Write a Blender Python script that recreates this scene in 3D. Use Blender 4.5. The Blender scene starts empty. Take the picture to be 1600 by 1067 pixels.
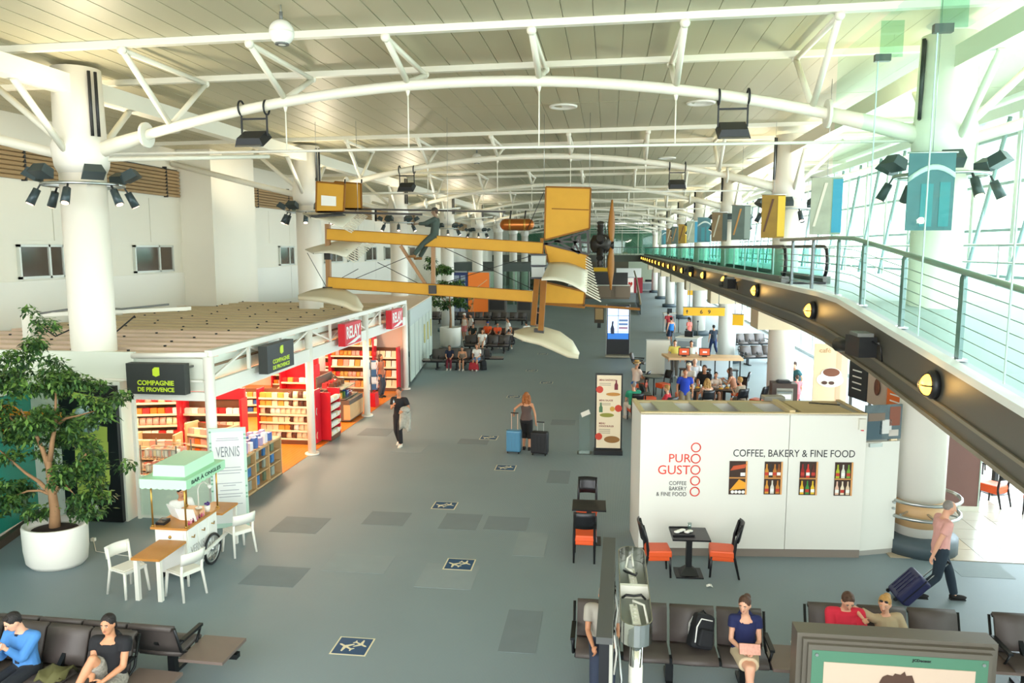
import bpy, bmesh, math, random
from mathutils import Vector, Matrix, Quaternion
PI = math.pi
random.seed(7)
SC = bpy.context.scene
COL = SC.collection
H = 5.8
PITCH, YAW, FOC = math.radians(7.0), math.radians(7.2), 1190.0
# ------------------------------------------------------------------ camera, sky, exposure
cam_d = bpy.data.cameras.new('camera'); cam = bpy.data.objects.new('camera', cam_d); COL.objects.link(cam)
cam.location = (0, 0, H); cam.rotation_euler = (PI/2-PITCH, 0, YAW)
cam_d.sensor_width = 36; cam_d.lens = FOC/1600*36; cam_d.clip_end = 600; cam_d.clip_start = .05
SC.camera = cam
SC.view_settings.view_transform = 'Standard'; SC.view_settings.look = 'None'
SC.view_settings.gamma = 1; SC.view_settings.use_curve_mapping = False
SC.view_settings.exposure = 0.55
W = bpy.data.worlds.new('sky'); SC.world = W; W.use_nodes = True
bg = W.node_tree.nodes['Background']; bg.inputs[0].default_value = (.93, .98, 1, 1); bg.inputs[1].default_value = 3.2
try:
    SC.cycles.max_bounces = 8; SC.cycles.transparent_max_bounces = 24; SC.cycles.sample_clamp_indirect = 6
except Exception: pass
def light(kind, loc, energy, col=(1,1,1), size=1, size_y=None, direction=None, spot=None, blend=.6):
    d = bpy.data.lights.new('lamp_light', kind); d.energy = energy; d.color = col
    if kind == 'AREA':
        d.size = size
        if size_y: d.shape = 'RECTANGLE'; d.size_y = size_y
    else: d.shadow_soft_size = size
    if spot: d.spot_size = spot; d.spot_blend = blend
    o = bpy.data.objects.new('lamp_light', d); COL.objects.link(o); o.location = loc
    if direction: o.rotation_euler = Vector(direction).to_track_quat('-Z', 'Y').to_euler()
    return o
# daylight through the long window wall and the glazing behind the gallery
light('AREA', (10.7, 14, 6.6), 1300, (.82, .93, 1), 30, 5, (-1, 0, -.25))
light('AREA', (10.7, 45, 6.6), 1500, (.87, .96, 1), 34, 5, (-1, 0, -.2))
light('AREA', (10.7, 82, 6.2), 2600, (.9, .96, 1), 40, 6, (-1, 0, -.1))
light('AREA', (10.7, 32, 2.0), 1900, (.72, .86, 1), 30, 3, (-1, 0, -.25))
light('AREA', (10.7, 75, 2.0), 1500, (.78, .89, 1), 50, 3, (-1, 0, -.2))
light('AREA', (-2, -4, 6.0), 620, (1, .98, .94), 18, 6, (0, 1, -.1))

# ------------------------------------------------------------------ helpers
sy_, cy_, sp_, cp_ = math.sin(YAW), math.cos(YAW), math.sin(PITCH), math.cos(PITCH)
FW = (-sy_*cp_, cy_*cp_, -sp_); RT = (cy_, sy_, 0); UP = (-sy_*sp_, cy_*sp_, cp_)
def ray(px, py):
    u = (px-800)/FOC; v = (533.5-py)/FOC
    return tuple(FW[i]+u*RT[i]+v*UP[i] for i in range(3))
def az(px, py, z=0):
    d = ray(px, py); t = (z-H)/d[2]; return Vector((d[0]*t, d[1]*t, z))
def ay(px, py, y):
    d = ray(px, py); t = y/d[1]; return Vector((d[0]*t, y, H+d[2]*t))
def ax(px, py, x):
    d = ray(px, py); t = x/d[0]; return Vector((x, d[1]*t, H+d[2]*t))
def lin(h):
    h = h.lstrip('#'); c = [int(h[i:i+2], 16)/255 for i in (0, 2, 4)]
    return tuple(x/12.92 if x <= .04045 else ((x+.055)/1.055)**2.4 for x in c)
_M = {}
def mat(name, col='#808080', rough=.6, metal=0, noise=None, bump=None, emit=0, alpha=None, spec=.5):
    if name in _M: return _M[name]
    m = bpy.data.materials.new(name); m.use_nodes = True; nt = m.node_tree; b = nt.nodes['Principled BSDF']
    c = lin(col) if isinstance(col, str) else col
    b.inputs['Base Color'].default_value = (*c, 1); b.inputs['Roughness'].default_value = rough
    b.inputs['Metallic'].default_value = metal; b.inputs['Specular IOR Level'].default_value = spec
    if emit: b.inputs['Emission Color'].default_value = (*c, 1); b.inputs['Emission Strength'].default_value = emit
    tc = None
    if noise or bump: tc = nt.nodes.new('ShaderNodeTexCoord')
    if noise:
        n = nt.nodes.new('ShaderNodeTexNoise'); n.inputs['Scale'].default_value = noise[0]; n.inputs['Detail'].default_value = 4
        r = nt.nodes.new('ShaderNodeMapRange'); r.inputs['To Min'].default_value = 1-noise[1]; r.inputs['To Max'].default_value = 1+noise[1]
        x = nt.nodes.new('ShaderNodeVectorMath'); x.operation = 'SCALE'; x.inputs[0].default_value = c
        nt.links.new(tc.outputs['Object'], n.inputs['Vector']); nt.links.new(n.outputs['Fac'], r.inputs['Value'])
        nt.links.new(r.outputs[0], x.inputs['Scale']); nt.links.new(x.outputs[0], b.inputs['Base Color'])
    if bump:
        n = nt.nodes.new('ShaderNodeTexNoise'); n.inputs['Scale'].default_value = bump[0]
        u = nt.nodes.new('ShaderNodeBump'); u.inputs['Strength'].default_value = bump[1]; u.inputs['Distance'].default_value = .01
        nt.links.new(tc.outputs['Object'], n.inputs['Vector']); nt.links.new(n.outputs['Fac'], u.inputs['Height']); nt.links.new(u.outputs[0], b.inputs['Normal'])
    _M[name] = m; return m
def glass(name, col, amount=.12, rough=.02):
    if name in _M: return _M[name]
    m = bpy.data.materials.new(name); m.use_nodes = True; nt = m.node_tree; nt.nodes.clear()
    o = nt.nodes.new('ShaderNodeOutputMaterial'); t = nt.nodes.new('ShaderNodeBsdfTransparent'); g = nt.nodes.new('ShaderNodeBsdfGlossy')
    t.inputs[0].default_value = (*lin(col), 1); g.inputs['Roughness'].default_value = rough; g.inputs[0].default_value = (.9, 1, .97, 1)
    x = nt.nodes.new('ShaderNodeMixShader'); x.inputs[0].default_value = amount
    nt.links.new(t.outputs[0], x.inputs[1]); nt.links.new(g.outputs[0], x.inputs[2]); nt.links.new(x.outputs[0], o.inputs[0])
    _M[name] = m; return m
def wave_mat(name, c1, c2, scale, direction='X', rough=.7, dist=0, noise=.1, nscale=.6):
    if name in _M: return _M[name]
    m = bpy.data.materials.new(name); m.use_nodes = True; nt = m.node_tree; b = nt.nodes['Principled BSDF']; b.inputs['Roughness'].default_value = rough
    tc = nt.nodes.new('ShaderNodeTexCoord'); w = nt.nodes.new('ShaderNodeTexWave'); w.bands_direction = direction
    w.inputs['Scale'].default_value = scale; w.inputs['Distortion'].default_value = dist
    x = nt.nodes.new('ShaderNodeMix'); x.data_type = 'RGBA'; x.inputs[6].default_value = (*lin(c1), 1); x.inputs[7].default_value = (*lin(c2), 1)
    n = nt.nodes.new('ShaderNodeTexNoise'); n.inputs['Scale'].default_value = nscale; n.inputs['Detail'].default_value = 5
    r = nt.nodes.new('ShaderNodeMapRange'); r.inputs['To Min'].default_value = 1-noise; r.inputs['To Max'].default_value = 1+noise
    s = nt.nodes.new('ShaderNodeVectorMath'); s.operation = 'SCALE'
    L = nt.links.new
    L(tc.outputs['Object'], w.inputs['Vector']); L(tc.outputs['Object'], n.inputs['Vector']); L(w.outputs['Fac'], x.inputs[0]); L(n.outputs['Fac'], r.inputs['Value'])
    L(x.outputs[2], s.inputs[0]); L(r.outputs[0], s.inputs['Scale']); L(s.outputs[0], b.inputs['Base Color'])
    _M[name] = m; return m

def rotm(rx=0, ry=0, rz=0): return Matrix.Rotation(rz, 3, 'Z') @ Matrix.Rotation(ry, 3, 'Y') @ Matrix.Rotation(rx, 3, 'X')
def perp(d):
    d = Vector(d).normalized(); a = Vector((0, 0, 1)) if abs(d.z) < .95 else Vector((0, 1, 0))
    x = d.cross(a).normalized(); return x, x.cross(d).normalized()
class MB:
    def __init__(s): s.v = []; s.f = []; s.mi = []; s.sm = []; s.k = 0
    def add(s, vs, fs, smooth=False):
        o = len(s.v); s.v += [tuple(v) for v in vs]
        for f in fs: s.f.append([i+o for i in f]); s.mi.append(s.k); s.sm.append(smooth)
        return s
    def box(s, c, d, rz=0, rx=0, ry=0, top=1.0):
        R = rotm(rx, ry, rz); c = Vector(c); x, y, z = d[0]/2, d[1]/2, d[2]/2
        vs = [c+R@Vector((a*x*(top if g > 0 else 1), b*y*(top if g > 0 else 1), g*z)) for g in (-1, 1) for a, b in ((-1, -1), (1, -1), (1, 1), (-1, 1))]
        return s.add(vs, [(3, 2, 1, 0), (4, 5, 6, 7), (0, 1, 5, 4), (1, 2, 6, 5), (2, 3, 7, 6), (3, 0, 4, 7)])
    def bp(s, x0, y0, z0, x1, y1, z1): return s.box(((x0+x1)/2, (y0+y1)/2, (z0+z1)/2), (abs(x1-x0), abs(y1-y0), abs(z1-z0)))
    def bar(s, p0, p1, w, h=None):
        h = h or w; p0, p1 = Vector(p0), Vector(p1); x, z = perp(p1-p0)
        vs = [p+x*a*w/2+z*b*h/2 for p in (p0, p1) for a, b in ((-1, -1), (1, -1), (1, 1), (-1, 1))]
        return s.add(vs, [(0, 1, 2, 3), (7, 6, 5, 4), (4, 5, 1, 0), (5, 6, 2, 1), (6, 7, 3, 2), (7, 4, 0, 3)])
    def tube(s, pts, r, n=8, cap=True, flat=1.0):
        pts = [Vector(p) for p in pts]; m = len(pts); rr = r if isinstance(r, (list, tuple)) else [r]*m
        vs = []; X = None
        for i, p in enumerate(pts):
            d = (pts[min(i+1, m-1)]-pts[max(i-1, 0)]).normalized()
            if X is None: X, Z = perp(d)
            else:
                X = (X-d*X.dot(d)).normalized(); Z = X.cross(d).normalized()
            for k in range(n):
                a = 2*PI*k/n; vs.append(p+X*math.cos(a)*rr[i]+Z*math.sin(a)*rr[i]*flat)
        fs = [(i*n+k, i*n+(k+1) % n, (i+1)*n+(k+1) % n, (i+1)*n+k) for i in range(m-1) for k in range(n)]
        s.add(vs, fs, True)
        if cap:
            o = len(s.v)-len(vs)
            for ring in (list(range(n))[::-1], [(m-1)*n+k for k in range(n)]): s.f.append([o+i for i in ring]); s.mi.append(s.k); s.sm.append(False)
        return s
    def cap(s, p0, r0, p1, r1, n=10):
        p0, p1 = Vector(p0), Vector(p1); d = (p1-p0)
        if d.length < 1e-6: return s
        d.normalize()
        return s.tube([p0-d*r0*.95, p0-d*r0*.6, p0, p1, p1+d*r1*.6, p1+d*r1*.95], [r0*.25, r0*.8, r0, r1, r1*.8, r1*.25], n)
    def lathe(s, prof, n=16, o=(0, 0, 0), R=None, smooth=True):
        o = Vector(o); vs = []
        for r, z in prof:
            for k in range(n):
                a = 2*PI*k/n; p = Vector((r*math.cos(a), r*math.sin(a), z)); vs.append(o+(R@p if R else p))
        m = len(prof)
        fs = [(i*n+k, i*n+(k+1) % n, (i+1)*n+(k+1) % n, (i+1)*n+k) for i in range(m-1) for k in range(n)]
        s.add(vs, fs, smooth); b = len(s.v)-len(vs)
        for ring in (list(range(n))[::-1], [(m-1)*n+k for k in range(n)]): s.f.append([b+i for i in ring]); s.mi.append(s.k); s.sm.append(False)
        return s
    def ell(s, c, r, n=10, m=6, R=None):
        c = Vector(c); r = (r, r, r) if isinstance(r, (int, float)) else r; vs = []
        for i in range(1, m):
            t = PI*i/m
            for k in range(n):
                a = 2*PI*k/n; p = Vector((r[0]*math.sin(t)*math.cos(a), r[1]*math.sin(t)*math.sin(a), -r[2]*math.cos(t))); vs.append(c+(R@p if R else p))
        for z in (-r[2], r[2]): p = Vector((0, 0, z)); vs.append(c+(R@p if R else p))
        fs = [(i*n+k, i*n+(k+1) % n, (i+1)*n+(k+1) % n, (i+1)*n+k) for i in range(m-2) for k in range(n)]
        b, t = (m-1)*n, (m-1)*n+1
        fs += [(b, (k+1) % n, k) for k in range(n)]+[((m-2)*n+k, (m-2)*n+(k+1) % n, t) for k in range(n)]
        return s.add(vs, fs, True)
    def slab(s, a, b, c, d, t):
        a, b, c, d = map(Vector, (a, b, c, d)); n = (b-a).cross(d-a).normalized()*t/2
        vs = [p-n for p in (a, b, c, d)]+[p+n for p in (a, b, c, d)]
        return s.add(vs, [(3, 2, 1, 0), (4, 5, 6, 7), (0, 1, 5, 4), (1, 2, 6, 5), (2, 3, 7, 6), (3, 0, 4, 7)])
    def prism(s, poly, o, U, V, t):
        """polygon of (u,v) in the plane o+u*U+v*V, thickness t along the normal"""
        o, U, V = Vector(o), Vector(U), Vector(V); N = U.cross(V).normalized()*t; n = len(poly)
        vs = [o+U*u+V*v for u, v in poly]; vs += [p+N for p in vs]
        return s.add(vs, [tuple(range(n))[::-1], tuple(range(n, 2*n))]+[(i, (i+1) % n, n+(i+1) % n, n+i) for i in range(n)])
    def sheet(s, rows, t=.02):
        """grid of points (list of rows) thickened along its local normal"""
        R, C = len(rows), len(rows[0]); rows = [[Vector(p) for p in r] for r in rows]; top = []; bot = []
        for i in range(R):
            for j in range(C):
                du = rows[i][min(j+1, C-1)]-rows[i][max(j-1, 0)]; dv = rows[min(i+1, R-1)][j]-rows[max(i-1, 0)][j]
                n = du.cross(dv).normalized()*t/2; top.append(rows[i][j]+n); bot.append(rows[i][j]-n)
        q = [(i*C+j, i*C+j+1, (i+1)*C+j+1, (i+1)*C+j) for i in range(R-1) for j in range(C-1)]; N = R*C
        fs = q+[tuple(N+k for k in f[::-1]) for f in q]
        rim = [j for j in range(C)]+[i*C+C-1 for i in range(1, R)]+[(R-1)*C+j for j in range(C-2, -1, -1)]+[i*C for i in range(R-2, 0, -1)]
        fs += [(rim[k], N+rim[k], N+rim[(k+1) % len(rim)], rim[(k+1) % len(rim)]) for k in range(len(rim))]
        return s.add(top+bot, fs, True)
    def mesh(s, name, mats):
        me = bpy.data.meshes.new(name); me.from_pydata(s.v, [], s.f)
        for m in (mats if isinstance(mats, (list, tuple)) else [mats]): me.materials.append(m)
        me.polygons.foreach_set('material_index', s.mi); me.polygons.foreach_set('use_smooth', s.sm); me.update(); return me
    def build(s, name, mats, parent=None, label=None, loc=None, kind=None):
        o = bpy.data.objects.new(name, s.mesh(name, mats)); COL.objects.link(o)
        if parent: o.parent = parent
        if label: o['label'] = label
        if loc: o.location = loc
        if kind: o['kind'] = kind
        return o
def put(name, me, parent=None, loc=(0, 0, 0), rz=0):
    o = bpy.data.objects.new(name, me); COL.objects.link(o); o.parent = parent; o.location = loc; o.rotation_euler = (0, 0, rz); return o
def thing(name, label, cat, loc=(0, 0, 0), rz=0, group=None):
    o = bpy.data.objects.new(name, None); COL.objects.link(o); o.empty_display_size = .1
    o.location = loc; o.rotation_euler = (0, 0, rz); o['label'] = label; o['category'] = cat
    if group: o['group'] = group
    return o
def tag(o, label, cat, group=None):
    o['label'] = label; o['category'] = cat
    if group: o['group'] = group
    return o
def struct(o): o['kind'] = 'structure'; return o
def dup(root, loc, rz=None, label=None, group=None, scale=None):
    def cp(o, par):
        c = o.copy(); COL.objects.link(c)
        if par: c.parent = par
        for ch in o.children: cp(ch, c)
        return c
    r = cp(root, None); r.location = loc
    if rz is not None: r.rotation_euler = (0, 0, rz)
    if scale: r.scale = (scale,)*3
    if label: r['label'] = label
    if group: r['group'] = group
    return r
def text(s, parent, m, size, loc, rot=(PI/2, 0, 0), align='LEFT', ex=.002, sx=1.0, name='lettering', bold=0):
    c = bpy.data.curves.new(name, 'FONT'); c.body = s; c.size = size; c.extrude = ex; c.align_x = align; c.offset = bold
    c.resolution_u = 3; c.materials.append(m)
    o = bpy.data.objects.new(name, c); COL.objects.link(o); o.location = loc; o.rotation_euler = rot; o.scale = (sx, 1, 1)
    if parent: o.parent = parent
    return o
def ordn(k): return ['first', 'second', 'third', 'fourth', 'fifth', 'sixth', 'seventh', 'eighth', 'ninth', 'tenth', 'eleventh', 'twelfth', 'thirteenth', 'fourteenth', 'fifteenth', 'sixteenth', 'seventeenth', 'eighteenth', 'nineteenth', 'twentieth'][k]
# ------------------------------------------------------------------ common materials
white = mat('white_paint', '#e9e7dc', .45); cream = mat('cream_wall', '#e6e2d2', .6, noise=(.5, .03)); offw = mat('off_white', '#dedccf', .5)
steel = mat('brushed_steel', '#b9bdbb', .3, .9); grey = mat('grey_metal', '#6f716e', .45, .3); dark = mat('dark_metal', '#26282a', .45, .3); black = mat('black_plastic', '#141518', .4)
orange = mat('orange_leather', '#e85a26', .45); blackwood = mat('black_wood', '#17171b', .35); red = mat('red_panel', '#d5182a', .4)
brownleather = mat('brown_grey_leather', '#4f4743', .5, bump=(120, .2)); wood = mat('honey_wood', '#bd8038', .45, noise=(6, .12)); palewood = mat('pale_wood', '#d0a878', .5, noise=(5, .1))
gold = mat('brass', '#b98f45', .3, .8); lime = mat('lime_print', '#c3dc33', .5); ink = mat('black_ink', '#26282b', .6); paper = mat('white_print', '#efeee8', .6)
redink = mat('red_ink', '#dc3826', .6); navy = mat('navy_cloth', '#1b2644', .8); yellow_sign = mat('yellow_sign', '#f0b516', .5)
panel_m = mat('ceiling_panel', '#bbb596', .48, .15, noise=(.35, .06)); tubew = mat('truss_white', '#e9e5d3', .4)
glass_clear = glass('clear_glass', '#f4fbf8', .05); glass_teal = glass('teal_glass', '#cfece5', .07); glass_fin = glass('green_glass', '#dcf3ea', .08)
amber = mat('amber_lamp', '#ffb23a', .4, emit=5)
# ================================================================== STRUCTURE
YT = [15.2+12.3*k for k in range(9)]                 # truss and column lines along the hall
XL, XR, XC = -11.1, 6.05, -2.5
YN, YF = 3.0, 126.0
def zc(x): return 9.62+.012*(x+9)                      # ceiling height
# floor
carpet = wave_mat('carpet', '#6e7d84', '#869497', 16, 'X', .55, 0, .10, .5)
fl = MB(); fl.bp(-17, -6, -.12, 11, YF, 0); floor = struct(fl.build('floor', carpet))
dk = mat('carpet_dark', '#707b80', .7, noise=(3, .08)); lt = mat('carpet_light', '#849093', .7, noise=(3, .08))
for (px, py, w, d, m) in [(873,745,.55,1.1,dk),(720,815,.8,.95,dk),(815,985,.55,1.3,dk),(588,675,.95,.95,dk),(740,690,.9,.6,dk),(605,810,.9,.8,dk),(792,818,.9,.8,dk),(640,700,.9,.9,lt),(830,850,.6,1.2,lt),(560,880,1.2,.8,lt),(470,820,1,.9,dk),(880,660,.8,.8,dk),(1530,890,.9,.7,lt),(700,900,1,1,lt),(430,900,1,.8,dk)]:
    p = az(px, py); b = MB(); b.bp(p.x-w/2, p.y-d/2, .0, p.x+w/2, p.y+d/2, .004); b.build('carpet_tile', m, floor)
tl = mat('stone_tile', '#bdae94', .35, noise=(2, .08)); tl2 = mat('pale_tile', '#bfb9ab', .25, noise=(2, .06))
tb = MB(); tb.bp(5.35, 14.55, 0, 11, 24.5, .006); tb.build('tile_bed', mat('grout', '#8d8779', .8), floor)
tmesh = MB(); tmesh.bp(-.278, -.278, .004, .278, .278, .012)
tme = [tmesh.mesh('tile', tl), tmesh.mesh('tile', tl2)]
for i in range(10):
    for j in range(17):
        put('tile', tme[1 if i > 2 else 0], floor, (5.64+.567*i, 14.84+.567*j, 0))
wf = MB(); wf.bp(-16.4, 14.95, 0, -8.3, 30.5, .012)
struct(wf.build('floor', wave_mat('orange_parquet', '#d9822c', '#c8701f', 3, 'X', .3, 2.5, .12, 2)))
# floor direction stickers
stick = mat('sticker_blue', '#12456b', .5); cream_i = mat('sticker_cream', '#d8cfae', .6)
PL = [(0,.42),(.05,.34),(.05,.12),(.36,-.08),(.36,-.16),(.05,-.06),(.04,-.28),(.13,-.36),(.13,-.42),(0,-.37),(-.13,-.42),(-.13,-.36),(-.04,-.28),(-.05,-.06),(-.36,-.16),(-.36,-.08),(-.05,.12),(-.05,.34)]
st0 = None
for k, (px, py) in enumerate([(551,1010),(718,882),(695,790),(790,731),(764,684),(803,620),(854,598),(831,579),(848,553)]):
    p = az(px, py)
    lab = 'blue floor sticker with two cream aeroplanes, ' + ('nearest to the seats at the bottom' if k == 0 else ordn(k)+' of the trail up the carpet')
    if st0 is None:
        t = thing('floor_sticker', lab, 'sticker', (p.x, p.y, .004), 0, 'aeroplane floor stickers'); st0 = t
        b = MB(); b.bp(-.27, -.25, 0, .27, .25, .003); b.build('border', cream_i, t)
        b = MB(); b.bp(-.245, -.225, .003, .245, .225, .005); b.build('field', stick, t)
        for (cx, cy, s, a) in ((-.09, -.03, .34, 1.0), (.1, .06, .3, -2.1)):
            b = MB(); c, s2 = math.cos(a), math.sin(a)
            b.prism([((u*c-v*s2)*s+cx, (u*s2+v*c)*s+cy) for u, v in PL], (0, 0, .005), (1, 0, 0), (0, 1, 0), .002); b.build('aeroplane', cream_i, t)
    else: dup(st0, (p.x, p.y, .004), 0, lab)
# ceiling: long panels laid along the hall, joints recessed
cb = MB(); cb.slab((-17, -2, zc(-17)+.055), (11.3, -2, zc(11)+.055), (11.3, YF, zc(11)+.055), (-17, YF, zc(-17)+.055), .04)
ceil = struct(cb.build('ceiling', mat('ceiling_joint', '#efeadb', .6)))
pw = .52; n = int(28/pw)
segs = [(y+a, y+b) for y in YT for a, b in ((-1.5, 1.5), (1.5, 10.8))]
segs = [(-2, 13.7)]+segs
far = MB()
for si, (y0, y1) in enumerate(segs):
    cuts = [y0, y1] if y1-y0 < 4 else [y0, (y0+y1)/2, y1]
    for ca, cb_ in zip(cuts, cuts[1:]):
        me = MB(); me.bp(-pw/2+.007, ca+.015, 0, pw/2-.007, cb_-.015, .04)
        if si < 4:
            m = me.mesh('ceiling_panel', panel_m)
            for i in range(n):
                x = -16.7+pw*i
                if si == 0 and (x > 6.5): pass
                put('ceiling_panel', m, ceil, (x, 0, zc(x)-.0))
        else:
            for i in range(n):
                x = -16.7+pw*i; far.bp(x-pw/2+.012, ca+.015, zc(x), x+pw/2-.012, cb_-.015, zc(x)+.04)
far.build('ceiling_panel', panel_m, ceil, kind='stuff')
for x, y, r in [(880,172,.36),(1095,169,.36),(262,202,.34),(1042,252,.36),(900,252,.3),(330,265,.34),(1180,255,.34)]:
    p = az(x, y, 9.6); b = MB(); b.lathe([(r*.55, .03), (r*.85, -.03), (r, -.05), (r*1.08, -.04), (r*1.1, .0)], 24, (p.x, p.y, zc(p.x)-.0)); b.build('recessed_disc', white, ceil)
for k, y in enumerate(YT):                              # purlins across the hall, two by each truss
    for d in (-1.5, 1.5):
        b = MB(); b.bar((-16.5, y+d, zc(-16.5)-.06), (11, y+d, zc(11)-.06), .14, .12); b.build('purlin', tubew, ceil)
# left wall
LW = MB(); LW.bp(-16.8, -2, 0, -16.5, YF, 9.6); wl = struct(LW.build('wall_left', cream))
y = 4.0; k = 0
pm = MB(); pm.bp(0, .01, 6.02, .05, 2.42, 7.58); pmm = pm.mesh('wall_panel', cream)
pm2 = MB(); pm2.bp(0, .01, 3.2, .07, 4.85, 4.86); pmm2 = pm2.mesh('wall_panel', white)
while y < 96:
    if not 27.6 < y < 30: put('wall_panel', pmm, wl, (-16.5, y, 0))
    if k % 2 == 0: put('wall_panel', pmm2, wl, (-16.5, y, 0))
    y += 2.44; k += 1
lv = mat('louvre_tan', '#a58a63', .6)
for (y0, y1) in ((6, 27.9), (31, 52), (53, 74), (75, 96)):
    b = MB(); b.bp(-16.49, y0, 7.72, -16.46, y1, 8.75); b.build('louvre_back', dark, wl)
    for i in range(8): b = MB(); b.box((-16.42, (y0+y1)/2, 7.78+.125*i), (.1, y1-y0, .09), ry=.5); b.build('louvre', lv, wl)
    yy = y0
    while yy < y1: b = MB(); b.bp(-16.5, yy, 7.68, -16.36, yy+.07, 8.8); b.build('louvre_post', dark, wl); yy += 3.5
wglass = mat('window_dark', '#4a3d30', .12, noise=(.8, .35)); wfr = mat('window_frame', '#c9cdc4', .4, .3)
wn = 0
for y0, y1 in [(15.2,18.4),(19.6,21.4),(21.7,23.4),(24.9,27.3),(36.8,38.6),(39.2,42),(43,46),(47,49),(50.5,53),(55,59),(62,66),(69,73)]:
    wn += 1; b = MB()
    for a, c, e, f in ((y0, 4.92, y1, 4.99), (y0, 5.83, y1, 5.9), (y0, 4.92, y0+.07, 5.9), (y1-.07, 4.92, y1, 5.9), ((y0+y1)/2+.25, 4.92, (y0+y1)/2+.33, 5.9)): b.bp(-16.5, a, c, -16.4, e, f)
    w = struct(b.build('window_%d' % wn, wfr)); b = MB(); m_ = (y0+y1)/2+.29
    for a, c in ((y0+.07, m_-.04), (m_+.04, y1-.07)):
        b = MB(); b.bp(-16.49, a, 4.99, -16.45, c, 5.83); b.build('pane', wglass, w)
pil = MB(); pil.bp(-16.5, 28, 0, -15.15, 31.6, 9.6); struct(pil.build('wall_left_pier', cream))
for y0 in (64, 88): b = MB(); b.bp(-16.5, y0, 0, -14.6, y0+4, 9.5); struct(b.build('wall_left_pier', cream))
# far wall and cross bridge
b = MB(); b.bp(-17, YF, 0, 11, YF+.3, 9.7); fwall = struct(b.build('wall_far', mat('far_wall', '#b9bfa9', .6)))
for i in range(10):
    b = MB(); b.bp(-16+2.6*i, YF-.05, 4.9, -13.6+2.6*i, YF, 9.2); b.build('glazing', glass_teal, fwall)
b = MB(); b.bp(-17, 108, 3.9, 4.5, 112, 4.8); br = struct(b.build('trim_bridge', mat('bridge_grey', '#5f6057', .6)))
b = MB(); b.bp(-17, 108, 5.85, 4.5, 108.06, 5.92)
for i in range(42): b.bp(-17+.5*i, 108, 4.8, -16.96+.5*i, 108.05, 5.88)
b.build('bridge_rail', grey, br, kind='stuff')
b = MB(); b.bp(-17, 118, 0, 3, 118.3, 3.9); struct(b.build('wall_far_lower', mat('far_dark', '#6a6150', .7)))
# window wall on the right
WX = 11.0
mul = mat('mullion', '#e4e8e4', .4, .2); trn = mat('transom', '#9fb3b5', .4, .3)
zt = [.15, 1.25, 2.45, 3.7, 5.0, 6.3, 7.6, 8.9]
mulm = MB(); mulm.bp(-.09, -.09, 0, .09, .09, 9.7); mulm = mulm.mesh('mullion', mul)
panem = MB(); panem.bp(-.01, .1, .05, .01, 2.36, 1.2); panem = panem.mesh('pane', glass_clear)
for k in range(11):
    y0 = -4.5+12.3*k
    b = MB(); b.bp(WX-.15, y0, 0, WX+.15, y0+12.3, .15); b.bp(WX-.1, y0, 9.45, WX+.1, y0+12.3, 9.75)
    w = struct(b.build('window_%d' % (wn+1+k), mul))
    for j in range(5): put('mullion', mulm, w, (WX, y0+2.46*j, 0))
    if k < 5:
        for z in zt[1:]:
            b = MB(); b.bp(WX-.05, y0, z-.04, WX+.05, y0+12.3, z+.04); b.build('transom', trn, w)
        for j in range(5):
            for z in zt: put('pane', panem, w, (WX, y0+2.46*j, z))
            b = MB(); b.tube([(WX-.35, y0+2.46*j+2.2, 4.4), (WX-.35, y0+2.46*j, 9.3)], .06, 8); b.build('brace', trn, w)
    else:
        b = MB()
        for z in zt[1:]: b.bp(WX-.05, y0, z-.04, WX+.05, y0+12.3, z+.04)
        b.build('transom', trn, w, kind='stuff')
        b = MB()
        for j in range(5): b.tube([(WX-.35, y0+2.46*j+2.2, 4.4), (WX-.35, y0+2.46*j, 9.3)], .06, 6)
        b.build('brace', trn, w, kind='stuff')
        b = MB()
        for j in range(5): b.bp(WX-.01, y0+2.46*j+.1, .2, WX+.01, y0+2.46*j+2.36, 9.4)
        b.build('pane', glass_clear, w, kind='stuff')
b = MB(); b.bp(11.2, -60, -.6, 200, 260, -.1); struct(b.build('ground_outside', mat('apron', '#d3d2cc', .8, noise=(.05, .05))))
b = MB(); b.bp(90, 60, -.1, 120, 160, 9); ob = struct(b.build('exterior_building', mat('far_building', '#b9c4c9', .8)))
# upper walkway: flat deck, ramp, fascia, soffit beams
DX = 4.5
deckm = mat('deck_grey', '#a9b6ba', .5, noise=(1, .05)); fasm = mat('fascia_bronze', '#58564d', .45, .2, noise=(.6, .06)); lip = mat('deck_lip', '#cfd3cb', .45)
b = MB()
prof = [(2, 3.34), (9, 4.08), (15.6, 4.78), (17, 4.82), (112, 4.82)]
for (y0, z0), (y1, z1) in zip(prof, prof[1:]): b.slab((DX+.1, y0, z0-.06), (10.3, y0, z0-.06), (10.3, y1, z1-.06), (DX+.1, y1, z1-.06), .12)
deck = struct(b.build('floor_upper', deckm))
low = [(2, 2.55), (8.6, 3.2), (13.5, 3.68), (16.5, 3.88), (19, 3.94), (112, 3.94)]
b = MB(); b.prism([(y, z) for y, z in low]+[(y, z-.02) for y, z in prof[::-1]], (DX, 0, 0), (0, 1, 0), (0, 0, 1), .12); b.build('fascia', fasm, deck)
b = MB()
for (y0, z0), (y1, z1) in zip(prof, prof[1:]): b.bar((DX+.03, y0, z0+.0), (DX+.03, y1, z1+.0), .18, .1)
b.build('edge_lip', lip, deck)
b = MB()
for (y0, z0), (y1, z1) in zip(low, low[1:]): b.slab((DX+.05, y0, z0+.03), (9.8, y0, z0+.03), (9.8, y1, z1+.03), (DX+.05, y1, z1+.03), .06)
b.build('soffit', mat('soffit_beige', '#c5b698', .6), deck)
for (y0, z0), (y1, z1) in zip(low[:-1], low[1:-1]):
    pass
b = MB()
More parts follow.
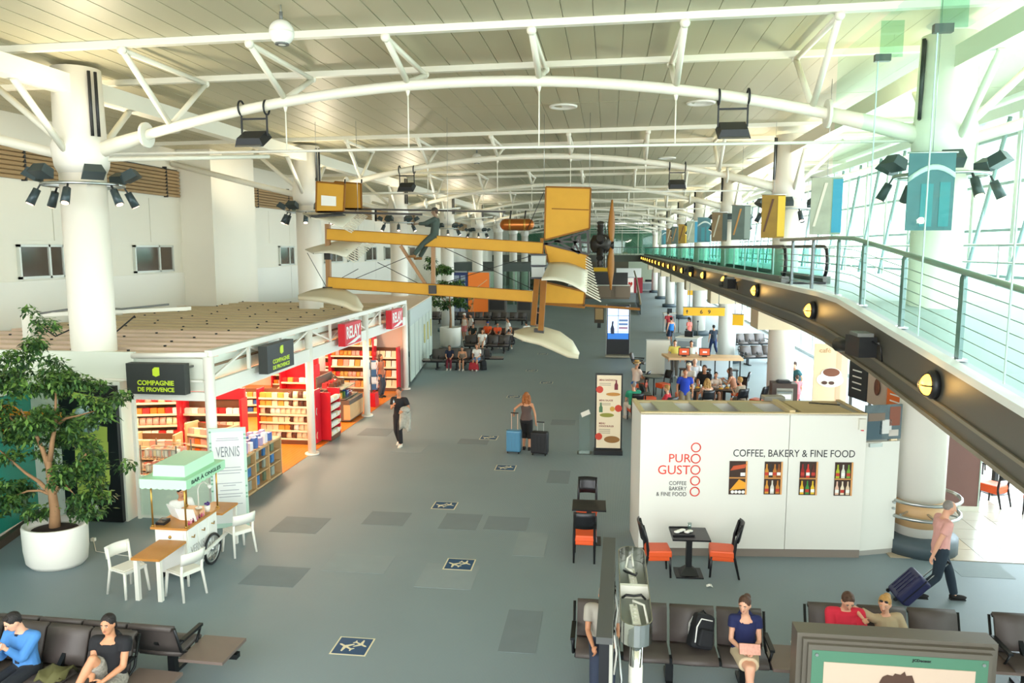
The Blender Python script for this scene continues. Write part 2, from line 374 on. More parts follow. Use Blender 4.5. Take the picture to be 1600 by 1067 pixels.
for (y0, z0), (y1, z1) in zip(low, low[1:]): b.bar((DX-.03, y0, z0+.28), (DX-.03, y1, z1+.28), .03, .05); b.bar((DX-.02, y0, z0+.02), (DX-.02, y1, z1+.02), .06, .06)
b.build('fascia_ridge', mat('fascia_ridge', '#7b7461', .4, .3), deck)
for k, y in enumerate(YT[1:8]): b = MB(); b.bp(5.1, y-.7, 3.02, 10.9, y+.7, 3.95); b.build('soffit_beam', mat('soffit_cream', '#d9c8a6', .6), deck)
# columns and their rings
colm = mat('column_white', '#eee9dd', .45, noise=(.4, .02))
def fluted(o, z0, z1, r, px):
    b = MB(); b.lathe([(r, z0), (r, z1)], 28); b.build('shaft', colm, o)
for k, y in enumerate(YT[:8]):
    c = thing('column', 'round white column, %s from the camera in the row along the shops' % ordn(k), 'column', (XL, y, 0))
    fluted(c, 0, 7.35, .45, 0)
    b = MB(); b.lathe([(.45, 7.35), (.52, 7.5), (.57, 7.9), (.5, 8.08), (.47, 9.5)], 28); b.build('capital', colm, c)
    for a in (-.06, .06): b = MB(); b.tube([(.5+a*.5, -.2+a, 9.4), (.5+a*.5, -.2+a, 8.1)], .035, 6); b.build('downpipe', dark, c)
    b = MB(); b.lathe([(.72, .0), (.72, .22), (.5, .25)], 24); b.build('base_ring', mat('teal_ring', '#2c5a63', .5), c)
    c = thing('column', 'round white column, %s from the camera in the row by the gallery' % ordn(k), 'column', (XR, y, 0))
    fluted(c, 0, 7.45, .44, 0)
    b = MB(); b.lathe([(.44, 7.45), (.52, 7.6), (.56, 7.95), (.5, 8.12), (.46, 9.6)], 28); b.build('capital', colm, c)
    for a in (-.06, .06): b = MB(); b.tube([(-.5+a*.5, -.2+a, 9.5), (-.5+a*.5, -.2+a, 8.1)], .035, 6); b.build('downpipe', dark, c)
    b = MB(); b.lathe([(.72, .0), (.72, .28), (.5, .32)], 24); b.build('base_ring', mat('base_bluegrey', '#46545b', .5), c)
    if k == 0:
        for z in (.75, 1.05):
            b = MB(); b.tube([(.72*math.cos(a), .72*math.sin(a), z) for a in [PI*2*i/24 for i in range(25)]], .035, 8); b.build('bumper_rail', steel, c)
        for a in range(8): b = MB(); b.bar((.45*math.cos(a*.785), .45*math.sin(a*.785), .8), (.72*math.cos(a*.785), .72*math.sin(a*.785), .8), .03); b.build('rail_bracket', steel, c)
        b = MB(); b.lathe([(.455, .5), (.455, 1.0)], 28); b.build('base_band', palewood, c)
# longitudinal beams on the column heads
for x, nm in ((XL, 1), (XR+.1, 2)):
    b = MB(); b.bp(x-.18, -2, 8.95, x+.18, 118, 9.32); bm = struct(b.build('trim_%d' % nm, tubew))
    for y in YT[:8]:
        for d in (-1, 1):
            b = MB(); b.tube([(x, y+d*.45, 7.75), (x, y+d*1.75, 8.95)], .07, 8); b.build('brace', tubew, bm)
# ------------------------------------------------------------------ roof trusses
NX = [-9.05, -6.55, -4.0, -1.39, 1.22, 3.72]
def arch_z(x): return 9.03-1.3*((x+2.5)/8.55)**2
for k, y in enumerate(YT[:8]):
    t = thing('roof_truss', 'white arched tube roof truss, %s from the camera, spanning the hall' % ordn(k), 'truss', (0, y, 0), 0)
    n = 10 if k < 3 else 6
    b = MB(); b.tube([(x, 0, arch_z(x)) for x in [XL+.4+(XR-XL-.8)*i/24 for i in range(25)]], .105, 12); b.build('arch_tube', tubew, t)
    for s, x0 in ((1, 4.0), (-1, -9.6)):
        x1 = XR-.3 if s > 0 else XL+.3
        b = MB(); b.tube([(x0, 0, arch_z(x0)), ((x0+x1)/2, 0, arch_z((x0+x1)/2)), (x1, 0, arch_z(x1))], [.13, .15, .17], 12); b.build('arch_end', tubew, t)
        b = MB(); b.tube([(x0-.03*s, 0, arch_z(x0)), (x0+.03*s, 0, arch_z(x0))], .26, 18); b.build('flange', offw, t)
    for x in NX:
        a = Vector((x, 0, arch_z(x)+.05)); f = Vector((x, -1.5, zc(x)-.16)); g = Vector((x, 1.5, zc(x)-.16))
        for p, q, r in ((a, f, .06), (a, g, .06), (f, g, .055)): b = MB(); b.tube([p, q], r, n); b.build('strut', tubew, t)
        b = MB(); b.ell(f, .09, 8, 6); b.build('node', tubew, t); b = MB(); b.ell(g, .085, 8, 6); b.build('node', tubew, t)
        if x > -8 and x < 3:
            b = MB(); b.tube([(x, 0, arch_z(x)-.1), (x, 0, 7.76)], .014, 6); b.tube([(x, 0, arch_z(x)-.2), (x, 0, arch_z(x)-.08)], [.02, .05], 8); b.build('hanger', tubew, t)
    b = MB(); b.tube([(XL+.5, 0, 7.76), (XR-.5, 0, 7.76)], .028, 8); b.build('tie_rod', offw, t)
    b = MB(); b.tube([(XL-.4, 0, 7.75), (-13.6, 0, 8.25), (-16.4, 0, 8.95)], .11, n); b.build('aisle_tube', tubew, t)
    b = MB(); b.tube([(XL-.3, 0, 7.9), (-13.2, 0, 9.4)], .07, n); b.build('strut', tubew, t)
    b = MB(); b.tube([(XL+.4, 0, 7.65), (-8.4, 3.2, 8.05)], .05, n); b.build('strut', tubew, t)
    b = MB(); b.tube([(XR+.4, 0, 7.75), (8.6, 0, 8.4), (10.9, 0, 9.1)], .11, n); b.build('aisle_tube', tubew, t)
    b = MB(); b.tube([(XR+.3, 0, 7.9), (7.8, 0, 9.4)], .07, n); b.build('strut', tubew, t)
# ================================================================== HANGING AIRCRAFT
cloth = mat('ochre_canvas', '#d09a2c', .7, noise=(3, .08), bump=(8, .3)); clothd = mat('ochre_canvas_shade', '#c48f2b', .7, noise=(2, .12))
ribw = mat('cream_linen', '#ddd8c4', .7, noise=(2, .04)); floatm = mat('float_ply', '#d6cdb0', .5, noise=(1.5, .05)); mahog = mat('varnished_wood', '#8a591c', .55, noise=(5, .15), spec=.2); iron = mat('engine_iron', '#2d2a26', .4, .5); ply = mat('post_wood', '#9a7146', .5, noise=(4, .15))
def pl(px, py, dy=0): return ay(px, py, 23+dy)
def av(name, mb, m, par=None, label=None): return mb.build(name, m, par or AC, label)
AC = thing('hanging_seaplane', 'early wood and ochre canvas seaplane hung on wires above the carpet', 'aircraft', (0, 0, 0))
def plbar(name, a, b, w, h, m, dy=0, dy2=None): x = MB(); x.bar(pl(*a, dy), pl(*b, dy if dy2 is None else dy2), w, h); return av(name, x, m)
def plquad(name, pts, t, m, par=None):
    x = MB(); x.slab(*[pl(*p) for p in pts], t); return av(name, x, m, par)
for a, b in (((512, 366), (848, 388)), ((514, 441), (832, 463))):
    x = MB(); p, q = pl(*a), pl(*b); x.bar(p, q, .16, .34); av('fuselage_beam', x, cloth)
    for o in (.17, -.17): x = MB(); x.bar(p+Vector((0, -.09, o)), q+Vector((0, -.09, o)), .02, .02); av('beam_edge', x, mahog)
plbar('front_post', (512, 350), (514, 458), .14, .14, ply); plbar('centre_post', (677, 376), (677, 452), .12, .1, ply); plbar('diagonal_post', (626, 384), (670, 452), .09, .09, ply); plbar('rear_post', (847, 372), (846, 470), .1, .1, mahog)
x = MB(); x.box(pl(677, 452), (.24, .26, .26)); av('joint_clamp', x, iron)
x = MB(); x.box(pl(513, 398), (.2, .2, .3)); av('joint_clamp', x, iron)
# canard planes at the nose, ribs showing past the cloth edge
def canard(x0, y0, x1, y1, xm, ym, up, ribs, dyn=-1.1, dyf=.5):
    a, b = pl(x0, y0, dyf), pl(xm, ym, dyf)
    rows = []
    for i in range(5):
        u = i/4; r = []
        for j in range(6):
            v = j/5; p = pl(x0+(xm-x0)*u, y0+(ym-y0)*u, dyf); q = pl(x0+12+(x1-x0-12)*u, y0+6+(y1-y0-6)*u, dyn)
            w = p.lerp(q, v); w.z += up*math.sin(PI*u); r.append(w)
        rows.append(r)
    s = MB(); s.sheet(rows, .03); o = av('canard_wing', s, ribw)
    if ribs:
        for i in range(14):
            u = i/13; p = rows[0][0].lerp(rows[4][0], u); q = rows[4][5].lerp(rows[4][0], u); e = q+Vector((.32, -.1, -.14))
            s = MB(); s.bar(q, e, .018, .03); av('rib', s, ribw, o)
        for i in range(12):
            p = rows[0][0].lerp(rows[0][5], i/11); s = MB(); s.bar(p, p+Vector((.9, .5, .09)), .02, .035); av('rib', s, iron, o)
    return o
canard(473, 334, 535, 356, 560, 332, .05, True); canard(477, 390, 540, 402, 575, 372, .08, True)
# nose float and tail float, long lens shaped pontoons
def flt(pts_top, pts_bot, dy0, dy1, t):
    rows = []; n = len(pts_top)
    for j in range(5):
        v = j/4; r = []
        for i in range(n): r.append(pl(pts_top[i][0]+(pts_bot[i][0]-pts_top[i][0])*v, pts_top[i][1]+(pts_bot[i][1]-pts_top[i][1])*v, dy0+(dy1-dy0)*v))
        rows.append(r)
    s = MB(); s.sheet(rows, t); return av('float', s, floatm)
f1 = flt([(466,463),(488,455),(512,450),(538,453),(556,464),(566,480)], [(466,466),(490,468),(515,472),(540,478),(552,484),(566,484)], 0, -1.2, .1)
f2 = flt([(804,519),(826,513),(850,513),(874,520),(893,534),(903,552)], [(803,523),(820,531),(845,537),(868,547),(888,556),(904,558)], -1, -2.6, .1)
plbar('float_mount', (506, 452), (521, 452), .2, .16, iron); plbar('float_mount', (835, 517), (850, 517), .2, .14, iron, -1.6)
# box fins above the nose
def framed(pts, m, mullion=None):
    s = MB(); s.slab(*[pl(*p) for p in pts], .03); o = av('fin', s, m)
    for i in range(4): s = MB(); s.bar(pl(*pts[i]), pl(*pts[(i+1) % 4]), .05, .05); av('fin_frame', s, mahog, o)
    return o
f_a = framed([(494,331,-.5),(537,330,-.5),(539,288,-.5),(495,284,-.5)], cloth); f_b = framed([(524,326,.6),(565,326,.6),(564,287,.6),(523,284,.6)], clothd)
plquad('window_patch', [(502,321,-.54),(525,322,-.54),(525,307,-.54),(502,305,-.54)], .02, paper, f_a)  # window reflection on the fin cloth, painted as a white patch
for a, b in (((494, 283), (494, 278)), ((539, 288), (539, 280)), ((565, 286), (565, 280))): plbar('fin_pin', a, b, .04, .04, iron)
plbar('spar', (496, 331), (660, 335), .05, .06, iron, -.5); plbar('spar', (524, 326), (790, 331), .05, .05, iron, .6)
# rear fins and the wing running towards the gallery
r1 = framed([(851,375),(921,357),(923,294),(853,292)], cloth); plbar('fin_batten', (862, 326), (920, 328), .04, .03, mahog)
r2 = framed([(858,412),(917,423),(918,398),(850,381)], cloth); r3 = framed([(846,474),(912,476),(914,456),(848,440)], cloth)
rows = [[pl(858+(846-858)*v+(918-858+(916-918+12)*v)*u, 411+(437-411)*v+(13+(7)*v)*u, -4.0*v)+Vector((0, 0, .12*math.sin(PI*u))) for u in [i/6 for i in range(7)]] for v in [j/6 for j in range(7)]]
s = MB(); s.sheet(rows, .04); wing = av('wing', s, ribw)
for i in range(15):
    v = i/14; p = pl(915, 400+58*v, -4*v); q = pl(923+16*v, 405+66*v, -4*v-.05)
    s = MB(); s.bar(p, q, .02, .03); av('rib', s, ribw, wing)
plbar('wing_spar', (846, 474), (914, 480), .07, .07, mahog); plbar('wing_spar', (914, 477), (1000, 483), .08, .07, mahog)
# tail float legs
for a, b, d in (((839, 436), (833, 508), -1.2), ((850, 438), (845, 516), -1.9)): plbar('float_leg', a, b, .15, .15, mahog, d)
# girder, engine and propeller
for a, b in (((850, 382), (920, 361)), ((850, 380), (919, 397)), ((866, 377), (948, 380)), ((905, 366), (908, 396)), ((918, 361), (920, 397)), ((893, 369), (906, 396)), ((906, 366), (893, 391)), ((870, 376), (905, 396))): plbar('girder_bar', a, b, .07, .06, iron)
e = pl(938, 381)
R = rotm(0, PI/2, 0)
s = MB(); s.lathe([(.1, -.3), (.26, -.22), (.28, .2), (.12, .32)], 14, e, R); eng = av('crankcase', s, iron)
for k in range(7):
    a = 2*PI*k/7+.2; d = Vector((0, math.cos(a), math.sin(a))); s = MB(); s.tube([e+d*(.26+.06*i) for i in range(8)], [.11 if i % 2 else .085 for i in range(8)], 8); av('cylinder', s, iron, eng)
    s = MB(); s.tube([e+d*.35+Vector((.16, 0, 0)), e+d*.72+Vector((.16, 0, 0))], .018, 5); av('pushrod', s, steel, eng)
h = pl(955, 383); s = MB(); s.tube([e, h], .06, 8); s.lathe([(.11, -.06), (.11, .08)], 12, h, R); av('propeller_hub', s, iron)
for sg in (1, -1):
    rows = []
    for i in range(9):
        u = i/8; w = (.05+.15*math.sin(PI*min(1, u*1.05+.12)))*(1 if u < .95 else .45); tw = .9-.5*u
        c = h+Vector((0, 0, sg*(.05+1.28*u))); dv = Vector((math.cos(tw)*w*.55, math.sin(tw)*w, 0))
        rows.append([c-dv, c+Vector((.015, 0, 0)), c+dv])
    s = MB(); s.sheet(rows, .05); av('propeller_blade', s, mahog)
# grey framed case on the rear post
s = MB(); s.box(pl(842, 408, -.6), (.42, .4, .34)); s.box(pl(841, 425, -.6), (.36, .4, .36)); cs = av('instrument_case', s, mat('case_grey', '#aab0a8', .4))
for y_ in (398, 415, 434): s = MB(); s.box(pl(842, y_, -.62), (.46, .46, .05)); av('case_frame', s, dark, cs)
# fuel tank slung on straps
c0, c1 = pl(789, 351, 2), pl(827, 351, 2); s = MB(); s.tube([c0+Vector((-.16, 0, 0)), c0+Vector((-.1, 0, 0)), c0, c1, c1+Vector((.1, 0, 0)), c1+Vector((.16, 0, 0))], [.06, .15, .19, .19, .15, .06], 16)
tank = av('fuel_tank', s, mat('copper', '#a8642c', .3, .7))
for x in (797, 820):
    p = pl(x, 351, 2); s = MB(); s.lathe([(.196, -.03), (.196, .03)], 16, p, R); av('strap', s, gold, tank)
    s = MB(); s.tube([p+Vector((0, 0, .19)), p+Vector((.03, 0, .45))], .025, 6); av('strap_hook', s, iron, tank)
for a, b in (((520, 450), (640, 400)), ((590, 410), (668, 450)), ((685, 445), (845, 395)), ((690, 385), (840, 455)), ((514, 445), (560, 420)), ((480, 395), (512, 452)), ((823, 360), (850, 300))): s = MB(); s.tube([pl(*a), pl(*b)], .01, 4); av('bracing_wire', s, iron)
for px, py in ((560, 366), (700, 376), (850, 292), (921, 294), (495, 284)):
    p = pl(px, py); s = MB(); s.tube([p, (p.x, p.y, zc(p.x)+.03)], .006, 4); av('hanging_wire', s, steel)
# ================================================================== CEILING FIXTURES
for px, py, Y, r, lab in ((440, 51, 12.2, .2, 'white speaker ball hanging from the ceiling before the first truss'), (745, 248, 29.5, .2, 'small white speaker ball hanging farther down the hall')):
    p = ay(px, py, Y); t = thing('hanging_speaker', lab, 'speaker', p); s = MB(); s.ell((0, 0, 0), r, 20, 14); s.build('shell', white, t)
    s = MB(); s.lathe([(r*.55, -r*.95), (r*.55, -r*.8)], 16); s.build('speaker_grille', grey, t); s = MB(); s.lathe([(r*1.003, -.01), (r*1.003, .01)], 20); s.build('seam', offw, t)
    s = MB(); s.tube([(0, 0, r*.9), (0, 0, r+.12)], .03, 8); s.build('stem', grey, t); s = MB(); s.tube([(0, 0, r), (0, 0, zc(p.x)+.06-p.z)], .012, 5); s.build('cable', steel, t)
fl0 = None
for px, py, Y, lab in ((398, 208, 15.2, 'dark floodlight clamped under the left of the nearest arch'), (1145, 185, 15.2, 'dark floodlight clamped under the right of the nearest arch'), (636, 291, 27.5, 'floodlight under the left of the second arch'), (1058, 282, 27.5, 'floodlight under the right of the second arch')):
    p = ay(px, py, Y); za = arch_z(p.x)
    t = thing('floodlight', lab, 'floodlight', (p.x, Y, za), 0)
    s = MB(); s.box((0, -.1, -.62), (.6, .5, .16), rx=.5, top=.8); s.build('housing', dark, t)
    s = MB(); s.box((0, -.14, -.7), (.52, .42, .02), rx=.5); s.build('lamp_glass', mat('lamp_glass', '#6d6a60', .1), t)
    for d in (-.27, .27):
        s = MB(); s.tube([(d, .14*math.cos(a), .14*math.sin(a)) for a in [PI*2*i/16 for i in range(17)]], .022, 6); s.build('clamp', dark, t)
        s = MB(); s.bar((d, 0, -.13), (d, 0, -.55), .03); s.build('bracket', dark, t)
    s = MB(); s.bar((-.27, 0, -.22), (.27, 0, -.22), .035); s.build('cross_bar', dark, t)
# rings of lamps round the column heads
lampd = mat('lamp_grey', '#3c4a4e', .4, .3)
for k, y in enumerate(YT[:5]):
    for x, side in ((XL, 'shops'), (XR, 'gallery')):
        t = thing('lamp_ring', 'ring of dark spotlights round the %s column by the %s' % (ordn(k), side), 'lamp', (x, y, 7.12))
        s = MB(); s.tube([(.78*math.cos(a), .78*math.sin(a), 0) for a in [PI*2*i/28 for i in range(29)]], .035, 6); s.build('ring', steel, t)
        for i in range(6):
            a = PI/3*i+.3; c, d = math.cos(a), math.sin(a)
            s = MB(); s.bar((.44*c, .44*d, 0), (.78*c, .78*d, 0), .04); s.build('ring_arm', steel, t)
            s = MB(); s.box((.95*c, .95*d, .22), (.3, .42, .2), rz=a, ry=-.5, top=.75); u = s.build('uplight', lampd, t)
            a2 = a+.5; c, d = math.cos(a2), math.sin(a2)
            s = MB(); s.tube([(.85*c, .85*d, -.12), (1.0*c, 1.0*d, -.42)], [.075, .09], 10); q = s.build('spotlight', lampd, t)
            s = MB(); s.tube([(1.0*c, 1.0*d, -.42), (1.005*c, 1.005*d, -.43)], .07, 10); s.build('bulb', mat('spot_bulb', '#ffd9b8', .4, emit=3), q)
            s = MB(); s.bar((.78*c, .78*d, 0), (.87*c, .87*d, -.16), .03); s.build('spot_bracket', dark, q)
        for dx, dy in ((.9, -.9), (-.9, .9)):
            light('SPOT', (x+dx, y+dy, 7.5), 210, (1, .86, .66), .2, direction=(dx*.5, dy*.5, 1), spot=2.7)
# ================================================================== GALLERY RAIL, TRAVELATOR, LAMPS, BANNERS
def dz(y):
    for (a, b), (c, d) in zip(prof, prof[1:]):
        if a <= y <= c: return b+(d-b)*(y-a)/(c-a)
    return 4.82
rail = thing('gallery_railing', 'steel railing with cables along the ramp edge of the gallery', 'railing', (0, 0, 0))
ry = [5.4, 7.2, 9.0, 10.9, 13.0, 15.0, 16.6, 18.6, 20.6]
s = MB(); s.tube([(4.72, y, dz(y)+1.2) for y in (4, 6, 9, 12, 15.6, 16.8, 22)], .045, 10); s.build('handrail', steel, rail)
for y in ry:
    z = dz(y); s = MB(); s.box((4.72, y, z+.55), (.05, .13, 1.1)); s.tube([(4.695, y, z+1.1), (4.745, y, z+1.1)], .065, 12); p = s.build('post', mat('post_grey', '#7f8c8f', .35, .6), rail)
    s = MB(); s.box((4.72, y, z+.02), (.16, .22, .03)); s.build('post_foot', steel, p)
for i in range(6): s = MB(); s.tube([(4.72, y, dz(y)+.16+.165*i) for y in (4, 6, 9, 12, 15.6, 16.8, 22)], .008, 5); s.build('cable', steel, rail)
rail2 = thing('gallery_railing', 'thin steel railing on the window side of the gallery', 'railing', (0, 0, 0))
s = MB(); s.tube([(9.9, y, dz(y)+1.05) for y in (4, 9, 15.6, 17, 60)], .04, 8); s.build('handrail', steel, rail2)
s = MB(); s.tube([(9.9, y, dz(y)+.6) for y in (4, 9, 15.6, 17, 60)], .03, 8); s.build('handrail', steel, rail2)
for i in range(16): y = 6+3*i; s = MB(); s.bar((9.9, y, dz(y)), (9.9, y, dz(y)+1.05), .05); s.build('post', steel, rail2)
tv = thing('travelator', 'moving walkway with teal glass sides and black handrails on the gallery', 'travelator', (0, 0, 0))
for x, y0 in ((4.85, 22.0), (5.95, 22.0)):
    s = MB(); s.bp(x-.012, y0+.3, 5.0, x+.012, 106, 5.78); s.build('glass_side', glass_teal, tv)
    s = MB(); s.tube([(x, 106, 5.84), (x, y0+.3, 5.84), (x, y0+.05, 5.76), (x, y0-.08, 5.5), (x, y0-.05, 5.2), (x, y0+.12, 5.0)], .05, 8); s.build('handrail', black, tv)
    s = MB(); s.bp(x-.1, y0-.1, 4.82, x+.1, 106, 5.02); s.build('skirting', grey, tv)
    for i in range(30): s = MB(); s.bp(x-.016, y0+1.5+2.4*i, 5.0, x+.016, y0+1.52+2.4*i, 5.8); s.build('joint', steel, tv)
s = MB(); s.bp(4.95, 21.6, 4.82, 5.85, 106, 4.88); s.build('moving_belt', dark, tv)
# glass wall panes in front of the ramp with hanging fins
gw = thing('glass_screen', 'tall frameless glass screen with hung green fins in front of the ramp', 'glass screen', (0, 0, 0))
gy = [6.8, 9.42, 11.98, 14.45, 16.9]; clampm = mat('clamp_steel', '#5b625f', .4, .6)
for a, b_ in zip(gy, gy[1:]):
    s = MB(); s.slab((4.6, a+.01, dz(a)+.12), (4.6, b_-.01, dz(b_)+.12), (4.6, b_-.01, 9.7), (4.6, a+.01, 9.7), .012); s.build('pane', glass('screen_glass', '#f3fffa', .02), gw)
for y, z in ((9.42, 8.67), (11.98, 8.86), (14.45, 9.04)):
    s = MB(); s.bp(4.62, y-.006, z+.05, 5.0, y+.006, 9.7); f = s.build('fin', glass_fin, gw)
    s = MB(); s.bp(4.54, y-.05, z-.02, 4.8, y+.05, z+.1); s.build('clamp', clampm, f)
    s = MB(); s.bp(4.592, y-.012, dz(y)+.1, 4.608, y+.012, z); s.build('silicone_joint', mat('pane_joint', '#bcd9cf', .4), gw)
# bulkhead lamps along the fascia
lm = None; kk = 0
LP = [(1463,601),(1273,485),(1185,454),(1135.6,437.8),(1102,430)]
ys = [ax(px, py, DX).y for px, py in LP]; zs = [ax(px, py, DX).z for px, py in LP]
st = ys[-1]-ys[-2]; yy = ys[-1]+5.2
while yy < 112: ys.append(yy); zs.append(4.45); yy += 5.2
for k, (y, z) in enumerate(zip(ys, zs)):
    lab = 'round amber bulkhead lamp on the gallery fascia, %s from the camera' % ordn(min(k, 19))
    if lm is None:
        lm = thing('bulkhead_lamp', lab, 'lamp', (DX-.02, y, z), 0, 'amber lamps along the gallery fascia'); R2 = rotm(0, -PI/2, 0)
        s = MB(); s.lathe([(.2, 0), (.2, .06), (.15, .1)], 18, (0, 0, 0), R2); s.build('housing', dark, lm)
        s = MB(); s.ell((-.1, 0, 0), (.1, .15, .15), 16, 8); s.build('lamp_globe', amber, lm)
        s = MB()
        s.tube([(-.08-.135*math.sin(a), .0, .155*math.cos(a)) for a in [PI*i/10 for i in range(11)]], .012, 5); s.build('guard', dark, lm)
        s = MB(); s.tube([(-.08-.135*math.sin(a), .155*math.cos(a), .0) for a in [PI*i/10 for i in range(11)]], .012, 5); s.build('guard', dark, lm)
    else: dup(lm, (DX-.02, y, z), 0, lab)
    if k < 5: light('POINT', (DX-.3, y, z), 7, (1, .62, .2), .1)
for px, py, lab, sc in ((1345, 540, 'black projector bracketed to the fascia between the two nearest amber lamps', 1.0), (1140, 443, 'black projector with a long lens on the fascia', 1.0), (1078, 421, 'small black projector on the fascia farther along', .9)):
    p = ax(px, py, DX-.25); t = thing('fascia_projector', lab, 'projector', p); t.scale = (sc,)*3
    s = MB(); s.box((0, 0, 0), (.3, .5, .34), rz=.15); s.build('housing', dark, t)
    s = MB(); s.tube([(-.06, .2, -.03), (-.18, .62, -.06)], [.1, .13], 12); s.build('lens', black, t)
    s = MB(); s.box((0, 0, .2), (.26, .44, .06)); s.build('top_cover', grey, t)
    s = MB(); s.bar((0, .15, .05), (.24, .15, .05), .05); s.bar((0, -.15, .05), (.24, -.15, .05), .05); s.build('bracket', grey, t, kind='stuff')
    s = MB(); s.tube([(.1, -.25, .1), (.15, -.5, .05), (.2, -.45, -.2)], .015, 5); s.build('cable', black, t)
bc = [('#466d74', '#3a8088', '#b9c8c4'), ('#98a08c', '#3c8fb0', '#c9c7b4'), ('#8a6a1c', '#d9b63a', '#53331c'), ('#4d5a52', '#7f8d84', '#a5763c'), ('#6e5a3a', '#3e4a45', '#a9a58c')]
BP = [(1420,1489,238,360),(1281,1313,254,340),(1203,1223,288,349),(1154,1168,305,358)]
for k in range(12):
    y = 13.4+6.15*k; w, z0, z1 = .72, 6.12, 7.5
    if k == 0: z0, z1 = ay(1454, 360, y).z, ay(1454, 238, y).z
    x = ay(1454, 300, 13.4).x+.015*k; c = bc[k % 5]
    t = thing('hanging_banner', 'printed photo banner in %s tones hanging by the gallery, %s from the camera' % (['teal', 'grey and blue', 'gold and brown', 'grey green', 'brown'][k % 5], ordn(k)), 'banner', (x, y, z0), 0, 'photo banners along the gallery')
    s = MB(); s.bp(-w/2, 0, 0, w/2, .02, z1-z0); s.build('cloth', mat('banner_a%d' % (k % 5), c[0], .7, noise=(2.5, .35)), t)
    hh = z1-z0
    if k % 5 == 0:
        for a, b_, e, f in ((-.15, .04, .05, .6), (.14, .3, .05, .62)): s = MB(); s.bp(a, -.006, e*hh, b_, 0, f*hh); s.build('print_block', mat('banner_b%d' % (k % 5), c[1], .7), t)
        s = MB(); s.sheet([[(-.36+.72*i/8, -.01, hh*(.62+.16*math.sin(PI*i/8*.9)+o)) for i in range(9)] for o in (0, .07)], .006); s.build('print_band', mat('banner_c%d' % (k % 5), c[2], .7), t)
    else:
        s = MB(); s.bp(.14, -.006, .05, .37, 0, hh-.05); s.build('print_block', mat('banner_b%d' % (k % 5), c[1], .7), t)
        s = MB(); s.prism([(-.3, .2), (-.24, .2), (.02, hh*.9), (-.05, hh*.9)], (0, -.004, 0), (1, 0, 0), (0, 0, 1), .006); s.build('print_stroke', mat('banner_c%d' % (k % 5), c[2], .7), t)
    s = MB(); s.tube([(-w/2-.03, .01, hh), (w/2+.03, .01, hh)], .018, 6); s.build('banner_rod', steel, t)
    s = MB(); s.tube([(0, .01, hh), (0, .01, zc(x)+.03-z0)], .006, 4); s.build('hanging_wire', steel, t)
# ================================================================== SHOPS ON THE LEFT
TXT = []                                               # (text object, target width, target height)
def fit(o, w, h=None): TXT.append((o, w, h)); return o
sh = thing('shop_pavilion', 'long white framed shop with slatted timber roof beside the carpet', 'shop', (0, 0, 0))
SX = -8.25; greenw = mat('greenish_white', '#dfe4d6', .4); slat = mat('roof_slat_wood', '#ecd2bb', .6, noise=(1.5, .1)); slat2 = mat('roof_slat_old', '#cdb892', .6, noise=(1.5, .1))  # roof slats: pale pink in the near rows, tan in the farther ones
PY = [14.8, 20.15, 25.15, 30.25]
for i, y in enumerate(PY):
    s = MB(); s.tube([(SX, y, 0), (SX, y, 3.55)], .11, 14); s.tube([(SX, y, 0), (SX, y, .05)], .2, 14); s.build('post', white, sh)
s = MB(); s.bp(SX-.08, 14.8, 3.55, SX+.08, 30.3, 3.68); s.build('top_chord', white, sh)
s = MB(); s.bp(SX-.06, 14.8, 2.68, SX+.06, 30.3, 3.02); s.build('lower_beam', white, sh)
s = MB(); s.bp(SX-.2, 14.9, 3.0, SX-.17, 30.3, 3.6); s.build('fascia_panel', greenw, sh)
for i in range(3):
    a, b_ = PY[i], PY[i+1]; n = 3; w = (b_-a)/n
    for j in range(n):
        y0 = a+w*j; s = MB(); s.bar((SX, y0+w, 3.0), (SX, y0+w, 3.56), .07); s.build('upright', white, sh)
        p, q = ((SX, y0+.1, 3.5), (SX, y0+w-.1, 3.08)) if (i+j) % 2 else ((SX, y0+.1, 3.08), (SX, y0+w-.1, 3.5))
        s = MB(); s.bar(p, q, .045); s.build('diagonal', white, sh)
s = MB(); s.bp(-13.2, 14.7, 3.02, SX-.1, 14.8, 3.06); s.bp(-10, 14.72, 2.62, SX-.05, 14.82, 2.8); s.build('front_rail', white, sh, kind='stuff')
s = MB(); s.bp(-14.5, 14.75, 3.02, -9.9, 14.85, 3.62); s.build('front_band', greenw, sh)
s = MB(); s.tube([(-9.9, 14.72, 3.55), (SX, 14.72, 3.6)], .06, 10); s.build('front_tube', white, sh)
s = MB(); s.bp(-9.9, 14.85, 2.8, SX, 14.9, 3.5); s.build('front_panel', greenw, sh)
s = MB(); s.bp(-16.4, 14.95, 3.28, SX-.1, 30.4, 3.32); s.build('ceiling_board', mat('shop_ceiling', '#8a6f55', .7), sh)  # added board, blocks the shop light so the slat gaps look dark
for k in range(19):
    y = 15.25+.82*k; s = MB(); s.box((-12.4, y, 3.52), (8.0, .5, .1), rx=-.04); s.build('roof_slat', slat if k < 6 else slat2, sh)
s = MB()
for x in (-9.5, -12, -14.5): s.bp(x-.05, 15, 3.36, x+.05, 30.4, 3.46)
s.build('roof_beam', grey, sh, kind='stuff')
s = MB(); s.bp(-16.4, 30.35, 0, SX, 30.45, 3.0); s.build('end_wall', mat('shop_pink', '#e8c8b4', .6), sh)
s = MB(); s.bp(-16.4, 14.95, .0, -13.2, 15.05, 3.4); s.build('end_wall', mat('shop_pink', '#e8c8b4', .6), sh)
bolt = MB(); bolt.tube([(0, 0, 0), (0, 0, .03)], .035, 6); bolt = bolt.mesh('bolt', dark)
for k in range(0, 19):
    for x in (-15.2, -13.4, -11.8, -10.0): put('bolt', bolt, sh, (x+random.uniform(-.4, .4), 15.25+.82*k, 3.575))
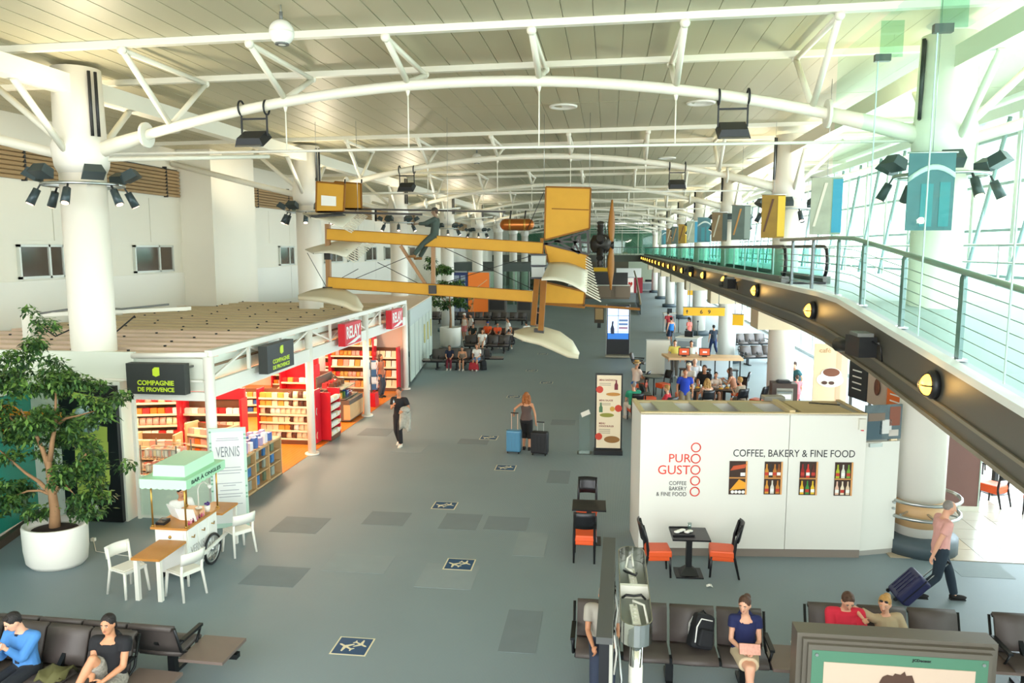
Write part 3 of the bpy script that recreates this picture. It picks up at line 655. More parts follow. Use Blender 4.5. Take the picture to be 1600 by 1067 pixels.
# white pier beside the glazed shop front
s = MB(); s.bp(-12.6, 14.53, 0, -10.1, 14.95, 3.02); s.build('pier', greenw, sh)
s = MB(); s.bp(-10.0, 14.72, 0, -9.93, 14.8, 2.7); s.build('window_jamb', white, sh)
s = MB(); s.bp(-9.93, 14.75, .08, -8.37, 14.77, 2.62); s.build('window_pane', glass('shop_glass', '#fbfffd', .05), sh)
s = MB(); s.bp(-9.93, 14.79, 0, -8.37, 14.82, .95); s.build('window_panel', greenw, sh)
# signs
csign = mat('charcoal_sign', '#2f3331', .5)
def cps(loc, rz, w, h, d, lab):
    t = thing('shop_sign', lab, 'sign', loc, rz)
    s = MB(); s.bp(-w/2, 0, -h/2, w/2, d, h/2); s.build('sign_box', csign, t)
    s = MB(); s.prism([(-.05, .08), (-.05, .2), (.0, .24), (.1, .24), (.1, .08), (.02, .05)], (0, 0, 0), (w/1.3, 0, 0), (0, 0, h/.62), .012)
    s.build('emblem', lime, t)
    fit(text('COMPAGNIE', t, lime, .2, (0, -.004, -.12*h/.62), align='CENTER', bold=.006), w*.63, .1*h/.62); fit(text('DE PROVENCE', t, lime, .2, (0, -.004, -.25*h/.62), align='CENTER', bold=.006), w*.63, .09*h/.62)
    s = MB(); s.bar((w/2-.05, d, h/2-.1), (w/2-.05, d+.25, h/2-.1), .04); s.build('sign_arm', grey, t)
    return t
cps((-9.22, 14.42, 3.12), 0, 1.28, .64, .2, 'charcoal sign with lime lettering over the glazed shop front facing the gallery')
cps((-7.85, 17.45, 3.2), PI/2, 1.5, .66, .22, 'charcoal sign with lime lettering on the long white fascia')
for y, lab in ((22.75, 'red box sign with white lettering, nearer of the pair on the white fascia'), (27.75, 'red box sign with white lettering, farther of the pair on the white fascia')):
    t = thing('shop_sign', lab, 'sign', (-7.85, y, 3.18), PI/2)
    s = MB(); s.bp(-.75, 0, -.34, .75, .22, .34); s.build('sign_box', red, t)
    s = MB(); s.prism([(-.62, -.3), (.55, -.12), (.62, -.2), (.1, -.3)], (0, -.004, 0), (1, 0, 0), (0, 0, 1), .004); s.build('swoosh', paper, t)
    fit(text('RELAY', t, paper, .4, (-.02, -.006, -.12), align='CENTER', bold=.012), 1.25, .38)
    s = MB(); s.prism([(.58, -.13), (.66, -.13), (.66, -.2), (.6, -.27)], (0, -.008, 0), (1, 0, 0), (0, 0, 1), .004); s.build('comma', paper, t)
# tall dark poster by the pier
t = thing('shop_poster', 'tall black poster with torn lime paper print on the pier behind the tree', 'poster', (-10.78, 14.42, 0))
s = MB(); s.bp(-.66, 0, .02, .64, .1, 2.95); s.build('board', black, t)
for z0, z1, sk in ((.55, .72, .06), (.8, 1.02, -.05), (1.07, 1.3, .04), (1.35, 1.75, -.03), (1.8, 2.1, .05), (2.45, 2.55, -.12), (2.6, 2.72, .1)):
    s = MB(); s.prism([(-.36, z0+sk), (.4, z0-sk), (.42, z1-sk*.4), (-.34, z1+sk)], (0, -.004, 0), (1, 0, 0), (0, 0, 1), .004); s.build('torn_strip', mat('lime_paper', '#b3c95a', .7), t)
for s_, z, w in (('FEUILLE', 1.5, .5), ('PUR', 1.16, .3), ('VERVEINE', .87, .6)): fit(text(s_, t, mat('olive_ink', '#59701f', .7), .2, (.05, -.01, z), align='CENTER', bold=.005), w, .16)
s = MB(); s.lathe([(.28, 0), (.3, .03), (.2, .06)], 16, (0, -.02, 2.25), rotm(PI/2, 0, 0)); s.build('pale_swirl', mat('pale_blue_print', '#c2dfe6', .6), t)
s = MB(); s.bp(.0, -.004, .28, .09, 0, .38); s.build('emblem', paper, t); fit(text('COMPAGNIE', t, paper, .06, (.05, -.005, .22), align='CENTER'), .3, .04); fit(text('DE PROVENCE', t, paper, .06, (.05, -.005, .16), align='CENTER'), .3, .04)
# teal glazed shop at the far left
t = thing('glazed_shopfront', 'teal glass shop front with a round orange sign behind the big tree', 'shop', (0, 0, 0))
s = MB(); s.slab((-11.85, 12.6, .15), (-12.3, 15.2, .15), (-12.3, 15.2, 3.0), (-11.85, 12.6, 3.0), .03); s.build('pane', mat('teal_pane', '#2f8f7c', .1), t)
s = MB(); s.slab((-11.0, 10.2, .15), (-11.85, 12.6, .15), (-11.85, 12.6, 3.0), (-11.0, 10.2, 3.0), .03); s.build('pane', mat('teal_pane', '#2f8f7c', .1), t)
s = MB(); s.bar((-11.0, 10.2, .08), (-12.3, 15.2, .08), .12, .16); s.build('sill', mat('bronze_sill', '#4a3d31', .5), t)
s = MB(); s.bar((-11.85, 12.6, .1), (-11.85, 12.6, 3.1), .06); s.build('mullion', steel, t)
s = MB(); s.bar((-11.0, 10.2, 3.05), (-12.3, 15.2, 3.05), .2, .25); s.build('head_beam', greenw, t)
q = ay(12, 657, 12.9)
s = MB(); s.tube([q, q+Vector((0, .05, 0))], .3, 24); d_ = s.build('sign_disc', mat('orange_sign', '#e79a1e', .5), t); s = MB(); s.box(q+Vector((.62, .03, .08)), (.95, .04, .2)); s.build('sign_strip', mat('orange_sign', '#e79a1e', .5), t)
fit(text('an', t, ink, .4, q+Vector((-.12, -.012, -.1)), bold=.01), .4, .22)
# cable tray on the roof at the far left
t = thing('roof_cable_tray', 'white cable tray with loose black cables on the shop roof behind the tree', 'cable tray', (-13.2, 15.9, 3.55))
s = MB(); s.bp(-.1, -.1, 0, .1, .1, .8); s.build('leg', offw, t)
for o in (0, .18): s = MB(); s.bar((0, o, .72), (2.6, 2.2+o, .72), .09); s.build('tray_rail', offw, t)
s = MB(); s.tube([(.1, 0, .6), (.4, .3, .2), (.9, .7, .5), (1.2, 1.0, .05), (1.7, 1.4, .6)], .02, 5); s.build('cable', dark, t)
s = MB(); s.tube([(.2, .1, .75), (.8, .7, .85), (1.5, 1.2, .78), (2.3, 1.9, .85)], .025, 5); s.build('cable', grey, t)
# ------------------------------------------------------------------ stock
def pm_(n, mb, m): return mb.mesh(n, m)
PR = {}
def proto(kind, key, m):
    if (kind, key) in PR: return PR[(kind, key)]
    s = MB()
    if kind == 'bag': s.sheet([[(-.07, 0, 0), (0, -.01, 0), (.07, 0, 0)], [(-.075, -.04, .05), (0, -.065, .06), (.075, -.04, .05)], [(-.07, -.035, .14), (0, -.055, .14), (.07, -.035, .14)], [(-.075, 0, .21), (0, -.005, .21), (.075, 0, .21)]], .03)
    elif kind == 'carton': s.box((0, 0, .08), (.17, .12, .16)); s.box((0, -.061, .08), (.12, .004, .1)); s.box((0, 0, .163), (.15, .05, .006))
    elif kind == 'bottle': s.lathe([(.035, 0), (.037, .02), (.037, .12), (.014, .17), (.014, .2), (.018, .2), (.018, .22)], 8)
    elif kind == 'magazine': s.box((0, -.02, .14), (.21, .015, .28), rx=-.25); s.box((0, -.045, .22), (.16, .004, .06), rx=-.25); s.box((.02, -.03, .1), (.12, .004, .1), rx=-.25)
    elif kind == 'pack': s.tube([(0, .05, .06), (0, 0, .06), (0, -.12, .06)], [.03, .06, .055], 8)
    PR[(kind, key)] = s.mesh(kind, m); return PR[(kind, key)]
NAMES = {'bag': ('snack_bag', 'snack bag', 'bag'), 'carton': ('sweet_carton', 'carton', 'carton'), 'bottle': ('drink_bottle', 'bottle', 'bottle'), 'magazine': ('magazine', 'magazine', 'magazine'), 'pack': ('white_pack', 'tubular pack', 'packet')}
COLS = {'golden': '#dba046', 'cream': '#ecd9b4', 'crimson': '#c92a2c', 'dark brown': '#5a3322', 'pink': '#e8a79a', 'white': '#f0ebe2', 'orange': '#ea7a2a', 'blue': '#3568b4', 'green': '#5d8a44', 'purple': '#5a3f86'}
def stock(kind, colour, where, M4, loc, group, row=''):
    nm, word, cat = NAMES[kind]
    o = bpy.data.objects.new(nm, proto(kind, colour, mat('stock_'+colour.replace(' ', '_'), COLS[colour], .45))); COL.objects.link(o)
    p = M4 @ Vector(loc); o.location = p; o.rotation_euler = (0, 0, M4.to_euler().z+random.uniform(-.06, .06))
    tag(o, '%s %s %s%s' % (colour, word, row, where), cat, group); return o
def rack(label, x, y, rz, w, h, rows, where, fill, side=red, back=None, d=.42, head=None, tilt=0, group=None):
    t = thing('shop_rack', label, 'rack', (x, y, 0), rz); back = back or mat('rack_back', '#6a4329', .6)
    s = MB(); s.bp(-w/2, -d/2, 0, w/2, d/2, .14); s.build('plinth', back, t)
    s = MB(); s.bp(-w/2, d/2-.03, .1, w/2, d/2, h); s.build('back_panel', back, t)
    for g in (-1, 1): s = MB(); s.bp(g*w/2-.03, -d/2, .05, g*w/2+.03, d/2, h+.05); s.build('side_panel', side, t)
    if head: s = MB(); s.bp(-w/2, d/2-.12, h, w/2, d/2, h+.3); s.build('header', head, t)
    M4 = Matrix.Translation((x, y, 0)) @ Matrix.Rotation(rz, 4, 'Z')
    dzr = (h-.15)/rows
    for r in range(rows):
        z = .15+dzr*r; s = MB(); s.box((0, -.01, z), (w-.06, d-.04, .03)); s.box((0, -d/2+.01, z+.02), (w-.06, .015, .05)); s.build('shelf', mat('shelf_edge', '#efe0c2', .5), t)
        kinds = fill[r % len(fill)]
        for (kind, colours, a, b_, step) in kinds:
            u = a*w
            while u < b_*w-.02:
                stock(kind, random.choice(colours), where, M4, (-w/2+u+step/2, -d/2+.11, z+.02), group or where, '%s shelf up ' % ordn(r)); u += step
    return t
ch = ['golden', 'cream']; mixw = ['dark brown', 'cream', 'white']; warm = ['orange', 'golden', 'crimson', 'pink']
rack('snack rack with red sides and six full shelves facing the shop entrance', -9.4, 21.3, 0, 1.75, 1.6, 6, 'on the red sided rack facing the entrance', [[('bag', mixw, .02, .98, .16)], [('carton', ch, .02, .5, .19), ('bag', mixw, .52, .98, .16)], [('carton', ch, .02, .5, .19), ('bag', mixw, .52, .98, .16)]])
rack('narrow red rack of white packs at the end of the snack rack', -8.42, 22.0, PI/2, .8, 1.45, 5, 'on the narrow rack end by the white post', [[('pack', ['white', 'cream'], .03, .98, .14)]], d=.4)
rack('low shelf of small cartons deep in the shop', -12.2, 24.6, .2, 1.9, .95, 3, 'on the low shelf deep in the shop', [[('carton', ['white', 'blue', 'pink', 'golden'], .02, .98, .2)]], side=palewood)
rack('wide rack against the shop end wall under a red header', -12.6, 30.0, 0, 2.5, 2.1, 5, 'on the wide rack under the red header', [[('carton', warm, .02, .98, .2)], [('magazine', ['white', 'pink', 'orange', 'cream'], .02, .98, .24)]], head=red)
rack('rack of bright packets behind the chilled display', -10.25, 29.6, 0, 1.8, 2.3, 5, 'on the rack behind the chilled display', [[('magazine', ['white', 'golden', 'orange', 'pink'], .02, .98, .24)], [('bag', warm, .02, .98, .17)]], head=mat('orange_header', '#e9902e', .5))
rack('magazine rack with red sides beside the last shop post', -8.95, 29.9, 0, 1.0, 1.75, 4, 'on the red sided magazine rack by the last post', [[('magazine', ['pink', 'white', 'orange', 'cream'], .02, .98, .24)]])
rack('long rack of sweets along the left shop wall', -15.9, 23, PI/2, 5.0, 2.1, 5, 'on the long rack along the shop wall', [[('carton', warm, .01, .99, .24)], [('bag', ['crimson', 'white', 'golden'], .01, .99, .22)]])
rack('red shelf of travel goods behind the snack rack', -10.3, 24.3, 0, 1.2, 1.85, 3, 'on the red shelf behind the snack rack', [[('carton', ['crimson', 'golden', 'white'], .02, .98, .2)]], back=red, head=red)
for k in range(5):
    p = Vector((-10.78+.24*k, 24.15, 2.16)); s = MB(); s.tube([p+Vector((.11*math.cos(a), 0, .11+.11*math.sin(a))) for a in [-.9+i*.5 for i in range(11)]], .05, 8)
    tag(s.build('neck_pillow', mat('pillow_purple', '#4b2145', .8)), 'dark purple neck pillow on top of the red travel shelf', 'pillow', 'neck pillows on the red shelf')
# display racks seen through the glazed front
rack('rack of cartons with red hood seen through the glazed front', -10.6, 19.2, .1, 1.6, 1.7, 4, 'on the red hooded rack behind the glazed front', [[('carton', ['pink', 'white', 'crimson', 'cream'], .02, .98, .19)]], head=red, side=red)
rack('slanted rack of pink cartons seen through the glazed front', -9.75, 17.5, -.25, 1.3, 1.4, 5, 'on the slanted rack behind the glazed front', [[('carton', ['pink', 'cream', 'orange'], .02, .98, .19)]], side=palewood)
rack('tall rack of red and white cartons deep behind the glazed front', -12.3, 18.6, .25, 1.9, 2.0, 6, 'on the tall rack deep behind the glazed front', [[('carton', ['crimson', 'white', 'pink', 'orange'], .02, .98, .19)], [('bag', ['crimson', 'cream', 'pink'], .02, .98, .17)]], head=red)
rack('waist high rack of soaps behind the wire basket stand', -10.9, 17.0, .1, 1.0, 1.25, 4, 'on the waist high rack behind the wire stand', [[('carton', ['pink', 'white', 'cream', 'orange'], .02, .98, .18)]], side=palewood)
t = thing('wire_basket_stand', 'wire basket stand full of small packs just inside the glazed front', 'stand', (-9.75, 15.5, 0))
for z in (.5, .85, 1.2):
    s = MB()
    for i in range(10): s.bar((-.4+.089*i, -.3, z), (-.4+.089*i, -.3, z+.2), .012); s.bar((-.4+.089*i, -.3, z), (-.4+.089*i, .3, z), .012)
    s.bar((-.4, -.3, z+.2), (.4, -.3, z+.2), .015); s.bar((-.4, .3, z+.2), (.4, .3, z+.2), .015); s.build('basket', steel, t, kind='stuff')
    for i in range(10):
        for j in range(2): stock('carton', ['white', 'pink', 'cream'][(i+j) % 3], 'in the wire basket stand', Matrix.Translation((-9.75, 15.5, 0)), (-.3+.068*i, -.15+.25*j, z+.02), 'packs in the wire baskets')
for g in (-.42, .42):
    for f in (-.3, .3): s = MB(); s.bar((g, f, 0), (g, f, 1.5), .02); s.build('leg', grey, t)
t = thing('display_table', 'pale wood table of soaps just inside the glazed front', 'table', (-8.85, 15.5, 0))
s = MB(); s.bp(-.5, -.5, .78, .45, .5, .84); s.build('tabletop', palewood, t)
for g in (-.44, .4):
    for f in (-.44, .44): s = MB(); s.bar((g, f, 0), (g, f, .78), .07); s.build('leg', palewood, t)
for i in range(5):
    for j in range(5): stock('carton', ['pink', 'cream', 'white', 'green', 'orange'][(i*2+j) % 5], 'on the soap table', Matrix.Translation((-8.85, 15.5, 0)), (-.4+.19*i, -.38+.19*j, .845), 'soaps on the display table')
# chilled display, spinner, bookcase
t = thing('chilled_display', 'grey chilled display with curved glass and sandwiches at the shop edge', 'fridge', (-9.0, 24.75, 0), 0)
grb = mat('grey_bronze', '#6d6259', .4, .3)
s = MB(); s.bp(-.65, -.7, .05, .5, .7, .75); s.build('body', grb, t)
s = MB(); s.prism([(-.7, .75), (-.7, 1.5), (.0, 1.5), (.35, 1.2), (.52, .75)], (-.65, .7, 0), (0, 0, 0) if 0 else (1, 0, 0), (0, 0, 1), .04); s.build('end_cheek', grb, t)
s = MB(); s.sheet([[(.52, -.7+1.4*j, .75+.02), ] if 0 else [(.5, -.7, .77), (.5, .7, .77)], [(.42, -.7, 1.1), (.42, .7, 1.1)], [(.2, -.7, 1.38), (.2, .7, 1.38)], [(-.15, -.7, 1.5), (-.15, .7, 1.5)]], .01); s.build('curved_glass', glass_clear, t)
for z in (.8, 1.12): s = MB(); s.bp(-.6, -.68, z-.03, .35-.3*(z-.8), .66, z); s.build('shelf', steel, t)
s = MB(); s.bp(-.65, -.7, .05, -.6, .7, 1.5); s.build('back_panel', grb, t); s = MB(); s.bp(.3, -.71, .1, .52, .71, .6); s.build('front_panel', palewood, t)
for i in range(12): stock('carton', ['blue', 'green', 'golden', 'crimson'][i % 4], 'in the chilled display', Matrix.Translation((-9.0, 24.75, 0)), (-.35+.22*(i % 3), -.5+.3*(i//3), .8), 'chilled snacks')
for i in range(8): stock('carton', ['crimson', 'dark brown'][i % 2], 'on the upper shelf of the chilled display', Matrix.Translation((-9.0, 24.75, 0)), (-.4+.25*(i % 2), -.5+.3*(i//2), 1.12), 'upper chilled snacks')
t = thing('card_spinner', 'postcard spinner with blue and white cards by the third shop post', 'spinner', (-8.62, 26.8, 0))
s = MB(); s.tube([(0, 0, .5), (0, 0, 1.75)], .03, 8); s.build('pole', grey, t); s = MB(); s.box((0, 0, .25), (.45, .45, .5), top=.9); s.build('base', red, t)
for f in range(4):
    for r in range(4):
        for c in range(2):
            a = PI/2*f+.3; s = MB(); s.box((.24*math.cos(a)-(c-.5)*.22*math.sin(a), .24*math.sin(a)+(c-.5)*.22*math.cos(a), .75+.27*r), (.02, .18, .22), rz=a, ry=.2); s.build('postcard', mat('card_a', '#dfe6ea', .5) if (r+c+f) % 2 else mat('card_b', '#3f6690', .5), t)
t = thing('book_shelf', 'low pale wood bookshelf with boxes on top at the shop entrance', 'bookshelf', (-8.6, 17.1, 0), 0)
s = MB(); s.bp(-.3, -1.05, .0, .3, 1.15, .06); s.bp(-.3, -1.05, .95, .3, 1.15, 1.0); s.bp(-.3, -1.05, 0, -.26, 1.15, 1.0); s.build('carcass', palewood, t, kind='stuff')
for y in (-1.05, -.3, .43, 1.13): s = MB(); s.bp(-.3, y, 0, .3, y+.04, 1.0); s.build('upright', palewood, t)
for z in (.36, .66): s = MB(); s.bp(-.28, -1.03, z, .28, 1.13, z+.03); s.build('shelf', palewood, t)
for i in range(5):
    for j, z in enumerate((.07, .4, .7)):
        p = (-8.6+.18, 17.1-.85+.42*i, z); s = MB(); s.box((0, 0, .11), (.05, .17, .22)); s.box((.028, 0, .12), (.004, .09, .1)); o = s.build('picture_book', [mat('book_green', '#6c7d64', .6), mat('book_grey', '#9aa398', .6), mat('book_blue', '#3f77ad', .6)][(i+j) % 3], None, None, p)
        tag(o, 'framed booklet standing in the low bookshelf at the entrance', 'book', 'booklets in the low bookshelf')
for i in range(7):
    for j in range(3):
        p = (-8.78+.18*j, 16.25+.26*i, 1.0); h = .26 if (i+j) % 2 else .2; s = MB(); s.box((0, 0, h/2), (.11, .15, h)); s.box((.057, 0, h/2), (.004, .1, h*.6)); o = s.build('gift_box', [mat('box_white', '#eeeaf0', .4), mat('box_lilac', '#b9a5c9', .4), mat('box_blue', '#4a70b8', .4)][(i*2+j) % 3], None, None, p)
        tag(o, 'small white, lilac or blue box on top of the low bookshelf', 'box', 'boxes on the low bookshelf')
# lamps under the shop roof
for x in (-14.2, -11.8, -9.6):
    for y in (17, 20.3, 23.6, 27):
        s = MB(); s.bp(x-.08, y-.7, 3.2, x+.08, y+.7, 3.28); s.build('shop_lamp', mat('lamp_tube', '#ffe2c0', .5, emit=6), sh)
        light('AREA', (x, y, 3.15), 95, (1, .70, .45), .3, 1.5, (0, 0, -1))
# glass pavilion beyond the shop
t = thing('glass_pavilion', 'pale frosted glass pavilion with lit panels beyond the shop', 'pavilion', (-8.35, 31.4, 0), 0)
dirv = Vector((-1.15, 8.9, 0)); n = 6; fro = mat('frosted_panel', '#d3ddd0', .3); frd = mat('frame_dark', '#7c8a86', .4)
for i in range(n):
    a, b_ = dirv*(i/n), dirv*((i+1)/n); s = MB(); s.slab(a+dirv*.006+Vector((0, 0, .1)), b_-dirv*.006+Vector((0, 0, .1)), b_-dirv*.006+Vector((0, 0, 2.5)), a+dirv*.006+Vector((0, 0, 2.5)), .05); s.build('panel', fro, t)
    s = MB(); s.bar(b_, b_+Vector((0, 0, 2.6)), .06); s.build('upright', frd, t)
    if i > 2: c = a.lerp(b_, .5)+Vector((.05, 0, 1.6)); s = MB(); s.box(c, (.02, .35, .9), rz=.13); s.build('panel_print', mat('gold_print', '#c9bb6a', .5), t)
s = MB(); s.slab(Vector((0, 0, 2.5)), dirv+Vector((0, 0, 2.5)), dirv+Vector((0, 0, 3.2)), Vector((0, 0, 3.2)), .06); s.build('upper_band', mat('pavilion_grey', '#c3ccc6', .4), t)
s = MB(); s.slab((0, 0, 3.2), dirv+Vector((0, 0, 3.2)), dirv+Vector((-5, 0, 3.3)), (-5, 0, 3.3), .06); s.build('roof', slat, t)
s = MB(); s.slab((0, -.3, 0), (-5, -.3, 0), (-5, -.3, 3.2), (0, -.3, 3.2), .06); s.build('end_wall', fro, t)
# ------------------------------------------------------------------ potted trees
soil = mat('soil', '#2b2019', .9, noise=(20, .3)); bark = mat('bark', '#a07a55', .8, noise=(8, .25), bump=(15, .5))
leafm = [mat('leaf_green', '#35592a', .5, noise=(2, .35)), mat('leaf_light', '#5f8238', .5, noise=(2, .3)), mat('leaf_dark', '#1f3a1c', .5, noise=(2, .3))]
def ficus(label, loc, rz, trunk, limbs, clusters, nleaf, leaf, pot):
    t = thing('potted_tree', label, 'tree', loc, rz)
    rx, ry, h, lean = pot
    prof = [(.82, 0), (.95, .08), (1, .4*h), (1.02, h-.03), (1.0, h), (.9, h), (.88, h-.1)]
    s = MB(); s.lathe(prof, 32); s.v = [(x*rx, y*ry, z) for x, y, z in s.v]; s.build('planter', white, t)
    s = MB(); s.lathe([(.89, h-.12), (.5, h-.07), (.05, h-.05)], 24); s.v = [(x*rx, y*ry, z) for x, y, z in s.v]; s.build('soil', soil, t)
    s = MB()
    s.tube(*trunk, 10); tr = s.build('trunk', bark, t)
    for pts, r in limbs: s = MB(); s.tube(pts, r, 7); s.build('branch', bark, t)
    rng = random.Random(3); per = max(1, nleaf//sum(1 for _ in clusters)); s = MB()
    sp = []
    for c, r in clusters:
        for _ in range(6):
            d = Vector((rng.uniform(-1, 1), rng.uniform(-1, 1), rng.uniform(-1, 1))); q = rng.uniform(.32, .5)
            sp.append((tuple(c[i]+d[i]*r[i]*.8 for i in range(3)), (r[0]*q, r[1]*q, r[2]*q*.8)))
    clusters = sp; tot = sum(c[1][0]*c[1][1]*c[1][2] for c in clusters)
    for c, r in clusters:
        k = int(nleaf*r[0]*r[1]*r[2]/tot)
        for _ in range(k):
            while True:
                d = Vector((rng.uniform(-1, 1), rng.uniform(-1, 1), rng.uniform(-1, 1)))
                if d.length <= 1: break
            p = Vector(c)+Vector((d.x*r[0], d.y*r[1], d.z*r[2]))
            L = leaf*rng.uniform(.7, 1.25); a = rng.uniform(0, 2*PI); el = rng.uniform(-1.25, .15)
            u = Vector((math.cos(a)*math.cos(el), math.sin(a)*math.cos(el), math.sin(el))); x, z = perp(u); tw = rng.uniform(-.6, .6); x = (x*math.cos(tw)+z*math.sin(tw))*L*.2
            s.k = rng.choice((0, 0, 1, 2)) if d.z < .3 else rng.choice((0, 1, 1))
            s.add([p, p+u*L*.45+x+z*L*.03, p+u*L, p+u*L*.45-x+z*L*.03], [(0, 1, 2), (0, 2, 3)])
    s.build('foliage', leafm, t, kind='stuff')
    return t
def limb(a, b, c, r0): return ([a, tuple((a[i]+b[i])/2+(.05 if i == 2 else 0) for i in range(3)), b, c], [r0, r0*.8, r0*.6, r0*.25])
p = az(90, 880)
cl = [((.05, 0, 4.4), (.32, .3, .4)), ((1.15, 0, 3.05), (.42, .45, .3)), ((-1.2, 0, 3.2), (.45, .5, .35)), ((.4, 0, 3.3), (.5, .5, .35)), ((0, 0, 3.5), (.75, .7, .5)), ((-.15, 0, 2.75), (.85, .8, .45)), ((.05, 0, 3.95), (.42, .4, .35)), ((-.95, .1, 3.1), (.5, .6, .5)), ((-1.2, 0, 2.3), (.5, .6, .4)), ((.95, 0, 2.75), (.42, .5, .36)), ((1.05, -.1, 2.15), (.4, .5, .42)), ((.75, 0, 1.75), (.5, .6, .35)), ((.25, .1, 2.15), (.45, .6, .4)), ((-.55, 0, 2.2), (.5, .6, .35)), ((.55, .1, 1.3), (.5, .55, .3)), ((-.65, 0, 1.45), (.5, .55, .3)), ((-1.05, -.05, 1.1), (.5, .5, .28)), ((.35, .25, .95), (.4, .4, .22)), ((-.35, -.1, 1.05), (.4, .45, .25))]
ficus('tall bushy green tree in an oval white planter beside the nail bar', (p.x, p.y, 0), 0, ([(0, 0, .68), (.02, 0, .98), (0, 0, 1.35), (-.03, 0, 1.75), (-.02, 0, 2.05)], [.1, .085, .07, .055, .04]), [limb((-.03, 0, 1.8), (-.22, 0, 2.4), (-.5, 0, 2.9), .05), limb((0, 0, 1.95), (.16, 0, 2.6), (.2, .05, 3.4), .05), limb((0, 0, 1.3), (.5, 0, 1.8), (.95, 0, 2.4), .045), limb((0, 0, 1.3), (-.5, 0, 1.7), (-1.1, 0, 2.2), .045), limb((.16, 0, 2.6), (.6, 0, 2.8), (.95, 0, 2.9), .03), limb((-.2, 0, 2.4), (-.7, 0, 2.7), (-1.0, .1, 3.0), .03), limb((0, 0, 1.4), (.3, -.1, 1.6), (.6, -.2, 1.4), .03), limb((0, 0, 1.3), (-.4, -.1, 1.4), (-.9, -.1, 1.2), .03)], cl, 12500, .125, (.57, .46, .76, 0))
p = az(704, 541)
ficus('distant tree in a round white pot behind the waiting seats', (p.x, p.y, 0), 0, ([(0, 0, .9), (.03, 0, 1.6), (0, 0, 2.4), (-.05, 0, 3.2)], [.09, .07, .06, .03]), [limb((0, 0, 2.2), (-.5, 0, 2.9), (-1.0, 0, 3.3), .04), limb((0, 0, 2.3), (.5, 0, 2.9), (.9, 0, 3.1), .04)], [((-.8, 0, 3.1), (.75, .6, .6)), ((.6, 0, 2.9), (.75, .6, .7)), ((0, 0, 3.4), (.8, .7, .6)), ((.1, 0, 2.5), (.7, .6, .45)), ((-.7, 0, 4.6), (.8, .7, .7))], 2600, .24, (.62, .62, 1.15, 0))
# ------------------------------------------------------------------ nail bar cart
mint = mat('mint_canvas', '#a9dbb4', .6); mint2 = mat('mint_edge', '#bfe6c6', .6); ang = .3
ct = thing('nail_bar_cart', 'white vending cart with mint green canopy and brass posts', 'cart', (-7.54, 12.5, 0), 0)
CZ = 1.8
s = MB(); s.bp(-.29, -.52, .12, .29, .52, .92); s.build('body', white, ct)
s = MB(); s.bp(-.34, -.58, .92, .34, .58, .96); s.build('worktop', wood, ct)
s = MB(); s.bp(-.24, -.54, .68, .24, -.52, .88); d = s.build('drawer', paper, ct); s = MB(); s.ell((0, -.55, .78), (.03, .025, .03), 8, 6); s.build('knob', gold, d)
s = MB(); s.bp(-.24, -.535, .16, .24, -.52, .62); s.build('front_panel', paper, ct)
for y0 in (-.48, -.14, .2):
    s = MB(); s.bp(.29, y0, .2, .3, y0+.3, .88); s.build('side_panel', paper, ct)
    s = MB(); s.tube([(.31, y0+.1, .74), (.33, y0+.15, .71), (.31, y0+.2, .74)], .01, 6); s.build('handle', gold, ct)
fit(text('VERNIS', ct, mat('grey_print', '#b9b9b4', .6), .2, (.305, -.42, .42), (PI/2, 0, PI/2)), .45, .15)
for x, y in ((-.31, -.54), (.31, -.54), (-.31, .54), (.31, .54)): s = MB(); s.tube([(x, y, .96), (x, y, CZ)], .016, 8); s.tube([(x, y, .96), (x, y, .99)], .03, 8); s.build('canopy_post', gold, ct)
s = MB(); s.bp(-.42, -.66, CZ, .42, .66, CZ+.05); s.build('canopy_top', mint, ct)
s = MB(); s.box((0, .02, CZ+.15), (.6, 1.0, .2), top=.97); s.build('canopy_box', mint2, ct)
def scallop(L):
    n = 8; pts = [(0, .07), (0, -.08)]
    for i in range(n):
        for q in (.25, .5, .75): pts.append((L*(i+q)/n, -.08-.025*math.sin(PI*q)))
        pts.append((L*(i+1)/n, -.08))
    return pts+[(L, .07)]
s = MB(); s.prism(scallop(1.32), (.42, -.66, CZ-.02), (0, 1, 0), (0, 0, 1), .012); s.build('valance', mint, ct)
s = MB(); s.prism(scallop(1.32), (-.44, -.66, CZ-.02), (0, 1, 0), (0, 0, 1), .012); s.build('valance', mint, ct)
s = MB(); s.prism(scallop(.86), (-.43, -.66, CZ-.02), (1, 0, 0), (0, 0, 1), .012); s.build('valance', mint2, ct)
s = MB(); s.prism(scallop(.86), (-.43, .67, CZ-.02), (1, 0, 0), (0, 0, 1), .012); s.build('valance', mint2, ct)
fit(text('BAR À ONGLES', ct, mat('dark_green_ink', '#2c4a3a', .6), .1, (.437, -.52, CZ-.06), (PI/2, 0, PI/2), bold=.002), 1.0, .085)
WY = .2
s = MB(); s.tube([(.36, WY+.27*math.cos(a), .29+.27*math.sin(a)) for a in [2*PI*i/28 for i in range(29)]], .025, 8); w = s.build('wheel', black, ct)
s = MB(); s.tube([(.36, WY+.235*math.cos(a), .29+.235*math.sin(a)) for a in [2*PI*i/28 for i in range(29)]], .014, 6); s.build('rim', steel, w)
for i in range(12): a = PI*2*i/12; s = MB(); s.bar((.36, WY, .29), (.36, WY+.235*math.cos(a), .29+.235*math.sin(a)), .008); s.build('spoke', steel, w)
s = MB(); s.bar((.39, -.15, .34), (.39, .75, .42), .03, .06); s.build('shaft', white, ct)
s = MB(); s.tube([(.29, WY, .29), (.4, WY, .29)], .04, 10); s.build('hub', steel, w)
for x in (-.24, .24): s = MB(); s.bp(x-.03, -.5, 0, x+.03, -.42, .12); s.build('caster', black, ct)
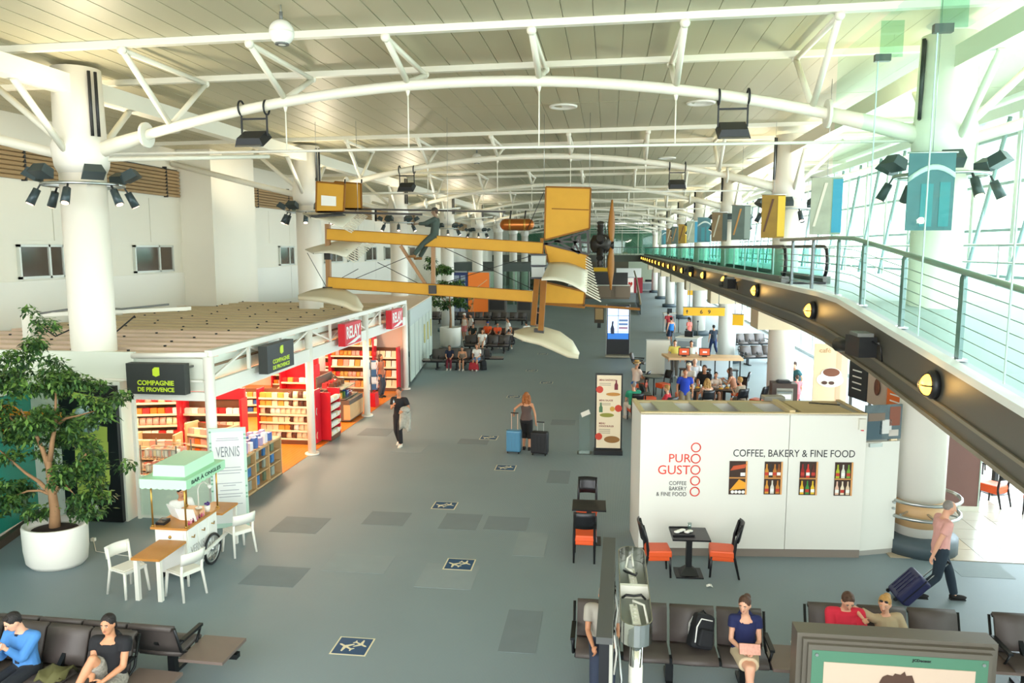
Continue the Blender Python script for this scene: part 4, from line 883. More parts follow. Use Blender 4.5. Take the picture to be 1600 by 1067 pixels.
def local(o, par, x, y, z, rz=0): o.location = Matrix.Translation(par.location) @ (Matrix.Rotation(par.rotation_euler.z, 4, 'Z') @ Vector((x, y, z))); o.rotation_euler = (0, 0, par.rotation_euler.z+rz); return o
t = local(thing('display_board', 'white folded display boards standing open on the cart worktop', 'display'), ct, .0, -.2, .96, -.35)
for sg in (-1, 1): s = MB(); s.box((sg*.17, 0, .13), (.33, .02, .25), rx=.35, rz=sg*.25); s.build('board', paper, t)
t = local(thing('desk_lamp', 'white gooseneck lamp at the back of the cart', 'lamp'), ct, .0, .42, .96)
s = MB(); s.tube([(0, 0, 0), (0, 0, .38), (.05, .0, .48), (.13, 0, .52), (.21, 0, .46)], .012, 8); s.build('gooseneck', white, t); s = MB(); s.tube([(.2, 0, .48), (.26, 0, .41)], [.025, .04], 10); s.build('lamp_head', white, t); s = MB(); s.tube([(0, 0, 0), (0, 0, .03)], .06, 14); s.build('base', white, t)
t = local(thing('flower_cup', 'white cup of purple flowers on the cart', 'cup'), ct, .24, .3, .96)
s = MB(); s.lathe([(.04, 0), (.055, .12), (.05, .12)], 14); s.build('cup', white, t)
for i in range(7): s = MB(); s.ell((.035*math.cos(i*.9), .035*math.sin(i*.9), .14+.01*(i % 3)), .02, 6, 5); s.build('flower', mat('purple_flower', '#4b2a78', .7), t)
t = local(thing('card_reader', 'black card reader on the cart worktop corner', 'card reader'), ct, -.22, -.38, .96)
s = MB(); s.box((0, 0, .03), (.16, .2, .06), rx=.1); s.build('case', black, t); s = MB(); s.box((0, .04, .068), (.1, .06, .01), rx=.1); s.build('screen', grey, t)
for i in range(8):
    o = local(tag(MB().lathe([(.016, 0), (.016, .04), (.008, .045), (.008, .08)], 8).build('nail_polish', mat('polish_%d' % (i % 3), ['#b8326a', '#d88aa0', '#701c3c'][i % 3], .25)), 'small nail polish bottle along the cart edge', 'bottle', 'nail polish bottles'), ct, .28, -.4+.07*i, .96)
tb_ = local(thing('cart_table', 'small table with wood top and two square white legs before the cart', 'table'), ct, .08, -1.03, 0)
s = MB(); s.bp(-.25, -.38, .71, .25, .43, .75); s.build('tabletop', wood, tb_)
for x in (-.2, .2): s = MB(); s.bp(x-.035, -.34, 0, x+.035, -.27, .71); s.build('leg', white, tb_)
tb2 = local(thing('cart_table', 'lit wood flap table at the back of the cart', 'table'), ct, .1, .92, 0)
s = MB(); s.bp(-.26, -.32, .78, .26, .3, .82); s.build('tabletop', wood, tb2)
for x in (-.22, .22): s = MB(); s.bp(x-.03, .22, 0, x+.03, .28, .78); s.build('leg', white, tb2)
# white chairs
def white_chair(label, loc, rz):
    t = thing('white_chair', label, 'chair', loc, rz, 'white chairs at the nail bar')
    s = MB(); s.box((0, 0, .45), (.42, .4, .03)); s.box((0, .02, .455), (.36, .34, .035)); s.build('seat', white, t)
    for x in (-.19, .19):
        s = MB(); s.tube([(x*1.15, -.22, 0), (x, -.18, .44)], [.02, .026], 8); s.build('leg', white, t)
        s = MB(); s.tube([(x*1.15, .27, 0), (x, .2, .45), (x, .24, .8)], [.02, .026, .02], 8); s.build('leg', white, t)
    s = MB(); s.sheet([[(-.22+.44*i/6, .23+.05*math.sin(PI*i/6)+.02*j, .62+.1*j) for i in range(7)] for j in range(3)], .02); s.build('backrest', white, t)
    for y in (-.16, .18): s = MB(); s.bar((-.19, y, .42), (.19, y, .42), .03); s.build('apron', white, t)
    return t
wc = white_chair('white chair left of the small table', (-7.98, 11.4, 0), 1.2)
dup(wc, (-7.0, 11.45, 0), -2.0, 'white chair right of the small table by the cart body')
dup(wc, (-6.98, 13.3, 0), -2.2, 'white chair behind the cart near its wheel end')
# sign panel
t = thing('sign_panel', 'tall white sign panel with mint floral edge behind the cart', 'sign panel', (-7.75, 14.5, 0), .35)
s = MB(); s.bp(-.36, -.02, 0, .36, .03, 2.12); s.build('board', mat('mint_board', '#c6e3d2', .5), t)
s = MB(); s.bp(-.31, -.026, .1, .31, -.018, 2.04); s.build('print_face', mat('panel_white', '#eef1ee', .5), t)
fit(text('VERNIS', t, mat('grey_ink', '#8d9096', .6), .3, (0, -.03, 1.52), align='CENTER'), .46, .22)
rng = random.Random(5)
s = MB()
for z in (1.9, 1.86, 1.28, 1.22, 1.16, .95, .9, .8, .72, .66, .5, .44): w = rng.uniform(.12, .26); s.bp(-w, -.03, z, w, -.026, z+.014)
s.build('print_line', mat('grey_ink2', '#a6aab0', .6), t, kind='stuff')
s = MB()
for i in range(26): s.ell((rng.choice((-.335, .335)), -.022, .1+i*.078), (.022, .006, .02), 6, 4)
s.build('leaf_print', mat('leaf_print', '#7fb795', .6), t, kind='stuff')
t = thing('socket_lead', 'thin white lead running over the carpet from the planter', 'lead', (0, 0, 0))
s = MB(); s.tube([az(*q)+Vector((0, 0, .01)) for q in ((146, 845), (150, 862), (175, 866), (205, 870), (225, 880))], .008, 5); s.build('lead', white, t); s = MB(); s.box(az(146, 845)+Vector((0, 0, .03)), (.08, .06, .06)); s.build('plug', white, t)
# ================================================================== WHITE COFFEE KIOSK
KA = math.atan2(.40, 4.13); KO = Vector((.64, 14.06, 0))
kux = Vector((math.cos(KA), math.sin(KA), 0)); kn = Vector((-math.sin(KA), math.cos(KA), 0))
def kp(px, py):
    d = Vector(ray(px, py)); o = Vector((0, 0, H)); t = (KO-o).dot(kn)/d.dot(kn); p = o+d*t; return (p-KO).dot(kux), p.z
kw = mat('kiosk_white', '#e4e3da', .4); kb = mat('kiosk_base', '#857a70', .5); KH = 2.76
kt = thing('coffee_kiosk', 'large white kiosk with red and black lettering and bottle posters', 'kiosk', KO, KA)
KW = kp(1348, 780)[0]
s = MB(); s.bp(0, 0, .16, kp(1228, 800)[0]-.006, .08, KH); s.build('wall_panel', kw, kt)
s = MB(); s.bp(kp(1228, 800)[0]+.006, 0, .16, KW, .08, KH); s.build('wall_panel', kw, kt)
s = MB(); s.bp(0, .02, 0, KW, .1, .16); s.build('plinth', kb, kt)
s = MB(); s.bp(0, .08, 0, .08, 1.3, KH-.03); s.build('side_wall', kw, kt)
s = MB(); s.bp(0, 1.24, 0, KW, 1.32, KH-.05); s.build('rear_wall', kw, kt)
s = MB(); s.bp(KW-.08, .08, 0, KW, 1.3, KH); s.build('side_wall', kw, kt)
topm = mat('raw_board', '#cdb88e', .7, noise=(2, .15)); slabm = mat('grey_board', '#b8b297', .7)
s = MB(); s.bp(0, .0, KH-.03, KW, .09, KH+.02); s.build('top_edge', topm, kt)
s = MB(); s.bp(0, 1.22, KH-.06, KW, 1.34, KH-.02); s.build('top_edge', topm, kt)
for g in (.04, KW-.04): s = MB(); s.bp(g-.04, .05, KH-.03, g+.04, 1.3, KH+.02); s.build('top_edge', topm, kt)
for x0 in (.42, 1.18, 1.95): s = MB(); s.slab((x0, .08, KH-.04), (x0+.42, .08, KH-.04), (x0+.36, 1.24, KH-.04), (x0-.06, 1.24, KH-.04), .03); s.build('roof_board', slabm, kt)
s = MB(); s.bp(.08, .08, KH-.5, KW-.1, 1.24, KH-.46); s.build('inner_ceiling', mat('inner_board', '#86714a', .8), kt)
s = MB(); s.bp(2.75, .05, KH-.03, 2.85, 1.3, KH+.06); s.build('roof_beam', topm, kt)
s = MB(); s.slab((3.05, .15, KH-.03), (4.0, .12, KH-.03), (3.85, 1.1, KH), (2.95, 1.15, KH), .03); s.build('roof_board', topm, kt)
s = MB(); s.tube([(3.4, .9, KH+.03), (3.6, .7, KH+.05), (3.7, .8, KH+.03), (3.9, .65, KH+.04)], .012, 5); s.build('cable', dark, kt)
s = MB(); s.bp(2.6, 1.1, KH+.02, 3.0, 1.35, KH+.1); s.build('vent_unit', steel, kt)
x, z = kp(1346, 662); s = MB(); s.bp(x-.06, -.07, z-.1, x+.06, 0, z+.1); u = s.build('alarm_box', offw, kt); s = MB(); s.bp(x-.02, -.075, z-.12, x+.02, -.02, z-.1); s.build('alarm_light', red, u)
# printed lettering
for i, py in enumerate((699, 716.5, 734, 751, 768)):
    x, z = kp(1087.5-.5*i, py); s = MB(); s.tube([(x+.083*math.cos(a), -.004, z+.083*math.sin(a)) for a in [2*PI*k/32 for k in range(33)]], .011, 6, flat=1); s.build('ring_print', redink, kt)
def ktext(txt, m, px0, px1, py, hpx, al='LEFT', bold=0):
    x0, z = kp(px0, py); x1, _ = kp(px1, py); h = kp(px0, py-hpx)[1]-z
    return fit(text(txt, kt, m, .2, (x0 if al == 'LEFT' else x1, -.003, z), align=al, bold=bold), x1-x0, h)
ktext('PUR', redink, 1044, 1078, 722, 13); ktext('GUST', redink, 1027, 1077, 740.5, 14)
ktext('COFFEE', ink, 1045, 1072, 757.5, 6); ktext('BAKERY', ink, 1045, 1072, 766, 6); ktext('& FINE FOOD', ink, 1025, 1072, 774.5, 6.2)
ktext('COFFEE, BAKERY & FINE FOOD', ink, 1145, 1335, 713, 13)
dkb = mat('poster_dark', '#3a2418', .5); 
def bottle_poly(x, z, h, w): return [(x-w/2, z), (x+w/2, z), (x+w/2, z+h*.5), (x+w*.2, z+h*.72), (x+w*.18, z+h), (x-w*.18, z+h), (x-w*.2, z+h*.72), (x-w/2, z+h*.5)]
posters = [((1140, 1168, 720, 772), 'poster of bread and cheese, first from the left of four', None), ((1195, 1223, 721, 772), 'poster of amber bottles, second from the left of four', ['#c9882f', '#2e2b2a', '#b8752c', '#8f4f1d', '#d4963a', '#d8d3c8', '#c27b2c']), ((1250, 1278, 721, 773), 'poster with red cola and green bottles, third of four', ['#8d1d18', '#d63a2a', '#58241a', '#e2b328', '#3d8a3c', '#e6c22d']), ((1305, 1333, 722, 774), 'poster with green and clear bottles, last of four', ['#a9b52c', '#d9dccb', '#6f9a2e', '#e2b9a0', '#e9dcc0', '#e0c8a8'])]
for (x0p, x1p, y0p, y1p), lab, cols in posters:
    x0, z1 = kp(x0p, y0p); x1, _ = kp(x1p, y0p); _, z0 = kp(x0p, y1p)
    w = x1-x0; h = z1-z0
    t = thing('wall_poster', 'upright '+lab+' on the white kiosk', 'poster', KO+kux*((x0+x1)/2)+Vector((0, 0, z0))-kn*.012, KA)
    s = MB(); s.bp(-w/2, -.004, 0, w/2, .01, h); s.build('print_sheet', dkb, t)
    s = MB(); s.bp(-w/2, -.008, h*.5-.012, w/2, -.004, h*.5+.012); s.build('shelf_print', mat('poster_shelf', '#c98c4a', .5), t)
    s = MB(); s.bp(w/2-.03, -.008, 0, w/2, -.004, h); s.build('shelf_side_print', mat('poster_side', '#e0a465', .5), t)
    if cols:
        n = len(cols)//2+len(cols) % 2
        for i, c in enumerate(cols):
            r = 0 if i < n else 1; k = i if r == 0 else i-n; m = n if r == 0 else len(cols)-n
            xx = -w/2+w*.9*(k+.5)/m; zz = h*(.53 if r == 0 else .03); bh = h*.4
            s = MB(); s.prism(bottle_poly(xx, zz, bh, w*.2), (0, -.004, 0), (1, 0, 0), (0, 0, 1), .005); b_ = s.build('bottle_print', mat('pb_'+c[1:], c, .4), t)
            s = MB(); s.bp(xx-w*.1, -.011, zz+bh*.15, xx+w*.1, -.009, zz+bh*.38); s.build('bottle_label_print', paper if i % 2 else mat('pb_red', '#c0392b', .5), b_)
    else:
        s = MB(); s.prism([(-w*.45, h*.72), (w*.35, h*.8), (w*.45, h*.92), (-w*.3, h*.86)], (0, -.004, 0), (1, 0, 0), (0, 0, 1), .005); s.build('bread_print', mat('bread', '#c4532c', .6), t)
        s = MB(); s.bp(w*.12, -.009, h*.56, w*.38, -.004, h*.66); s.build('tag_print', paper, t)
        s = MB(); s.prism([(-w*.45, h*.13), (w*.4, h*.18), (w*.42, h*.36), (w*.05, h*.46)], (0, -.004, 0), (1, 0, 0), (0, 0, 1), .005); s.build('cheese_print', mat('cheese', '#eaa22a', .5), t)
        for i in range(4): s = MB(); s.lathe([(.03, -.0), (.032, .005)], 10, (-w*.3+w*.2*i, -.004, h*.08), rotm(PI/2, 0, 0)); s.build('egg_print', paper, t)
# door at the right end with picture above
dA = math.atan2(.4, .72)
t = thing('kiosk_door', 'white door with steel lock at the right end of the kiosk', 'door', KO+kux*(KW+.02)+kn*.1, KA+.22)
s = MB(); s.bp(0, 0, .1, .74, .05, 2.2); s.build('door_leaf', kw, t); s = MB(); s.bp(0, .01, 0, .74, .06, .12); s.build('kick_plate', mat('kick_grey', '#a5a29a', .4), t)
for z in (1.02, .9): s = MB(); s.tube([(.68, 0, z), (.68, -.05, z)], .025, 10); s.build('lock', steel, t)
s = MB(); s.bp(.08, -.05, 2.12, .34, 0, 2.19); s.build('door_closer', steel, t)
s = MB(); s.bp(0, .01, 2.24, .76, .05, 2.9); s.build('picture_panel', mat('picture_mix', '#55666b', .4, noise=(6, .5)), t)
for a, b_, c, d, m in ((.02, .35, 2.26, 2.6, '#3c5560'), (.3, .55, 2.35, 2.62, '#d8d8d4'), (.05, .4, 2.6, 2.75, '#7d6a5a'), (.5, .72, 2.5, 2.86, '#8a4a32'), (.5, .7, 2.3, 2.42, '#c9c0b6')): s = MB(); s.bp(a, .004, c, b_, .01, d); s.build('picture_patch', mat('pp'+m[1:], m, .5), t)
# ------------------------------------------------------------------ dining chairs and tables
def dining_chair(label, loc, rz):
    t = thing('dining_chair', label, 'chair', loc, rz)                 # faces local +y
    s = MB(); s.box((0, 0, .44), (.44, .44, .12), top=.96); s.box((0, 0, .36), (.42, .42, .1)); o = s.build('seat', orange, t)
    md = o.modifiers.new('soft', 'BEVEL'); md.width = .025; md.segments = 2
    for x in (-.19, .19):
        s = MB(); s.tube([(x, .2, 0), (x, .18, .4)], [.018, .026], 8); s.build('leg', blackwood, t)
        s = MB(); s.tube([(x, -.3, 0), (x, -.2, .42), (x*.98, -.23, .7), (x*.95, -.3, .96)], [.018, .028, .024, .02], 8); s.build('leg', blackwood, t)
    s = MB(); s.sheet([[(-.2+.4*i/6, -.25-.07*(j/3)-.05*math.sin(PI*i/6), .66+.11*j) for i in range(7)] for j in range(4)], .025); s.build('backrest', blackwood, t)
    return t
def cafe_table(label, loc, rz, w=.66, d=.62, top=blackwood):
    t = thing('cafe_table', label, 'table', loc, rz)
    s = MB(); s.bp(-w/2, -d/2, .72, w/2, d/2, .75); s.build('tabletop', top, t)
    s = MB(); s.bp(-.05, -.05, .05, .05, .05, .72); s.build('pedestal', black, t)
    s = MB(); s.box((0, 0, .012), (.48, .44, .024)); s.box((0, 0, .08), (.34, .32, .12), top=.35); s.build('base', black, t)
    return t
T1 = Vector((1.5, 13.35, 0))
tb1 = cafe_table('black square table before the white kiosk with a tray on it', T1, .04)
dc = dining_chair('orange seated chair left of the table before the kiosk', (.95, 13.3, 0), -PI/2+.12)
dup(dc, (2.08, 13.42, 0), PI/2-.08, 'orange seated chair right of the table before the kiosk')
p = az(913, 872); cafe_table('black square table at the left of the kiosk between two chairs', (p.x+.06, p.y+.85, 0), .02)
dup(dc, (p.x, p.y+.05, 0), 0, 'orange seated chair at the near side of the table left of the kiosk'); dup(dc, (p.x+.0, p.y+1.6, 0), PI, 'orange seated chair at the far side of the table left of the kiosk')
t = thing('serving_tray', 'black tray with crumpled napkins left on the table before the kiosk', 'tray', T1+Vector((-.13, .05, .75)), .1)
s = MB(); s.bp(-.19, -.21, 0, .19, .21, .012); s.bp(-.19, -.21, 0, .19, -.19, .03); s.bp(-.19, .19, 0, .19, .21, .03); s.build('tray_body', black, t, kind='stuff')
for i in range(5): s = MB(); s.ell((-.1+.06*i, -.08+.05*(i % 3), .035), (.06, .045, .022), 7, 5); s.build('napkin', paper, t)
o = MB().lathe([(.028, 0), (.036, .12), (.033, .12), (.026, .008)], 12).build('drinking_glass', glass('tumbler', '#e8efef', .15), None, None, T1+Vector((.02, .17, .765))); tag(o, 'clear tumbler standing on the black tray before the kiosk', 'glass')
p = az(1104, 918); o = MB().sheet([[(0, 0, .01), (.06, .01, .03), (.11, 0, .01)], [(0, .06, .02), (.05, .06, .045), (.1, .07, .012)], [(.01, .1, .008), (.06, .11, .02), (.1, .12, .01)]], .004).build('paper_scrap', paper, None, None, p); tag(o, 'crumpled white paper scrap on the blue carpet before the kiosk', 'paper')
# ------------------------------------------------------------------ cafe behind the kiosk
chairs = [(1.35, 30.2, 1.2), (.95, 25.6, .3), (2.0, 25.1, .5), (2.75, 28.2, .1), (3.4, 26.5, .2), (4.55, 26.9, .5), (5.3, 27.4, .9), (4.9, 28.9, 2.5), (3.7, 29.9, 2.9), (2.2, 30.2, 2.2), (1.5, 27.4, -1.2), (5.2, 30.3, 1.4)]
for i, (x, y, a) in enumerate(chairs): dup(dc, (x, y, 0), a, 'orange seated cafe chair beyond the kiosk, %s counted from the nearest row back' % ordn(i))
for i, (x, y) in enumerate(((3.15, 27.6), (4.2, 27.8), (4.2, 29.2), (1.2, 26.6))): cafe_table('black cafe table beyond the kiosk, %s of the crowded tables' % ordn(i), (x, y, 0), .1)
t = thing('round_table', 'round dark bistro table beyond the menu board', 'table', az(1010, 640)+Vector((0, 0, 0)))
t.location = (1.75, 28.6, 0)
s = MB(); s.tube([(0, 0, 1.0), (0, 0, 1.04)], .36, 22); s.build('tabletop', mat('slate', '#3c4845', .3), t); s = MB(); s.tube([(0, 0, .02), (0, 0, 1.0)], .03, 8); s.build('pedestal', dark, t); s = MB(); s.tube([(0, 0, 0), (0, 0, .03)], .24, 18); s.build('base', dark, t)
for i, (x, y, z) in enumerate(((3.0, 27.6, .75), (3.3, 27.8, .75), (4.1, 27.7, .75), (4.35, 27.9, .75), (4.15, 29.2, .75))):
    t = thing('meal_tray', 'tray with a yellow wrapped meal and cup on the %s cafe place' % ordn(i), 'tray', (x, y, z), .3*i)
    s = MB(); s.bp(-.17, -.12, 0, .17, .12, .015); s.build('tray_body', mat('tray_brown', '#6d4a34', .5), t); s = MB(); s.ell((-.04, 0, .04), (.09, .07, .04), 10, 6); s.build('meal', mat('meal_yellow', '#e0a63a', .6), t); s = MB(); s.lathe([(.03, .015), (.04, .13), (.036, .13)], 10, (.11, .05, 0)); s.build('cup', paper, t)
# high bar counter with screens
t = thing('bar_counter', 'long pale wood bar counter on thin posts beyond the cafe', 'counter', (0, 0, 0))
s = MB(); s.slab((2.62, 32.9, 1.08), (5.75, 33.0, 1.08), (5.75, 34.1, 1.08), (2.4, 34.3, 1.08), .1); s.build('countertop', mat('counter_beech', '#d9b184', .45, noise=(3, .06)), t)
for x in (2.8, 3.4, 4.0, 4.6, 5.2, 5.65): s = MB(); s.bar((x, 33.2, 0), (x, 33.2, 1.05), .05); s.build('post', dark, t)
s = MB(); s.slab((2.6, 34.9, 0), (5.6, 34.9, 0), (5.6, 34.9, .9), (2.6, 34.9, .9), .05); s.build('back_panel', mat('counter_grey', '#b7c0c2', .5), t)
for i, (px, py) in enumerate(((1069, 549), (1101, 550))):
    p = ay(px, py, 33.4); t = thing('bar_screen', 'orange lit screen on the bar counter, %s' % ('left one' if i == 0 else 'right one'), 'screen', (p.x, 33.4, 1.13))
    s = MB(); s.bp(-.24, 0, .04, .24, .05, .38); s.build('bezel', dark, t); s = MB(); s.bp(-.21, -.005, .07, .21, 0, .35); s.build('display', mat('screen_orange', '#c0502a', .4, emit=.35), t); s = MB(); s.bp(-.08, -.008, .17, .1, -.005, .24); s.build('logo_print', paper, t); s = MB(); s.box((0, .03, .02), (.2, .16, .04)); s.build('foot', dark, t)
st = thing('bar_stool', 'black bar stool under the bar counter, left one', 'stool', (3.2, 32.2, 0), 0, 'stools at the bar counter')
s = MB(); s.box((0, 0, .76), (.38, .34, .05)); s.build('seat', black, st)
for a, b_ in ((-.15, -.13), (.15, -.13), (.15, .13), (-.15, .13)): s = MB(); s.bar((a*1.2, b_*1.2, 0), (a, b_, .74), .03); s.build('leg', dark, st)
s = MB(); s.bar((-.16, -.14, .3), (.16, -.14, .3), .025); s.build('foot_bar', dark, st)
dup(st, (4.1, 32.2, 0), 0, 'black bar stool under the bar counter, middle one'); dup(st, (5.2, 32.2, 0), 0, 'black bar stool under the bar counter, right one')
t = thing('white_partition', 'plain pale partition standing at the left end of the bar', 'partition', (2.3, 35.2, 0), 0)
s = MB(); s.bp(-.52, 0, 0, .52, .12, 1.62); s.build('board', offw, t); s = MB(); s.bp(-.54, -.01, 1.6, .54, .13, 1.64); s.build('cap_strip', steel, t); s = MB(); s.bp(-.56, -.12, 0, .56, .24, .04); s.build('foot', grey, t)
# waste cabinet with trays, standing poster, menu wall
t = thing('tray_cabinet', 'dark brown tray return cabinet beyond the right end of the kiosk', 'cabinet', (5.85, 26.0, 0), -.05)
s = MB(); s.bp(-.4, -.3, 0, .4, .3, 1.35); s.build('body', mat('cabinet_brown', '#40312a', .5), t); s = MB(); s.bp(-.26, -.315, .75, .26, -.3, 1.2); f = s.build('metal_panel', steel, t); s = MB(); s.bp(-.2, -.33, .85, .2, -.315, 1.0); s.build('flap', paper, f); s = MB(); s.box((0, -.34, 1.1), (.46, .12, .05), rx=.4); s.build('chute', steel, t)
o = MB(); o.bp(-.22, -.16, 0, .22, .16, .05); o.bp(-.18, -.12, .05, .18, .12, .08); o = o.build('tray_stack', black, None, None, (5.85, 26.0, 1.35)); tag(o, 'black trays stacked on the brown cabinet', 'tray')
t = thing('standing_poster', 'tall beige poster of a coffee cup on a saucer by the gallery column', 'poster', (7.3, 25.8, 0), -.08)
s = MB(); s.bp(-.55, 0, .75, .5, .06, 2.68); s.build('board', mat('poster_beige', '#d6bd97', .5), t)
s = MB(); s.bp(.15, -.006, .75, .3, 0, 2.68); s.build('stripe_print', mat('poster_salmon', '#e0a383', .5), t)
R90 = rotm(PI/2, 0, 0)
def disc(par, nm, m, x, z, rx, rz_, y=-.006): s = MB(); s.lathe([(1, 0), (1, .004)], 28, (0, 0, 0)); s.v = [(x+a*rx, y-c, z+b_*rz_) for a, b_, c in s.v]; return s.build(nm, m, par)
disc(t, 'saucer_print', mat('saucer', '#e7dfcc', .5), -.03, 1.5, .42, .25); disc(t, 'cup_print', paper, .0, 1.68, .32, .22, -.012); disc(t, 'coffee_print', mat('coffee', '#6e3b22', .5), 0, 1.75, .26, .14, -.018)
for x in (-.2, .02): disc(t, 'bean_print', mat('bean', '#4a2a1c', .5), x, 1.4, .09, .06, -.02)
fit(text('café', t, mat('poster_text', '#b98b5e', .6), .3, (-.4, -.008, 2.4)), .35, .15)
for x in (-.4, .35): s = MB(); s.bar((x, .03, 0), (x, .03, .76), .05); s.build('leg', grey, t)
mw = thing('menu_wall', 'row of hanging menu boards with food pictures behind the kiosk door', 'menu board', (0, 0, 0))
ya = [(6.05, 19.8), (6.25, 19.0), (6.42, 18.2), (6.6, 17.5), (6.75, 16.9)]
mc = ['#23282c', '#b9a898', '#e0702a', '#8d6a52', '#e3a6a0']
for i, (a, b_) in enumerate(zip(ya, ya[1:])):
    s = MB(); s.slab((a[0], a[1], 2.1), (b_[0]-.02, b_[1]+.03, 2.1), (b_[0]-.02, b_[1]+.03, 3.0), (a[0], a[1], 3.0), .04); m = s.build('menu_panel', mat('menu_%d' % i, mc[i], .5), mw)
    c = Vector(((a[0]+b_[0])/2-.03, (a[1]+b_[1])/2, 2.55)); 
    if i in (1, 3): s = MB(); s.ell(c, (.03, .2, .2), 12, 8); s.build('food_print', mat('food_%d' % i, ['#6b3a22', '#6b3a22', '#000000', '#4d2f20'][i], .5), m)
    else:
        for k in range(4): s = MB(); s.box(c+Vector((-.02, 0, .25-.15*k)), (.01, .4, .03), rz=.22); s.build('menu_line', paper, m)
s = MB(); s.slab((6.05, 19.8, .9), (6.75, 16.9, .9), (6.75, 16.9, 1.0), (6.05, 19.8, 1.0), .6); s.build('shelf', steel, mw)
for x, y in ya: s = MB(); s.bar((x+.05, y, 0), (x+.05, y, 3.1), .06); s.build('post', grey, mw)
for i in range(9): y = 17.1+.3*i; x = 6.7-.235*(y-16.9); o = MB().lathe([(.05, 0), (.05, .14), (.02, .2), (.02, .24)], 10).build('syrup_bottle', [steel, red, paper][i % 3], None, None, (x-.1, y, 1.25)); tag(o, 'bottle or jar on the counter below the menu boards', 'bottle', 'bottles below the menu boards')
s = MB(); s.slab((5.75, 19.8, 1.2), (6.45, 16.9, 1.2), (7.0, 16.9, 1.2), (6.3, 19.8, 1.2), .1); s.build('counter', mat('counter_teal', '#3f4f55', .3), mw)
t = thing('coffee_machine', 'steel coffee machine on the counter under the menu boards', 'machine', (6.2, 18.3, 1.25), -.2)
s = MB(); s.box((0, 0, .2), (.5, .7, .4), top=.92); s.build('body', steel, t); s = MB(); s.box((0, 0, .43), (.44, .6, .05)); s.build('cup_tray', dark, t); s = MB(); s.tube([(-.25, .2, .15), (-.4, .2, .05)], .02, 6); s.build('steam_arm', steel, t)
# brown partition and cabinet beyond the nearest gallery column
t = thing('brown_partition', 'plain brown partition standing on the pale tiles beyond the column', 'partition', (7.45, 17.5, 0), .02)
s = MB(); s.bp(-.75, 0, .1, .75, .06, 1.95); s.build('board', mat('partition_brown', '#7a5750', .5), t); s = MB(); s.bp(-.77, -.05, 0, .77, .11, .1); s.build('foot', offw, t)
for x in (-.78, .75): s = MB(); s.bp(x, -.01, .05, x+.03, .07, 1.97); s.build('edge_post', mat('frame_green', '#b9c9bd', .4), t)
t = thing('cream_cabinet', 'cream cabinet beyond the brown partition', 'cabinet', (7.9, 20.3, 0), .0)
s = MB(); s.bp(-.6, 0, 0, .6, .5, 1.75); s.build('body', mat('cabinet_cream', '#d6bf98', .5), t); s = MB(); s.bp(-.62, -.02, 1.75, .62, .52, 1.82); s.build('cabinet_top', white, t); s = MB(); s.bp(-.01, -.01, .1, .01, 0, 1.7); s.build('door_joint', dark, t)
for i, (x, y, a) in enumerate(((8.75, 18.0, .6), (9.3, 17.2, .2), (9.9, 20.5, 2.6), (9.7, 16.2, -2.0))): dup(dc, (x, y, 0), a, 'orange seated chair on the pale tiles under the gallery, %s from the partition' % ordn(i))
cafe_table('black table on the pale tiles under the gallery', (9.2, 18.9, 0), .3)
# menu totem and clear stand
p = az(950, 709); t = thing('menu_totem', 'tall backlit menu totem with three food pictures left of the kiosk', 'menu board', (p.x, p.y, 0), .03)
s = MB(); s.bp(-.38, 0, .12, .38, .1, 2.3); s.build('frame', black, t); s = MB(); s.box((0, .05, .06), (.8, .4, .12)); s.build('foot', dark, t)
s = MB(); s.bp(-.34, -.006, .17, .34, 0, 2.26); s.build('menu_face', mat('menu_cream', '#e6d3b4', .5, emit=.08), t)
for z, tt in ((2.1, 'MENU SANDWICH'), (1.52, 'MENU SALADE'), (.86, 'MENU')): fit(text(tt, t, mat('menu_red', '#8a2a22', .6), .1, (-.27, -.008, z), bold=.002), .03*len(tt)+.05, .05)
fit(text('CHOICE BURGER', t, mat('menu_red', '#8a2a22', .6), .1, (-.27, -.008, .78), bold=.002), .42, .05)
for x, z in ((-.26, 1.85), (.27, 1.32), (-.27, .5)): disc(t, 'price_disc', mat('disc_red', '#d2402a', .5), x, z, .1, .1)
for x, z, c in ((.2, 1.85, '#7d2430'), (-.22, 1.2, '#4f7a52')): s = MB(); s.prism(bottle_poly(x, z, .28, .1), (0, -.008, 0), (1, 0, 0), (0, 0, 1), .004); s.build('bottle_print', mat('mb_'+c[1:], c, .5), t)
disc(t, 'sandwich_print', mat('bread2', '#c98a3f', .5), .12, 1.72, .2, .05); disc(t, 'salad_print', mat('salad', '#93903a', .5), -.05, 1.12, .2, .06); disc(t, 'burger_print', mat('bread3', '#d8a544', .5), .1, 1.3, .07, .07); disc(t, 'meal_print', mat('meal_b', '#9b6a34', .5), .1, .42, .22, .1)
s = MB()
for z in (2.02, 1.97, 1.45, 1.41, .7, .65, .6): s.bp(-.27, -.008, z, .05, -.006, z+.014)
s.build('menu_line', mat('menu_grey', '#8d8172', .6), t, kind='stuff')
p = az(913, 708); t = thing('leaflet_stand', 'clear acrylic leaflet stand with a tilted white sheet', 'stand', (p.x, p.y, 0), 0)
s = MB(); s.bp(-.15, -.01, 0, .15, .01, 1.1); s.build('acrylic_panel', glass('acrylic', '#eef4f2', .1), t); s = MB(); s.box((0, 0, .015), (.4, .3, .03)); s.build('base', glass('acrylic_base', '#e8ddd4', .2), t); s = MB(); s.box((.02, -.02, 1.16), (.26, .16, .012), rx=.7, ry=-.45); s.build('sheet', paper, t)
